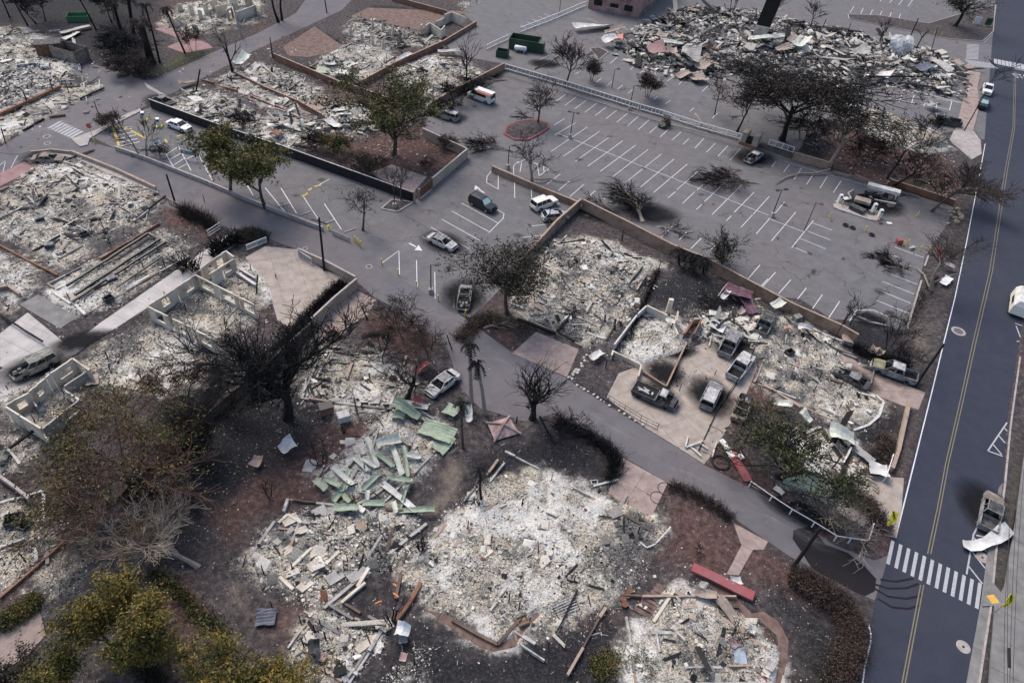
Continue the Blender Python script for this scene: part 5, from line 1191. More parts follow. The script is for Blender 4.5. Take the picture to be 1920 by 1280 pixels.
tree((252,936),8.0,7.6,'huge brown twigged tree with yellow green leaf patches at lower left',6,(8,7,6,5),leaf='leaf_olive',nleaf=10,lsize=.15,lspread=.36,lmask=lambda x,y,z,r: (x<-.3 and r.random()<.95) or (y>.35 and r.random()<.8) or r.random()<.14,spread=.8,trunk=.2,split=.2,tone=(.52,.2),flatc=.65,twigr=1.3,twig='twig_rust')
tree((229,1198),7.8,2.2,'bushy yellow green tree beside the brown yard, left of two',7,(6,5,5),leaf='leaf_yellow',nleaf=42,lsize=.13,lspread=.34,lmask=lambda x,y,z,r: z>.3,spread=.55,trunk=.25,split=.25,multi=2,tone=(.42,.22),twig='twig_rust')
tree((303,1246),7.8,2.1,'bushy yellow green tree with a bright top, right of two',8,(6,5,5),leaf='leaf_yellow',nleaf=42,lsize=.13,lspread=.34,lmask=lambda x,y,z,r: z>.3,spread=.55,trunk=.25,split=.25,multi=2,tone=(.45,.24),twig='twig_rust')
tree((133,1294),5.4,1.8,'rounded yellow green tree at the lower left corner yard',9,(6,5,5),leaf='leaf_yellow',nleaf=34,lsize=.12,lspread=.30,lmask=lambda x,y,z,r: z>.3,spread=.6,trunk=.22,split=.2,tone=(.38,.2))
tree((432,1312),6.6,2.7,'broad yellow green tree at the bottom edge, left half',10,(7,6,5),leaf='leaf_yellow',nleaf=42,lsize=.13,lspread=.32,lmask=lambda x,y,z,r: z>.3,spread=.65,trunk=.2,split=.2,tone=(.42,.23))
tree((535,1325),6.0,2.5,'broad yellow green tree at the bottom edge, right half',11,(7,6,5),leaf='leaf_yellow',nleaf=42,lsize=.13,lspread=.32,lmask=lambda x,y,z,r: z>.3,spread=.65,trunk=.2,split=.2,tone=(.45,.23))
tree((48,1318),4.5,2.2,'grey green tree cut off by the lower left corner',12,(7,6,5,4),leaf='leaf_dark',nleaf=7,lsize=.12,lspread=.25,spread=.65,trunk=.2,tone=(.6,.2))
tree((680,432),6.2,2.7,'slender sparse leaved tree on the grassy car park tip',13,(4,4,4,3),leaf='leaf_dark',nleaf=3,lsize=.12,lspread=.22,spread=.75,trunk=.5,tone=(.55,.2),flatc=.7)
# ---- burnt, bare trees
tree((539,784),13.5,6.6,'largest charred black tree with dense bare twigs beside the red soil',20,(8,7,6,5),spread=.58,trunk=.36,split=.3,curv=.2,up=.2,r0=.5,twigr=1.6,**DK)
tree((1466,262),13,12.5,'huge flat topped dark tree with forked trunk before the arcade rubble',21,(6,6,6,5),spread=.8,trunk=.42,split=.65,curv=.26,r0=.55,flatc=.62,leaf='leaf_umbrella',nleaf=11,lsize=.24,lspread=.55,twigr=1.8,wood='bark_dark',twig='twig_dark',tone=(.5,.25))
tree((1552,314),13,5.2,'tall tree with straight pale trunk and reddish bare crown',22,(6,5,5,4),spread=.5,trunk=.5,split=.5,up=.12,wood='bark_pale',twig='twig_brown',r0=.36,lean=(.12,0))
tree((1668,342),9.5,7.8,'dark bare tree with twin trunks behind the broken wall',23,(5,5,5,4),spread=.8,trunk=.4,split=.55,multi=2,r0=.3,lean=(.15,0),**DK)
tree((1757,395),9.0,7.0,'bare brown tree leaning over the main road edge',24,(5,5,5,4),spread=.72,trunk=.35,split=.3,multi=2,r0=.28,lean=(.45,.1),wood='bark_brown',twig='twig_brown',twigr=1.4)
tree((1745,545),9.0,3.8,'pale trunked bare tree on the verge above the debris',25,(4,5,5,4),spread=.6,trunk=.55,split=.7,r0=.28,lean=(.02,.05),wood='bark_pale',twig='twig_brown')
tree((1060,164),10,3.6,'round crowned bare tree on the wall by the green dumpster',26,(6,5,5,4),spread=.6,trunk=.45,r0=.22,wood='bark_brown',twig='twig_brown')
tree((1008,232),7.5,3.6,'bare tree growing on the red kerbed island',27,(6,5,5,3),spread=.7,trunk=.35,split=.35,r0=.2,wood='bark_brown',twig='twig_brown')
tree((998,342),8.0,3.8,'pale twisted tree behind the wall end with broken limbs',28,(4,5,4,3),spread=.8,trunk=.4,split=.4,r0=.26,curv=.3,lean=(-.12,0),wood='bark_pale',twig='twig_dark')
tree((874,152),9.5,2.6,'tall thin burnt tree beside the ash plot above the white van',29,(6,4,3),spread=.6,trunk=.6,split=.35,r0=.2,**DK)
tree((437,137),8.5,3.0,'charred forked tree on the roadside near the white wreckage',30,(4,4,3),spread=.55,trunk=.5,split=.4,r0=.28,lean=(-.12,0),**DK)
tree((270,294),7.2,3.6,'pale forked bare tree on the lane wall by the blue sign',31,(3,4,4,3),spread=.6,trunk=.5,split=.45,multi=2,r0=.22,lean=(-.1,0),wood='bark_pale',twig='twig_brown')
tree((752,376),6.0,2.4,'small twisted bare tree beside the black fence end',32,(4,4,4,3),spread=.65,trunk=.5,r0=.14,wood='bark_brown',twig='twig_brown')
tree((762,750),5.8,3.0,'small charred tree with thick trunk left of the silver burnt car',33,(5,5,4,3),spread=.7,trunk=.42,split=.5,r0=.3,**DK)
tree((998,785),8.0,3.2,'charred plume shaped tree on the lane edge by the pink canopy',34,(7,5,5,3),spread=.42,trunk=.35,split=.3,up=.2,r0=.36,**DK)
tree((372,1062),5.6,4.2,'pale grey bare tree spreading left at lower left',35,(7,6,6,4),spread=.65,trunk=.35,split=.35,lean=(-.7,.2),r0=.24,wood='bark_pale',twig='twig_pale')
tree((1579,996),3.6,3.4,'pale twiggy bush at the junction corner inside white fence',36,(5,5,4),spread=.75,trunk=.4,split=.2,multi=3,r0=.10,leaf='leaf_dead',nleaf=1,lsize=.10,lspread=.12,wood='bark_pale',twig='twig_pale',name='shrub',cat='shrub',twigr=.8)
tree((420,870) if 0 else (410,800),6.0,5.2,'dark burnt thicket tree between the leafy giant and charred giant',37,(7,6,5,4),spread=.8,trunk=.25,split=.2,multi=2,r0=.16,**DK)
tree((352,905),5.0,4.4,'low dark burnt tree above the pale bare tree',38,(7,5,5,4),spread=.85,trunk=.22,split=.2,multi=2,r0=.12,**DK)
tree((340,745),4.5,3.0,'rusty leaved scorched shrub tree on the shell house wall',39,(6,5,4,3),spread=.7,trunk=.25,multi=2,r0=.1,leaf='leaf_dead',nleaf=3,lsize=.13,lspread=.2,wood='bark_dark',twig='twig_rust')
tree((690,600),3.8,2.2,'small bare tree on the red patch below the white wall',40,(5,5,4),spread=.7,trunk=.4,r0=.12,wood='bark_dark',twig='twig_brown')
tree((752,622),4.2,3.4,'bare thicket tree beside the lane above the red patch',41,(6,5,4,3),spread=.8,trunk=.25,multi=3,split=.2,r0=.1,wood='bark_brown',twig='twig_brown')
tree((715,665),3.2,2.0,'charred multi stemmed shrub on the sandy ruin edge',42,(5,4,3),spread=.8,trunk=.4,multi=4,r0=.10,**DK)
tree((800,655),3.2,2.6,'dark thicket beside the lane by fallen red sheet',43,(6,5,4),spread=.8,trunk=.3,multi=3,r0=.08,wood='bark_dark',twig='twig_brown')
tree((1345,500),5.0,3.3,'bare rounded shrub tree behind the long brown wall',44,(6,5,5,3),spread=.75,trunk=.25,multi=2,split=.25,r0=.12,leaf='leaf_dark',nleaf=1,lsize=.15,lspread=.1,wood='bark_dark',twig='twig_dark')
tree((1588,612),5.0,2.2,'thin burnt tree at the car park bottom corner',45,(6,4,3),spread=.5,trunk=.4,multi=2,split=.3,r0=.11,**DK)
tree((1668,655),5.2,2.8,'thin burnt saplings in the corner verge',46,(5,4,3),spread=.45,trunk=.5,multi=4,split=.4,r0=.08,**DK)
tree((1690,690),3.5,2.0,'thin burnt shrub above the green pickup',47,(5,4,3),spread=.55,trunk=.45,multi=4,r0=.07,**DK)
tree((525,40),11,3.2,'thick dark double trunk tree at the top road bend',48,(4,4,4,3),spread=.4,trunk=.6,multi=2,r0=.4,**DK)
tree((1520,50),6.0,2.6,'bare street tree above the arcade, second from chimney',49,(5,5,4),spread=.5,trunk=.45,r0=.16,twig='twig_brown',wood='bark_dark',leaf='leaf_dark',nleaf=2,lsize=.2,lspread=.3)
tree((1649,78),5.5,1.7,'pollarded burnt street tree, middle of three',50,(5,4,3),spread=.5,trunk=.55,r0=.18,**DK)
tree((1717,93),5.2,1.9,'pollarded burnt street tree, right of three',51,(4,3),spread=.55,trunk=.55,r0=.17,**DK)
tree((1450,35),6.5,2.0,'bare street tree right beside the chimney stack',52,(5,4,3),spread=.5,trunk=.5,r0=.16,**DK)
tree((1372,24),7.5,2.2,'thin burnt trees left of the chimney stack',53,(4,4,3),spread=.35,trunk=.6,multi=3,r0=.14,**DK)
tree((1790,50),11,6.5,'big dark tree on the traffic island at the top right',54,(6,5,5,4),spread=.75,trunk=.38,r0=.5,leaf='leaf_dark',nleaf=2,lsize=.25,lspread=.5,**DK)
tree((1845,175) if 0 else (1836,170),8.0,3.2,'thin bare sapling leaning across the right pavement',55,(5,4,3),spread=.5,trunk=.5,lean=(.5,0),r0=.1,**DK)
tree((1382,247),9.5,3.4,'brown bare tree with reddish leaves left of fire hut',56,(5,5,4,3),spread=.65,trunk=.5,r0=.2,leaf='leaf_dead',nleaf=3,lsize=.18,lspread=.35,wood='bark_dark',twig='twig_rust')
tree((1340,215),7.0,3.0,'thin reddish leaved tree in the upper car park',57,(5,5,4),spread=.65,trunk=.5,r0=.13,leaf='leaf_dead',nleaf=3,lsize=.18,lspread=.35,wood='bark_brown',twig='twig_rust')
tree((1510,262),6.5,5.0,'grey leafless thicket right of the flat topped dark tree',58,(7,5,4,3),spread=.8,trunk=.3,multi=3,split=.2,r0=.12,wood='bark_dark',twig='twig_dark')
tree((1625,300),4.5,4.2,'dark scrub in the red soil behind the tan wall',59,(7,5,4,3),spread=.85,trunk=.25,multi=3,split=.2,r0=.1,**DK)
tree((1735,262),5.5,4.0,'dark bare shrub tree above the ash island plot',60,(6,5,4,3),spread=.8,trunk=.35,multi=2,r0=.12,**DK)
tree((75,42),7,4.6,'dark bare tree in the top left field',61,(6,5,5,3),spread=.75,trunk=.3,r0=.2,multi=2,**DK)
tree((212,40),8.5,5,'dark burnt tree behind the palm grove',62,(6,5,5,3),spread=.75,trunk=.35,r0=.2,multi=2,**DK)
tree((235,108),4.5,5.5,'grey burnt thicket left of the palm trunks',63,(8,5,4,3),spread=.9,trunk=.25,multi=4,split=.2,r0=.1,**DK)
tree((250,140),3.5,4.2,'low dark thicket at the road corner before palms',64,(8,5,4,3),spread=.9,trunk=.25,multi=4,split=.2,r0=.08,wood='bark_dark',twig='twig_brown')
tree((362,95),4.5,2.6,'small reddish bare shrub by the pink patio',65,(6,5,4),spread=.7,trunk=.3,multi=3,r0=.08,wood='bark_brown',twig='twig_rust')
tree((925,195) if 0 else (858,192),4.2,3.2,'dark bare shrub on the wall behind the burnt grey wagon',66,(7,5,4,3),spread=.85,trunk=.3,multi=2,r0=.1,**DK)
tree((840,215),3.0,2.6,'low charred bush left of burnt grey wagon',67,(7,5,4),spread=.9,trunk=.3,multi=3,r0=.08,**DK)
tree((1109,152),4.2,1.5,'small dead feathery plant in the upper car park, left of two',68,(6,4,3),spread=.5,trunk=.5,multi=4,r0=.07,leaf='leaf_dead',nleaf=4,lsize=.2,lspread=.25,**DK)
tree((1213,183),4.6,2.2,'dead brown leaved plant by the upper railing, right of two',69,(6,4,3),spread=.55,trunk=.5,multi=5,r0=.07,leaf='leaf_dead',nleaf=5,lsize=.22,lspread=.3,**DK)
tree((630,288),3.2,2.4,'yellowish low bush in the yard corner by the black fence',70,(7,5,4),spread=.75,trunk=.25,multi=3,r0=.06,leaf='leaf_olive',nleaf=6,lsize=.16,lspread=.25,name='shrub',cat='shrub')
tree((592,280),3.0,2.6,'dark low bush right behind the black fence',71,(7,5,4),spread=.8,trunk=.25,multi=3,r0=.06,name='shrub',cat='shrub',**DK)
tree((690,318),2.0,3.0,'olive scrub along the inside of the black fence',72,(8,5,3),spread=.9,trunk=.25,multi=4,r0=.05,leaf='leaf_dark',nleaf=4,lsize=.15,lspread=.3,name='shrub',cat='shrub')
tree((838,278),2.0,1.8,'round dark shrub beside the yard back wall',73,(7,5,4),spread=.8,trunk=.25,multi=3,r0=.05,leaf='leaf_dead',nleaf=3,lsize=.12,lspread=.2,name='shrub',cat='shrub')
tree((800,318),1.8,1.6,'small grey shrub on the red yard soil near gate',74,(6,4,3),spread=.85,trunk=.3,multi=3,r0=.05,name='shrub',cat='shrub')
tree((460,245),3.2,2.4,'dark burnt bush in the rubble above the pair of trees',75,(7,5,4),spread=.8,trunk=.25,multi=3,r0=.06,name='shrub',cat='shrub',**DK)
tree((205,240),2.2,1.6,'small brown shrub on the dry car park corner',76,(6,5,4),spread=.8,trunk=.25,multi=3,r0=.05,leaf='leaf_dead',nleaf=4,lsize=.15,lspread=.2,name='shrub',cat='shrub')
tree((300,292),1.8,2.0,'fallen scrub beside the blue sign panel',77,(6,4,3),spread=.95,trunk=.2,multi=4,r0=.05,name='shrub',cat='shrub',**DK)
tree((1062,815),2.2,2.6,'charred bush at the upper end of lane hedge',78,(7,5,4),spread=.85,trunk=.25,multi=4,r0=.06,name='shrub',cat='shrub',**DK)
tree((740,980) if 0 else (790,1032),1.8,.8,'charred stump bush in the ash between two bottom plots',79,(5,3),spread=.4,trunk=.6,multi=5,r0=.10,name='stump',cat='stump',**DK)
tree((895,950),1.4,.6,'charred stump beside the skinny burnt palm',80,(5,3),spread=.4,trunk=.6,multi=4,r0=.07,name='stump',cat='stump',**DK)
tree((505,932),2.6,.9,'charred crooked stems on the red soil',81,(4,3),spread=.5,trunk=.6,multi=3,r0=.08,name='stump',cat='stump',**DK)
tree((600,868),3.2,1.5,'charred curling sapling left of the green sheets',82,(4,3,2),spread=.6,trunk=.6,multi=2,r0=.09,name='stump',cat='stump',**DK)
tree((645,812),1.0,.5,'small charred stump on red soil below the boxes',83,(4,3),spread=.5,trunk=.6,multi=3,r0=.09,name='stump',cat='stump',**DK)
tree((735,1170),3.4,1.3,'charred plumeria with peeled orange stubs between bottom plots',84,(3,2),spread=.35,trunk=.7,multi=4,r0=.12,name='stump',cat='stump',**DK)
tree((1308,1035),1.0,.6,'tiny charred sprig on the red gravel',85,(4,3),spread=.6,trunk=.5,multi=3,r0=.03,name='stump',cat='stump',**DK)
tree((72,372),2.6,.6,'black burnt stake plant in the left ash plot',86,(3,),spread=.3,trunk=.7,multi=2,r0=.10,name='stump',cat='stump',**DK)
tree((200,432),2.2,.6,'black burnt stake plant right of the ash plot centre',87,(3,),spread=.4,trunk=.7,multi=3,r0=.09,name='stump',cat='stump',**DK)
tree((205,458),1.6,.6,'low black burnt stakes above the long ruin',88,(3,),spread=.5,trunk=.7,multi=4,r0=.08,name='stump',cat='stump',**DK)
tree((1385,595),2.0,1.4,'dead curled shrub behind the purple roof wreck',89,(6,4),spread=.9,trunk=.4,multi=3,r0=.05,name='shrub',cat='shrub',**DK) if 0 else None
tree((1330,570),1.3,2.0,'charred low scrub on the black yard',90,(7,4,3),spread=1.0,trunk=.2,multi=4,r0=.03,name='shrub',cat='shrub',**DK)
tree((1380,1180+20),1.8,1.2,'burnt fan of stems beside the curved garden path',91,(5,3),spread=.5,trunk=.6,multi=5,r0=.04,name='shrub',cat='shrub',**DK)
# ---- broken limbs and brush lying on the asphalt
def brush(base, R, H, label, seed, wood='bark_pale', twig='twig_dark', d0=(1, .1, .25), r0=.16, lv=(5, 6, 5, 4), **k):
    return tree(base, H, R, label, seed, lv, wood=wood, twig=twig, d0=d0, r0=r0, up=-.005, spread=.6, trunk=.4, split=.3, name='fallen_branch', cat='branch', **k)
brush((1205,415),4.2,2.4,'large dark heap of fallen tree lying over the long wall',101,d0=(-.2,1,.5),lv=(7,6,6,4),r0=.3)
brush((1150,395),2.2,1.6,'dark fallen twigs left of the large brush heap',102,d0=(-1,.3,.3),lv=(6,5,5))
brush((1232,425),2.4,1.4,'swept dark twigs right of the large brush heap',103,d0=(1,-.3,.25),lv=(6,5,5))
brush((1430,345),4.6,1.5,'brown brush heap on the asphalt below the burnt sedan',104,d0=(-1,0,.2),lv=(7,6,5,4),twig='twig_brown')
brush((1716,510),3.0,1.2,'grey fanned branch lying left of the pale verge tree',105,d0=(-1,.55,.15),lv=(7,6,5,3),twig='twig_dark',wood='bark_pale')
brush((955,150),4.8,1.6,'fallen bare tree along the wall above the white van',106,d0=(-.8,-.3,.3),lv=(7,5,5,3),twig='twig_brown',wood='bark_pale')
brush((968,285),3.4,1.8,'fallen dark limb left of the lamp at the wall end',107,d0=(-1,0,.35),lv=(6,5,5,3))
brush((905,160),2.6,1.8,'tangled fallen branch behind the white van',108,d0=(-.4,-.5,.5),lv=(6,5,4),wood='bark_pale')
brush((905,615),2.8,1.0,'green leaved fallen branch beside the stripped burnt car',109,d0=(.8,.3,.3),lv=(6,5,4),leaf='leaf_olive',nleaf=2,lsize=.14,lspread=.25,twig='twig_brown')
brush((1003,222),1.6,1.0,'broken branches heaped on the red kerbed island',110,d0=(-1,.1,.3),lv=(5,4,3),twig='twig_brown')
brush((1660,400) if 0 else (1730,372),2.8,1.4,'dark brush beside the kiosk wreck and stones',111,d0=(-1,.3,.3),lv=(6,5,4),twig='twig_brown')
def log(pts, zs, r, label, mat='bark_pale', name='fallen_limb', cat='limb'):
    P = [G(p[0], p[1], z) for p, z in zip(pts, zs)]; o = Vector((P[0].x, P[0].y, 0)); mb = WMB(o)
    mb.tube(P, [r*(1-.55*i/(len(P)-1)) for i in range(len(P))], 7); ob = mb.build(name, M[mat], None, True); ob.location = o; return tag(ob, label, cat)
log([(1002,335),(1018,337),(1030,334),(1045,339),(1062,341),(1075,335),(1092,326)],[.6,.5,.3,.25,.25,.4,.6],.16,'long pale broken limb lying across the bays from the wall end tree')
log([(1556,318),(1530,325),(1500,325),(1475,332),(1455,343)],[.8,.4,.3,.25,.3],.22,'pale fallen limb running from the tall pale trunk to the brush heap')
log([(1742,538),(1733,515),(1718,502),(1700,498)],[.6,.4,.3,.3],.14,'pale bent limb joining the fanned branch to verge tree')
log([(1303,213),(1318,232),(1335,250)],[1.6,.9,.3],.16,'fallen pale log leaning over the end of the white railing')
log([(1003,130),(1030,118),(1060,98)],[1.0,2.0,3.4],.18,'slanting dark limb resting on the wall by the round bare tree','bark_brown')
# ---- palms
def palm(base, top, label, seed, r=.22, mat='bark_pale', nf=10, fl=1.8, droop=1.0, fm='twig_dark', h=None):
    p = G(*base); hh = h or HT(base, top); q = G(top[0], top[1], hh)-p; q.z = hh; rd = random.Random(seed); th = thing('palm_tree', label, 'palm', (p.x, p.y, 0))
    mb = MB(); mb.tube([(0,0,-.1), q*.05, q*.5+Vector((rd.uniform(-.1,.1), rd.uniform(-.1,.1), 0)), q], [r*1.5, r*1.1, r*.85, r*.8], 9); mb.build('trunk', M[mat], th, True)
    for k in range(nf):
        a = 2*PI*k/nf+rd.random()*.5; L = fl*rd.uniform(.6, 1.15); dr = droop*rd.uniform(.5, 1.3); mb = MB(); pr = None
        pts = [q+Vector((math.cos(a)*L*t*(1-.35*t*dr), math.sin(a)*L*t*(1-.35*t*dr), .55*L*t-dr*L*1.15*t*t)) for t in (0,.25,.5,.75,1)]
        mb.tube(pts, [.05,.045,.04,.03,.015], 4); side = Vector((-math.sin(a), math.cos(a), 0))
        for i in range(1, 5):
            for s in (-1, 1):
                for j in (0, .5):
                    c = pts[i-1].lerp(pts[i], j); tip = c+side*s*.42*L*.5+Vector((math.cos(a)*.2, math.sin(a)*.2, -.35*L*.6*dr)); w = (pts[i]-pts[i-1])*.18
                    mb.add([c-w, c+w, tip], [(0, 1, 2)])
        mb.build('frond', M[fm], th)
    return th
palm((885,772),(881,648),'taller palm of the pair by the lane, with black hanging fronds',1,.24,h=9.0,fl=1.9,nf=14)
palm((910,778),(894,682),'shorter palm of the pair by the lane, right one',2,.22,h=7.2,fl=1.7,nf=14)
palm((868,841),(865,755),'thin dark palm before the green sheets with burnt fronds',3,.15,'bark_brown',12,1.6,1.0,h=6.0)
palm((902,938),(900,880),'skinny burnt palm on the black soil with wispy fronds',4,.13,'bark_dark',9,1.4,.6,h=4.2)
palm((284,118),(262,40),'thick shaggy palm with a black burnt trunk by the road corner',5,.75,'bark_dark',16,3.4,1.0,'leaf_deadf' if 0 else 'twig_brown',h=10)
palm((300,118),(272,10),'slim palm right of the shaggy burnt palm',6,.2,'bark_dark',9,2.2,1.0,h=12)
palm((347,100),(310,15),'slim leaning palm near the pink patio with a hanging black crown',7,.18,'bark_dark',10,2.4,1.3,h=10)
palm((250,62),(240,-5),'dark palm trunk left of the shaggy palm',8,.4,'bark_dark',12,2.6,1.0,h=9)
palm((226,55),(212,5),'dark palm trunk leaning among the burnt trees at top',9,.35,'bark_dark',10,2.4,1.0,h=8)
palm((180,55),(146,-8),'slim leaning palm trunk in the top left field, right one',10,.16,'bark_dark',6,1.8,1.0,h=9)
palm((52,48),(18,-12),'slim leaning palm trunk in the top left field, middle one',11,.16,'bark_dark',6,1.8,1.0,h=9)
palm((18,32),(0,-8),'slim leaning palm trunk at the top left corner',12,.16,'bark_dark',6,1.8,1.0,h=7)
for b, lab, sd in [((1273,496),'drooping dead banana clump on the long wall, left one',21),((1300,505),'drooping dead banana clump on the long wall, middle one',22),((1318,512),'drooping dead banana clump on the long wall, right one',23)]:
    palm(b, (b[0]+2, b[1]-25), lab, sd, .16, 'bark_dark', 13, 2.2, 1.15, 'twig_dark', h=2.6)
# ---- hedges
def hedge(pts, w, h, label, seed, n=900, twig='twig_dark', leaf=None, lm=None, name='hedge', cat='hedge', stem=.02):
    P = [G(*p) for p in pts]; R = np.random.RandomState(seed); o = P[0]; seg = []
    Ls = [(b-a).length for a, b in zip(P[:-1], P[1:])]; tot = sum(Ls)
    for a, b, L in zip(P[:-1], P[1:], Ls):
        m = int(n*L/tot); t = R.rand(m); d = (b-a)/L; nn = np.array([-d.y, d.x]); off = R.randn(m)*w*.3
        bx = a.x+d.x*L*t+nn[0]*off-o.x; by = a.y+d.y*L*t+nn[1]*off-o.y; hh = h*(.35+.65*R.rand(m))*(1-.5*np.abs(off)/w)
        z0 = hh*R.rand(m)*.6*(R.rand(m) > .3); lx = R.randn(m)*.3*h; ly = R.randn(m)*.3*h
        seg.append(np.column_stack([bx, by, z0, bx+lx, by+ly, hh, np.full(m, stem*1.3), np.full(m, stem*.6), np.full(m, 2)]))
    S = np.concatenate(seg); th = thing(name, label, cat, tuple(o)); link('branches', seg_mesh('branches', S, M[twig]), th)
    if leaf: link('foliage', leaf_mesh('foliage', S[:, 3:6], 3, .18, .09, M[leaf], seed, lm or (.5, .2)), th)
    return th
hedge([(1045,795),(1100,820),(1140,845),(1158,868),(1140,905)],1.5,1.3,'charred hedge curving along the near lane edge',1,1900)
hedge([(1255,912),(1300,928),(1345,955),(1370,975)],1.3,1.0,'charred hedge below the lane beside the small tan drive',2,1000,'twig_brown')
hedge([(553,628),(590,585),(625,552),(645,532)],1.6,1.3,'black burnt hedge inside the white block wall',3,3000)
hedge([(520,665),(553,628)],1.4,1.1,'black burnt hedge stretch running down behind the charred giant',4,1200)
hedge([(1480,1085),(1540,1110),(1585,1150),(1600,1200),(1575,1260),(1560,1300)],1.9,1.2,'grey brown dead hedge around the bottom right garden',5,6000,'twig_brown','leaf_dead')
hedge([(443,452),(470,440),(495,452)],1.8,1.1,'dark trimmed hedge beside the white picket gate',6,2500,'twig_dark','leaf_dark')
hedge([(398,480),(425,462),(450,452)],.8,2.4,'row of charred upright stakes along the tan drive, upper part',7,260,stem=.06)
hedge([(340,512),(352,502),(372,508)],.8,3.0,'charred upright stakes along the tan drive, lower part',8,60,stem=.06)
hedge([(340,398),(370,412),(402,428)],1.4,2.2,'dead drooping shrubs along the timber fence by lane',9,1200,'twig_brown')
hedge([(1600,655),(1660,680),(1700,690)],1.5,1.4,'charred scrub behind the yellow green pickup',10,1500)
hedge([(255,1215),(300,1290)],1.2,.9,'dark edging scrub below the yellow green trees',11,1200,'twig_brown','leaf_dark')
hedge([(285,1075),(330,1105),(360,1140),(420,1190)],1.2,.9,'olive scrub strip on the collapsed fence line',12,800,'twig_dark','leaf_olive')
hedge([(0,1175),(40,1150),(75,1125)],1.4,.8,'olive scrub above the lower left patio',13,1500,'twig_brown','leaf_olive')
hedge([(1565,905),(1600,930),(1640,960),(1650,1000)],2.0,.9,'dry brown twigs on the tan corner pad',14,1500,'twig_brown','leaf_dead')
hedge([(1660,585),(1700,610),(1730,560),(1760,520)],1.6,.5,'low dead weeds on the corner verge',15,1200,'twig_brown')
hedge([(860,640),(900,600),(940,605)],1.8,.7,'low brown brush at the lane corner',16,1500,'twig_brown','leaf_dead')
hedge([(1010,650) if 0 else (1180,640),(1212,560),(1235,505)],.8,.7,'charred twig line along the left side fence',17,1200)
hedge([(1640,865),(1665,845),(1650,820)],1.5,.8,'dry olive weeds by the bent white sheet',18,900,'twig_brown','leaf_dead')
hedge([(1110,1255),(1180,1235),(1225,1262)],2.0,.4,'low scorched ground creepers at the bottom middle',19,1500,'twig_dark','leaf_olive')
# ------------------------------------------------------------------ vehicles
M['car_white'] = flat('white_car_paint', (.72, .72, .72), .25); M['car_cream'] = flat('cream_car_paint', (.74, .70, .60), .25)
M['car_black'] = flat('black_car_paint', (.012, .014, .018), .2); M['car_silver'] = flat('silver_car_paint', (.34, .36, .38), .3, .4)
M['burnt_grey'] = pm('burnt_grey_body', (.05, .048, .05), (.20, .195, .20), 1.6, .8, c3=(.36, .35, .34))
M['burnt_white'] = pm('burnt_white_body', (.14, .13, .13), (.42, .41, .40), 1.5, .8, c3=(.64, .63, .61))
M['burnt_brown'] = pm('burnt_brown_body', (.07, .055, .045), (.20, .165, .135), 1.4, .8, c3=(.34, .29, .25))
M['burnt_dark'] = pm('burnt_dark_body', (.015, .015, .017), (.06, .058, .06), 1.5, .8, c3=(.16, .155, .15))
M['burnt_olive'] = pm('burnt_pale_yellow_body', (.05, .05, .046), (.20, .196, .172), 1.4, .8, c3=(.36, .35, .31))
M['burnt_yellow'] = pm('burnt_yellow_green_body', (.05, .048, .04), (.21, .195, .12), 1.1, .8, c3=(.33, .31, .19))
M['lamp_glass'] = flat('lamp_glass', (.6, .6, .58), .15); M['tail_red'] = flat('tail_lamp_red', (.35, .02, .02), .25); M['amber'] = flat('amber_lamp', (.6, .25, .05), .3)
SPEC = {  # L W H belt hood | rear_base roof_rear roof_front front_base | wheel x
 'sedan': (4.7, 1.82, 1.45, .95, .86, -1.75, -1.0, .30, 1.10, 1.38), 'hatch': (4.25, 1.78, 1.52, .98, .90, -2.0, -1.55, .25, 1.15, 1.28),
 'suv': (4.8, 1.92, 1.78, 1.10, 1.05, -2.3, -2.1, .35, 1.05, 1.42), 'wagon': (4.75, 1.85, 1.7, 1.05, .98, -2.28, -2.1, .40, 1.10, 1.38),
 'pickup': (5.5, 1.95, 1.82, 1.12, 1.08, -.75, -.55, .55, 1.20, 1.70), 'doublecab': (5.5, 1.95, 1.84, 1.12, 1.08, -1.05, -.9, .55, 1.20, 1.70),
 'van': (5.7, 2.02, 2.15, 1.15, 1.10, -2.78, -2.72, 1.25, 2.05, 1.75), 'flatbed': (5.4, 1.9, 1.9, 1.10, 1.05, .35, .5, 1.35, 1.95, 1.65)}
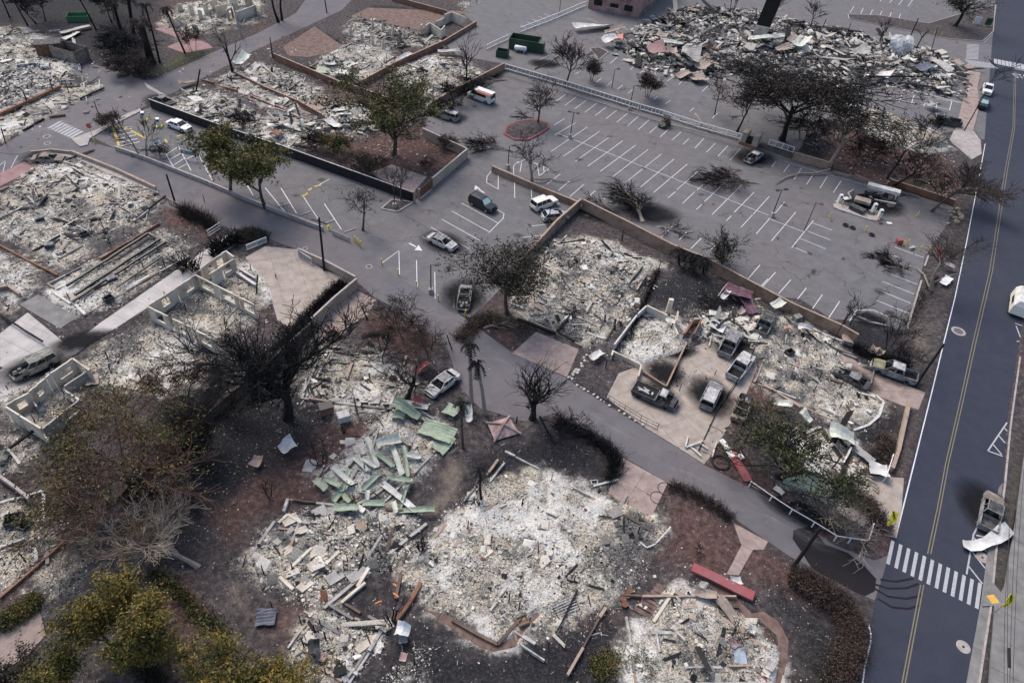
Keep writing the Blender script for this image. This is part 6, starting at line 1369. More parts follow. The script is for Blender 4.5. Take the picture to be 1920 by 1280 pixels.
def car(kind, rear, front, label, paint, burnt=0, roofmat=None, hoodmat=None, shade=False, dz=0.0, center=None, hood=True, roof=True, seedv=0, bedmat=None):
    L, W_, H, belt, hz, cb0, cr0, cr1, cb1, wx = SPEC[kind]; rd = random.Random(seedv+int(rear[0]))
    a = G(rear[0], rear[1], .8); b = G(front[0], front[1], .8); c = (a+b)/2; ang = math.atan2(b.y-a.y, b.x-a.x)
    cat = {'pickup': 'pickup', 'doublecab': 'pickup', 'van': 'van', 'flatbed': 'truck', 'suv': 'car', 'wagon': 'car'}.get(kind, 'car')
    nm = {'pickup': 'pickup_truck', 'doublecab': 'pickup_truck', 'van': 'van', 'flatbed': 'flatbed_truck', 'suv': 'suv', 'wagon': 'suv'}.get(kind, 'car')
    drop = -.10 if burnt else 0
    th = thing(nm if not burnt else 'burnt_'+nm, label, cat, (c.x, c.y, dz+drop), ang)
    P = M[paint]; RM = M[roofmat] if roofmat else P; HM = M[hoodmat] if hoodmat else P; hw = W_/2; truck = kind in ('pickup', 'doublecab', 'flatbed')
    j = lambda s: rd.uniform(-s, s) if burnt else 0
    tail = {'sedan': .93, 'hatch': .9, 'suv': belt, 'wagon': belt, 'van': belt}.get(kind, belt*.98)
    if kind == 'flatbed': tail = .85
    def zt(x):
        if x >= cb1: return hz+(belt-hz)*max(0, 1-(x-cb1)/.5)-.14*max(0, (x-cb1)/(L/2-cb1))**2
        if x <= cb0 and not truck: return tail+(belt-tail)*max(0, 1-(cb0-x)/.4)
        if x <= cb0: return tail
        return belt
    xs = sorted(set([-L/2, -L/2+.12, -L/2+.35, -wx, cb0-.01, cb0, (cb0+cb1)/2, cb1, cb1+.01, wx, L/2-.35, L/2-.12, L/2]))
    def wf(x): t = (L/2-abs(x)); return .80+.20*min(1, (t/.45))**.6 if t < .45 else 1.0
    mb = MB(); rows = []
    for x in xs:
        w = hw*wf(x); z1_ = zt(x)+j(.03); zb = .26 if abs(x) < L/2-.1 else .36
        rows.append([(x, -w*.92, zb), (x, -w, zb+.22), (x, -w, z1_-.16), (x, -w*.93, z1_), (x, w*.93, z1_), (x, w, z1_-.16), (x, w, zb+.22), (x, w*.92, zb)])
    vs = [v for r in rows for v in r]; fs = []
    for i in range(len(xs)-1):
        for k in (0, 1, 2, 4, 5, 6): fs.append((i*8+k, i*8+k+1, i*8+8+k+1, i*8+8+k))
        fs.append((i*8+7, i*8, i*8+8, i*8+15))
        m_ = (xs[i]+xs[i+1])/2
        if (m_ < cb0 and not truck) : fs.append((i*8+3, i*8+4, i*8+12, i*8+11))
    fs.append(tuple(range(7, -1, -1))); fs.append(tuple((len(xs)-1)*8+k for k in range(8)))
    mb.add(vs, fs); mb.build('body', P, th, not burnt and False)
    # engine bay floor / cabin floor, dark
    mb = MB(); mb.box(cb0+.05, L/2-.25, -hw*.86, hw*.86, .38, .56); mb.build('floor_pan', M['soot'], th)
    if hood:
        mb = MB(); xh = [cb1+.02, (cb1+L/2)/2, L/2-.14]; v = []
        for x in xh:
            w = hw*wf(x)*.925; v += [(x, -w, zt(x)+.005+j(.03)), (x, 0, zt(x)+.045+j(.03)), (x, w, zt(x)+.005+j(.03))]
        mb.add(v, [(0,3,4,1),(1,4,5,2),(3,6,7,4),(4,7,8,5)]); mb.add([(x_, y_, z_-.03) for x_, y_, z_ in v], [(1,4,3,0),(2,5,4,1),(4,7,6,3),(5,8,7,4)])
        mb.build('hood', HM, th)
    else:
        for k in range(7):
            mb = MB(); x = rd.uniform(cb1, L/2-.4); y = rd.uniform(-.55, .55); s = rd.uniform(.12, .3); mb.box(x-s, x+s, y-s*.6, y+s*.6, .5, rd.uniform(.65, .85)); mb.build('engine_part', M['burnt_olive' if k % 2 else 'burnt_dark'], th)
    # greenhouse
    wb = hw*.92; wr = hw*(.86 if kind == 'van' else .74); rz = H
    B0 = [(cb0, wb, belt), (cb0, -wb, belt)]; B1 = [(cb1, wb, belt-.02), (cb1, -wb, belt-.02)]; R0 = [(cr0, wr, rz-.05), (cr0, -wr, rz-.05)]; R1 = [(cr1, wr, rz-.04), (cr1, -wr, rz-.04)]
    if kind == 'van': cmid = [.2]
    elif kind in ('pickup', 'flatbed'): cmid = []
    elif kind in ('suv', 'wagon'): cmid = [.36, .68]
    else: cmid = [.52]
    lerp = lambda p, q, t: tuple(p[i]+(q[i]-p[i])*t for i in range(3))
    mb = MB()
    for s in (0, 1):
        mb.bar(B0[s], R0[s], .09); mb.bar(B1[s], R1[s], .07)
        for t in cmid: mb.bar(lerp(B0[s], B1[s], t), lerp(R0[s], R1[s], t), .08)
        mb.bar(R0[s], R1[s], .08); mb.bar(B0[s], B1[s], .09)
    mb.bar(R0[0], R0[1], .08); mb.bar(R1[0], R1[1], .08); mb.build('pillars', P, th)
    if roof:
        mb = MB(); g = []
        nx, ny = 4, 4
        for i in range(nx+1):
            for k in range(ny+1):
                u, v = i/nx, k/ny; x = cr0+(cr1-cr0)*u; y = -wr+2*wr*v; e = 1-(2*v-1)**4; f = 1-(2*u-1)**4
                g.append((x, y, rz-.05+.06*e*f+j(.05)))
        n1_ = ny+1; mb.add(g, [(i*n1_+k, (i+1)*n1_+k, (i+1)*n1_+k+1, i*n1_+k+1) for i in range(nx) for k in range(ny)])
        mb.add([(x, y, z-.05) for x, y, z in g], [(i*n1_+k+1, (i+1)*n1_+k+1, (i+1)*n1_+k, i*n1_+k) for i in range(nx) for k in range(ny)]); mb.build('roof', RM, th)
    def quad(name, a_, b_, c_, d_, mat, off):
        cc = [sum(p[i] for p in (a_, b_, c_, d_))/4 for i in range(3)]; q = [tuple(cc[i]+(p[i]-cc[i])*.90+off[i] for i in range(3)) for p in (a_, b_, c_, d_)]
        mb = MB(); mb.add(q, [(0,1,2,3)]); mb.build(name, M[mat], th)
    if not burnt:
        quad('windshield', B1[0], B1[1], R1[1], R1[0], 'shade' if shade else 'glass', (.03, 0, .02)); quad('rear_window', B0[0], B0[1], R0[1], R0[0], 'glass', (-.03, 0, .02))
        cuts = [0]+cmid+[1]
        for s in (0, 1):
            for t0, t1 in zip(cuts[:-1], cuts[1:]):
                panel = kind == 'van' and t0 < .15
                quad('side_window' if not panel else 'side_panel', lerp(B0[s], B1[s], t0), lerp(B0[s], B1[s], t1), lerp(R0[s], R1[s], t1), lerp(R0[s], R1[s], t0), 'glass', (0, (.03 if s == 0 else -.03), .01)) if not panel else None
            if kind == 'van':
                mb = MB(); p = [lerp(B0[s], B1[s], 0), lerp(B0[s], B1[s], .58), lerp(R0[s], R1[s], .64), lerp(R0[s], R1[s], 0)]; mb.add([(x, y*1.005, z) for x, y, z in p], [(0,1,2,3)]); mb.build('side_panel', P, th)
    else:
        for s in (-.45, .45):   # seat springs
            for x in ([.0] if truck else [-.9, .1]):
                mb = MB(); x0 = (cb0+cb1)/2+x*.6; mb.box(x0-.25, x0+.25, s-.24, s+.24, .56, .72); mb.box(x0-.32, x0-.22, s-.22, s+.22, .6, 1.05); mb.build('seat_frame', M['burnt_dark'], th)
    # bed
    if truck and kind != 'flatbed':
        mb = MB(); x0, x1 = -L/2+.06, cb0-.04; mb.box(x0, x1, -hw*.84, hw*.84, .45, .62); mb.build('bed_floor', M[bedmat or ('soot' if burnt else 'dark_metal')], th)
        for y in (-hw*.9, hw*.9): mb = MB(); mb.box(x0, x1, y-.05, y+.05, .5, belt+.02); mb.build('bed_rail', P, th)
        mb = MB(); mb.box(-L/2-.03, -L/2+.05, -hw*.86, hw*.86, .5, belt); mb.build('tailgate', P, th)
        mb = MB(); mb.add([(cb0-.02, -wb, .6), (cb0-.02, wb, .6), (cb0-.02, wb, belt), (cb0-.02, -wb, belt)], [(0,1,2,3)]); mb.build('cab_back', P, th)
    if kind == 'flatbed':
        mb = MB(); mb.box(-L/2+.0, cb0-.1, -hw, hw, .82, .95); mb.build('bed_floor', M['soot'], th)
        for y in (-hw, hw): mb = MB(); mb.bar((-L/2, y, 1.0), (cb0-.1, y, 1.0), .09); mb.build('bed_rail', M['burnt_dark'], th)
        for x in (-L/2, cb0-.1): mb = MB(); mb.bar((x, -hw, 1.0), (x, hw, 1.0), .09, .12); mb.build('bed_rail', M['burnt_grey'], th)
        for k in range(5): mb = MB(); mb.tube([(rd.uniform(-2.2,-.2), rd.uniform(-.5,.5), .95), (rd.uniform(-2.2,-.2), rd.uniform(-.5,.5), 1.1)], .12, 7); mb.build('load', M['burnt_white'], th)
    for x in (-wx, wx):
        for s in (-1, 1):
            y = s*(hw-.11); r = .34 if not burnt else .25; zc = r-drop-.02 if burnt else r
            w = MB(); w.tube([(x, y-.11*1, zc), (x, y+.11, zc)], r, 14); wheel = w.build('wheel', M['tyre'] if not burnt else M['burnt_grey'], th)
            w = MB(); w.tube([(x, y+s*.09, zc), (x, y+s*.135, zc)], r*.62, 10); w.build('rim', M['rim'] if not burnt else M['soot'], wheel)
            w = MB(); n = 9; ra = r+.08 if not burnt else .36; yy = s*(hw+.006); zc2 = .34-drop*0 if not burnt else .36
            w.add([(x+ra*math.cos(PI*k/(n-1)), yy, zc2+ra*math.sin(PI*k/(n-1))) for k in range(n)], [tuple(range(n))]); w.build('wheel_arch', M['soot'], th)
    if not burnt:
        for s in (-1, 1):
            mb = MB(); mb.obox((L/2-.14, s*hw*.68, zt(L/2)-.16), .22, .34, .16); mb.build('headlight', M['lamp_glass'], th)
            mb = MB(); mb.obox((-L/2+.10, s*hw*.72, tail-.16 if kind != 'van' else .95), .2, .26, .2); mb.build('taillight', M['tail_red'], th)
            mb = MB(); mb.obox((cb1-.12, s*(hw+.09), belt+.06), .12, .18, .14); mb.build('mirror', P, th)
        mb = MB(); mb.obox((L/2+.0, 0, .62), .06, hw*1.05, .2); mb.build('grille', M['dark_metal'], th)
        for x in (-L/2-.02, L/2+.02): mb = MB(); mb.obox((x, 0, .45), .1, hw*1.6, .16); mb.build('bumper', M['dark_metal'] if kind in ('van','suv') else P, th)
        mb = MB(); mb.obox((-L/2-.075, 0, .72 if kind != 'sedan' else .7), .02, .32, .16); mb.build('number_plate', M['white'], th)
    else:
        mb = MB(); mb.obox((L/2+.02, 0, .5), .1, hw*1.5, .14, Matrix.Rotation(j(.15), 3, 'X')); mb.build('bumper', M['burnt_white'], th)
        lo = MB()
    return th
w_ = car('sedan', (314,226), (357,241), 'white sedan parked beside the black fence, undamaged', 'car_white')
car('sedan', (289,181), (325,194), 'burnt out sedan on the roadside behind the black fence end', 'burnt_dark', 1, 'burnt_grey')
car('sedan', (60,295), (120,295), 'brown burnt car on the curved corner by the left road', 'burnt_brown', 1, 'burnt_brown', 'burnt_brown')
car('van', (926,189), (879,172), 'white van carrying a salmon ladder against the brown wall', 'car_white')
v = bpy.data.objects['van']
ld = G(904,174,2.3); d = (G(879,172,.8)-G(926,189,.8)).normalized(); n_ = Vector((-d.y, d.x, 0)); th = thing('ladder', 'salmon coloured ladder strapped on the white van roof', 'ladder', (ld.x, ld.y, 2.24), math.atan2(d.y, d.x))
for s in (-.55, .1): mb = MB(); mb.bar((-2.2, s, .06), (1.5, s, .06), .09, .12); mb.build('rail', M['ladder'], th)
for k in range(11): mb = MB(); mb.bar((-2.1+k*.35, -.55, .06), (-2.1+k*.35, .1, .06), .07); mb.build('rung', M['ladder'], th)
for s in (.25,.55): mb = MB(); mb.bar((-2.1, s, .05), (1.2, s, .05), .07, .1); mb.build('rail', M['ladder'], th)
car('wagon', (860,221), (817,208), 'burnt grey wagon below the wall with soot around it', 'burnt_grey', 1, 'burnt_white')
car('sedan', (1431,281), (1396,304), 'burnt sedan with open rear by the fire hut', 'burnt_grey', 1, 'burnt_white', hood=False)
car('sedan', (1554,51), (1592,58), 'dark burnt car beyond the arcade on the far street', 'burnt_brown', 1)
car('doublecab', (1853,154), (1851,180), 'white pickup parked on the far side of the main road', 'car_white')
car('doublecab', (1848,181), (1841,206), 'dark pickup with teal sun shade behind the white pickup', 'car_black', shade=True)
car('suv', (881,368), (930,393), 'black four wheel drive with silver sun shade in small lot', 'car_black', shade=True)
car('sedan', (806,440), (853,461), 'burnt silver sedan in the small lot with black soot ring', 'burnt_white', 1, 'burnt_grey')
car('sedan', (874,534), (868,576), 'stripped burnt car without roof beside the lane tree', 'burnt_olive', 1, hood=False, roof=False)
car('suv', (1000,387), (1040,372), 'cream white crossover parked against the brick wall', 'car_cream')
car('hatch', (1021,405), (1062,401), 'silver hatchback with dark tail tucked into the wall corner', 'car_silver')
car('wagon', (94,667), (30,698), 'burnt pale yellow wagon on the tan drive at left', 'burnt_olive', 1, hood=False)
car('sedan', (851,699), (807,732), 'silver sedan scorched white beside the charred tree', 'burnt_white', 1, 'burnt_grey')
car('flatbed', (1202,729), (1255,752), 'burnt flatbed truck on the pale tan forecourt', 'burnt_dark', 1, 'burnt_white')
car('wagon', (1323,764), (1346,714), 'burnt car with white ash roof on the forecourt', 'burnt_grey', 1, 'burnt_white')
car('pickup', (1378,700), (1402,668), 'burnt pickup with white cab roof in the middle yard', 'burnt_white', 1, 'burnt_white')
car('doublecab', (1361,658), (1380,624), 'grey burnt pickup with dark bed behind the white cab one', 'burnt_grey', 1, 'burnt_grey')
car('doublecab', (1428,618), (1444,588), 'dull green burnt truck against the fence near long wall', 'burnt_olive', 1, 'burnt_dark', 'burnt_dark')
car('sedan', (1386,778), (1400,745), 'stripped burnt car half under the green topped tree', 'burnt_brown', 1, 'burnt_grey', hood=False, roof=False)
car('sedan', (1624,721), (1568,692), 'collapsed black car wreck in the ash heap', 'burnt_dark', 1, 'burnt_grey', hood=False)
car('doublecab', (1715,707), (1641,680), 'yellow green scorched pickup on the drive by the road', 'burnt_grey', 1, 'burnt_white', 'burnt_yellow')
car('doublecab', (1853,990), (1866,926), 'burnt dark pickup standing on the main road', 'burnt_grey', 1, 'burnt_dark', 'burnt_brown', bedmat='burnt_dark')
car('pickup', (33,127), (92,122), 'old pale burnt truck in the left ash field', 'burnt_white', 1, 'burnt_brown', 'burnt_white')
# utility cart
a, b = G(1256,223,.6), G(1237,240,.6); c = (a+b)/2; th = thing('utility_cart', 'small camouflaged utility cart parked nose out by the railing', 'utility cart', (c.x, c.y, 0), math.atan2(b.y-a.y, b.x-a.x))
M['camo'] = pm('camouflage_paint', (.05, .05, .035), (.16, .13, .09), 3, .5)
mb = MB(); mb.hexa([(-1.4,-.65,.4),(1.4,-.55,.4),(1.4,.55,.4),(-1.4,.65,.4)], [(-1.4,-.65,.95),(1.3,-.5,.85),(1.3,.5,.85),(-1.4,.65,.95)]); mb.build('body', M['camo'], th)
mb = MB(); mb.box(-.75,.5,-.62,.62,1.78,1.86); mb.build('roof', M['black'], th)
for x, y in ((-.7,-.58),(-.7,.58),(.45,-.58),(.45,.58)): mb = MB(); mb.bar((x,y,.9),(x,y,1.8),.07); mb.build('roll_bar', M['black'], th)
for s in (-.32,.32): mb = MB(); mb.box(-.4,.1,s-.26,s+.26,.95,1.1); mb.box(-.5,-.38,s-.26,s+.26,1.05,1.5); mb.build('seat', M['rust'], th)
for x in (-.95,.95):
    for s in (-1,1): w = MB(); w.tube([(x,s*.56,.34),(x,s*.8,.34)], .34, 12); wh = w.build('wheel', M['tyre'], th); w = MB(); w.tube([(x,s*.78,.34),(x,s*.815,.34)], .17, 8); w.build('rim', M['rim'], wh)
for s in (-.35,.35): mb = MB(); mb.obox((1.36,s,.75),.1,.2,.12); mb.build('headlight', M['lamp_glass'], th)
mb = MB(); mb.obox((1.42,.0,.55),.03,.3,.16); mb.build('number_plate', M['white'], th)
# white camper cut off by the right edge
c = G(1914,566,1.3); d = (G(1760,640)-G(1800,470)).normalized(); th = thing('camper', 'white camper with sloped roof cut off by the right edge', 'camper', (c.x, c.y, 0), math.atan2(-d.y, -d.x))
mb = MB(); pr = [(-2.6,-1.1),(2.6,-1.1),(2.6,1.1),(-2.6,1.1)]; mb.hexa([(x,y,.55) for x,y in pr], [(x*.98,y*.95,1.9) for x,y in pr]); mb.build('body', M['car_cream'], th)
mb = MB(); mb.hexa([(x*.98,y*.95,1.9) for x,y in pr], [(x*.85,y*.55,2.6) for x,y in pr]); mb.build('roof', M['whitesheet'], th)
for y in (-1.08,1.08):
    mb = MB(); mb.box(-1.2,.8,y-.02*1,y+.02,1.15,1.7); mb.build('window', M['glass'], th)
for x in (-1.6,1.6):
    for s in (-1,1): w = MB(); w.tube([(x,s*.86,.36),(x,s*1.08,.36)], .36, 12); w.build('wheel', M['tyre'], th)
# soot haloes burnt into the ground round the wrecks
n = NT('soot_stain', .95, 0, .1); vm = n.n("ShaderNodeVectorMath"); vm.operation = 'LENGTH'; n.L(n.tc.outputs["Object"], vm.inputs[0])
al = n.math('SUBTRACT', 1.0, vm.outputs["Value"], True); nz = n.noise(2.2, 5, .7); al = n.math('MULTIPLY', n.math('MULTIPLY', al, n.math('MULTIPLY', nz, 3.2)), .95, True)
n.L(al, n.b.inputs["Alpha"]); n.b.inputs["Base Color"].default_value = (.012, .012, .014, 1); M['soot_stain'] = n.m
disc = MB(); disc.add([(1.25*math.cos(k*PI/16), 1.25*math.sin(k*PI/16), 0) for k in range(32)], [tuple(range(32))]); dme = disc.mesh('soot_stain', M['soot_stain'])
for k, (x, y, rx, ry, a) in enumerate([(832,455,4.2,3.0,-.5),(868,555,3.4,4.2,.2),(1232,742,3.6,2.4,-.5),(1332,742,3.2,4.0,.5),(1856,962,3.4,5.0,.2),(838,216,4.6,3.0,-.4),(1412,296,5.2,4.0,.4),(70,690,5.0,3.0,.6),(1595,708,4,2.6,-.5),(1676,700,4.4,2.6,-.3),(1372,640,4,4,0),(1430,600,4,4,0),(302,190,4,3,-.4),(88,298,4.6,3,0),(1246,700,3,3,0),(1020,120,4,3,0),(1632,600,3,2,0),(1572,56,5,3,0),(1640,385,6,4,0),(905,140,5,4,0),(1215,400,6,4,0),(1120,400,4,3,0),(820,716,3.4,2.4,.5),(1275,660,3,1.6,.4),(1500,960,5,2,-.5),(700,640,3,2,.4),(210,640,5,2.4,.6),(150,640,4,2,.6),(330,560,3,1.2,.6)]):
    p = G(x, y); o = link('soot_stain', dme, kind='stuff'); o.location = (p.x, p.y, .040+.0012*k); o.scale = (rx, ry, 1); o.rotation_euler = (0, 0, a)
M['redkerb'] = pm('faded_red_kerb', (.16, .04, .045), (.30, .09, .09), 2, .8)
M['redmetal'] = pm('faded_red_metal', (.17, .045, .048), (.28, .075, .078), .7, .7, c3=(.22, .12, .115))
# ------------------------------------------------------------------ single pieces of wreckage
rq = random.Random(77)
def T(ox, oy): return lambda u, v: (ox+u/4, oy+v/4)
def sheetp(a, b, w, label, mat, za=.35, zb=.35, curl=.25, twist=.15, ribs=0, name='metal_sheet', cat='sheet', group=None, z=0.0):
    """a bent sheet of metal from a to b (seen points), w metres wide"""
    A = G(a[0], a[1], za); B = G(b[0], b[1], zb); o = Vector(((A.x+B.x)/2, (A.y+B.y)/2, 0)); d = B-A; L = d.length; d.normalize(); s = Vector((-d.y, d.x, 0)); s.normalize()
    nx = max(4, min(14, int(L/.5))); ny = 4 if not ribs else 2*ribs; V = []; ph = rq.uniform(0, 6); tw = rq.uniform(-1, 1)*twist
    for i in range(nx+1):
        t = i/nx
        for k in range(ny+1):
            v = k/ny-.5; edge = rq.uniform(-.06, .06)*w*(k in (0, ny))
            c = A.lerp(B, t)+s*(v*w+edge)
            c.z += curl*(math.sin(PI*t*1.3+ph)*.5+.5)*.8+curl*(v*2)**2*.7+tw*v*w*(t-.3)*2+(.05*(k % 2) if ribs else 0)+rq.uniform(-.03, .03); c.z = max(c.z, .06); V.append(c-o)
    m_ = ny+1; F = [(i*m_+k, (i+1)*m_+k, (i+1)*m_+k+1, i*m_+k+1) for i in range(nx) for k in range(ny)]
    mb = MB(); n0 = len(V); mb.add(V+[v-Vector((0, 0, .03)) for v in V], F+[tuple(n0+j for j in reversed(f)) for f in F]+
        [(i, i+1, n0+i+1, n0+i) for i in range(ny)]+[(nx*m_+i+1, nx*m_+i, n0+nx*m_+i, n0+nx*m_+i+1) for i in range(ny)]+
        [((i+1)*m_, i*m_, n0+i*m_, n0+(i+1)*m_) for i in range(nx)]+[(i*m_+ny, (i+1)*m_+ny, n0+(i+1)*m_+ny, n0+i*m_+ny) for i in range(nx)])
    ob = mb.build(name, M[mat]); ob.location = o; return tag(ob, label, cat, group)
def beam(a, b, w, z, label, mat='char', h=None, zb=None, name='beam', cat='beam'):
    A = G(a[0], a[1], z); B = G(b[0], b[1], z if zb is None else zb); o = Vector((A.x, A.y, 0)); mb = WMB(o); n = max(2, int((B-A).length/1.5)); p = A
    for i in range(n):
        q = A.lerp(B, (i+1)/n)+Vector((rq.uniform(-.04,.04), rq.uniform(-.04,.04), rq.uniform(-.02,.02)))*(i < n-1); mb.bar(p, q, w*rq.uniform(.85, 1.1), (h or w)*rq.uniform(.85, 1.1)); p = q
    ob = mb.build(name, M[mat]); ob.location = o; return tag(ob, label, cat)
def bin_(c, s, az, label, mat, name='crate', cat='crate', inner='soot', lid=None):
    """open box: four sides, floor, optional lid slab"""
    p = G(*c); th = thing(name, label, cat, (p.x, p.y, .03), az); x, y, z = s[0]/2, s[1]/2, s[2]; t = .05
    for b_ in ((-x,x,-y,-y+t,0,z),(-x,x,y-t,y,0,z),(-x,-x+t,-y+t,y-t,0,z),(x-t,x,-y+t,y-t,0,z)): mb = MB(); mb.box(*b_); mb.build('side', M[mat], th)
    mb = MB(); mb.box(-x+t,x-t,-y+t,y-t,.05,.05+z*.3); mb.build('floor', M[inner], th)
    if lid: mb = MB(); mb.hexa([(-x-.05,-y-.05,z),(x+.05,-y-.05,z),(x+.05,y+.05,z),(-x-.05,y+.05,z)],[(-x,-y,z+.12),(x,-y,z+.12),(x,y,z+.12),(-x,y,z+.12)]); mb.build('lid', M[lid], th)
    return th
t = T(480, 640); GR = 'green and white roof pieces on the ash'
for a, b, w, mt, lab in [((830,725),(915,945),.5,'palesheet','upright leaning whitish plank at the top of the green heap'),((1020,790),(1095,1000),.6,'palesheet','wide pale strip slanting through the middle of the green heap'),((1110,790),(1140,1020),.45,'greensheet','narrow green strip right of the wide pale strip'),((900,850),(1035,940),.55,'greensheet','green strip lying left of the wide pale strip'),
 ((575,945),(725,1080),.6,'palesheet','pale green strip at the upper left of the heap'),((700,965),(640,1130),.5,'greensheet','green strip crossing the upper left pale strip'),((930,1000),(800,1110),.55,'greensheet','green folded strip in the heap centre'),((700,1060),(580,1200),.6,'greensheet','green strip at the left foot of the heap'),
 ((580,1245),(765,1255),.85,'greensheet','broad green piece along the bottom left of the heap'),((800,1225),(965,1210),.7,'greensheet','broad green piece along the bottom middle of the heap'),((945,1065),(1205,1285),.65,'whitesheet','longest white beam sloping to the lower right'),((1160,1030),(1110,1110),.5,'palesheet','short pale piece near the white beam top'),((1062,1275),(1350,1240) if 0 else (1340,1265),.6,'greensheet','straight green plank lying alone at the lower right'),
 ((440,1040),(525,1110),.7,'greensheet','green scrap at the far left of the heap'),((980,1020),(1155,1055),.5,'greensheet','dull green strip behind the dark tangle'),((725,870),(835,975),.5,'palesheet','olive pale strip beside the top planks'),((790,885),(900,945),.6,'palesheet','olive scrap between top planks'),((840,1120),(830,1240),.45,'palesheet','thin pale strip at the heap foot'),
 ((650,1150),(700,1210),.5,'greensheet','small curled green scrap at the heap foot'),((520,1030),(630,1095),.6,'greensheet','green curled scrap at the left edge'),((1130,860),(1240,870),.7,'palesheet','tan sheet at the right of the green heap'),((1150,1040),(1075,1270),.35,'greensheet','long thin green strip beside the white beam'),((1030,1200),(1050,1290),.5,'palesheet','pale strip below the white beam')]:
    sheetp(t(*a), t(*b), w, lab, mt, rq.uniform(.3,.7), rq.uniform(.3,.9), .25, .3, name='roof_strip', cat='roof piece', group=GR)
sheetp(t(1240,640), t(1480,730), 2.3, 'large pale green ribbed roof sheet by the burnt palm', 'greensheet', .5, .4, .35, .1, 7, 'roof_sheet', 'roof sheet')
sheetp(t(1350,740), t(1450,810), 2.4, 'second pale green ribbed roof sheet pointing down', 'greensheet', .5, .2, .3, .2, 6, 'roof_sheet', 'roof sheet')
sheetp(t(1040,450), t(1290,500), .8, 'bent pale fascia over the upper green wreck', 'palesheet', .9, .7, .2, .2, 0, 'roof_strip', 'roof piece')
sheetp(t(1030,480), t(1220,580), 1.4, 'curled green roof piece at the top of wreck', 'greensheet', .8, .3, .7, .3, 4, 'roof_sheet', 'roof sheet')
sheetp(t(1020,560), t(1110,590), 1.0, 'crumpled green corner under the curled roof', 'greensheet', .4, .3, .5, .3, 3, 'roof_sheet', 'roof sheet')
sheetp(t(1420,500), t(1510,545), 1.5, 'pale green sheet behind the burnt palm', 'greensheet', .6, .6, .2, .1, 5, 'roof_sheet', 'roof sheet')
sheetp(t(1175,460), t(1250,470), 1.3, 'dull red curved panel at the upper green wreck', 'redmetal', .5, .5, .5, .2)
sheetp(t(1200,230), t(1300,165), .9, 'dull red sheet beside the lane by silver burnt car', 'redmetal', .4, .4, .4, .2)
sheetp(t(910,800), t(1080,735), 1.1, 'crumpled yellowish tarpaulin above the green heap', 'palesheet', .6, .5, .6, .4)
sheetp(t(190,830), t(290,770), 1.5, 'crumpled white sheet on dark soil beside curling sapling', 'whitesheet', .5, .6, .6, .4)
sheetp(t(360,930), t(450,940), 1.6, 'flat grey sheet on the red soil below curling sapling', 'greymetalsheet', .1, .12, .06, .05)
sheetp(t(-30,900), t(40,920), 1.3, 'brown broken panel on the dark red soil', 'tansheet', .5, .4, .4, .4)
sheetp(t(1590,480), t(1600,610), .8, 'white mangled metal behind the burnt palms', 'whitesheet', 1.3, .2, .4, .3)
sheetp(t(860,440), t(930,450), 1.2, 'dark grey panel on the dusty ruin', 'greymetalsheet', .3, .3, .2, .1)
bin_(t(530,530), (1.5,1.1,1.0), .5, 'rusty brown cabinet with dark lid by the charred giant', 'wall_red', 'cabinet', 'cabinet', lid='dark_metal')
bin_(t(660,590), (1.3,1.0,.9), .5, 'pale cabinet with grey lid right of the rusty one', 'white_old', 'cabinet', 'cabinet', lid='grey_metal')
bin_((628,628), (1.6,.8,.4), -.3, 'orange red open tray near the white block wall', 'orange' if 0 else 'ladder', 'tray', 'tray')
bin_((979,1166), (1.0,.8,.45), .5, 'square brown planter box at the ash slab corner', 'wall_tan', 'planter', 'planter', 'wall_red')
bin_((650,1275) if 0 else (32,982), (1.5,1.2,1.0), .4, 'dark burnt stove in the lower left ash', 'burnt_dark', 'appliance', 'appliance')
for c, lab in [((77,417),'dark burnt appliance in the middle of the upper left ash plot'),((160,446),'dark burnt fridge lying right of the upper left plot centre'),((96,467),'dark burnt box at the lower end of the upper left ash plot'),((52,990),'dark metal box beside the burnt stove'),((1478,666),'burnt dark box on the yellow ash floor'),((205,996) if 0 else (206,566),'dark burnt box at the foot of the long ruin'),((212,530),'dark burnt box in the long ruin')]:
    bin_(c, (1.1,.8,.8), rq.uniform(0,1.5), lab, 'burnt_dark', 'appliance', 'appliance', lid='burnt_grey' if rq.random() < .6 else None)
# pink canopy
p = G(943,806); th = thing('canopy', 'collapsed pinkish pyramid canopy with cross ridges by the lane', 'canopy', (p.x,p.y,.15), .45); c4 = [(-1.5,-1.3),(1.5,-1.2),(1.3,1.4),(-1.4,1.3)]; M['pinkcloth'] = pm('sooty_pink_cloth', (.20,.12,.115), (.48,.35,.335), 1.5, .9)
for k in range(4):
    a, b = c4[k], c4[(k+1) % 4]; mb = MB(); mid = ((a[0]+b[0])*.5, (a[1]+b[1])*.5); mb.add([(a[0],a[1],.1),(mid[0],mid[1],.12),(0,0,.9)], [(0,1,2)]); mb.add([(mid[0],mid[1],.12),(b[0],b[1],.1),(0,0,.9)], [(0,1,2)]); mb.build('panel', M['pinkcloth'], th)
    mb = MB(); mb.bar((a[0]*1.08,a[1]*1.08,.16),(0,0,.97),.22,.1); mb.build('ridge', M['pinkcrete'], th)
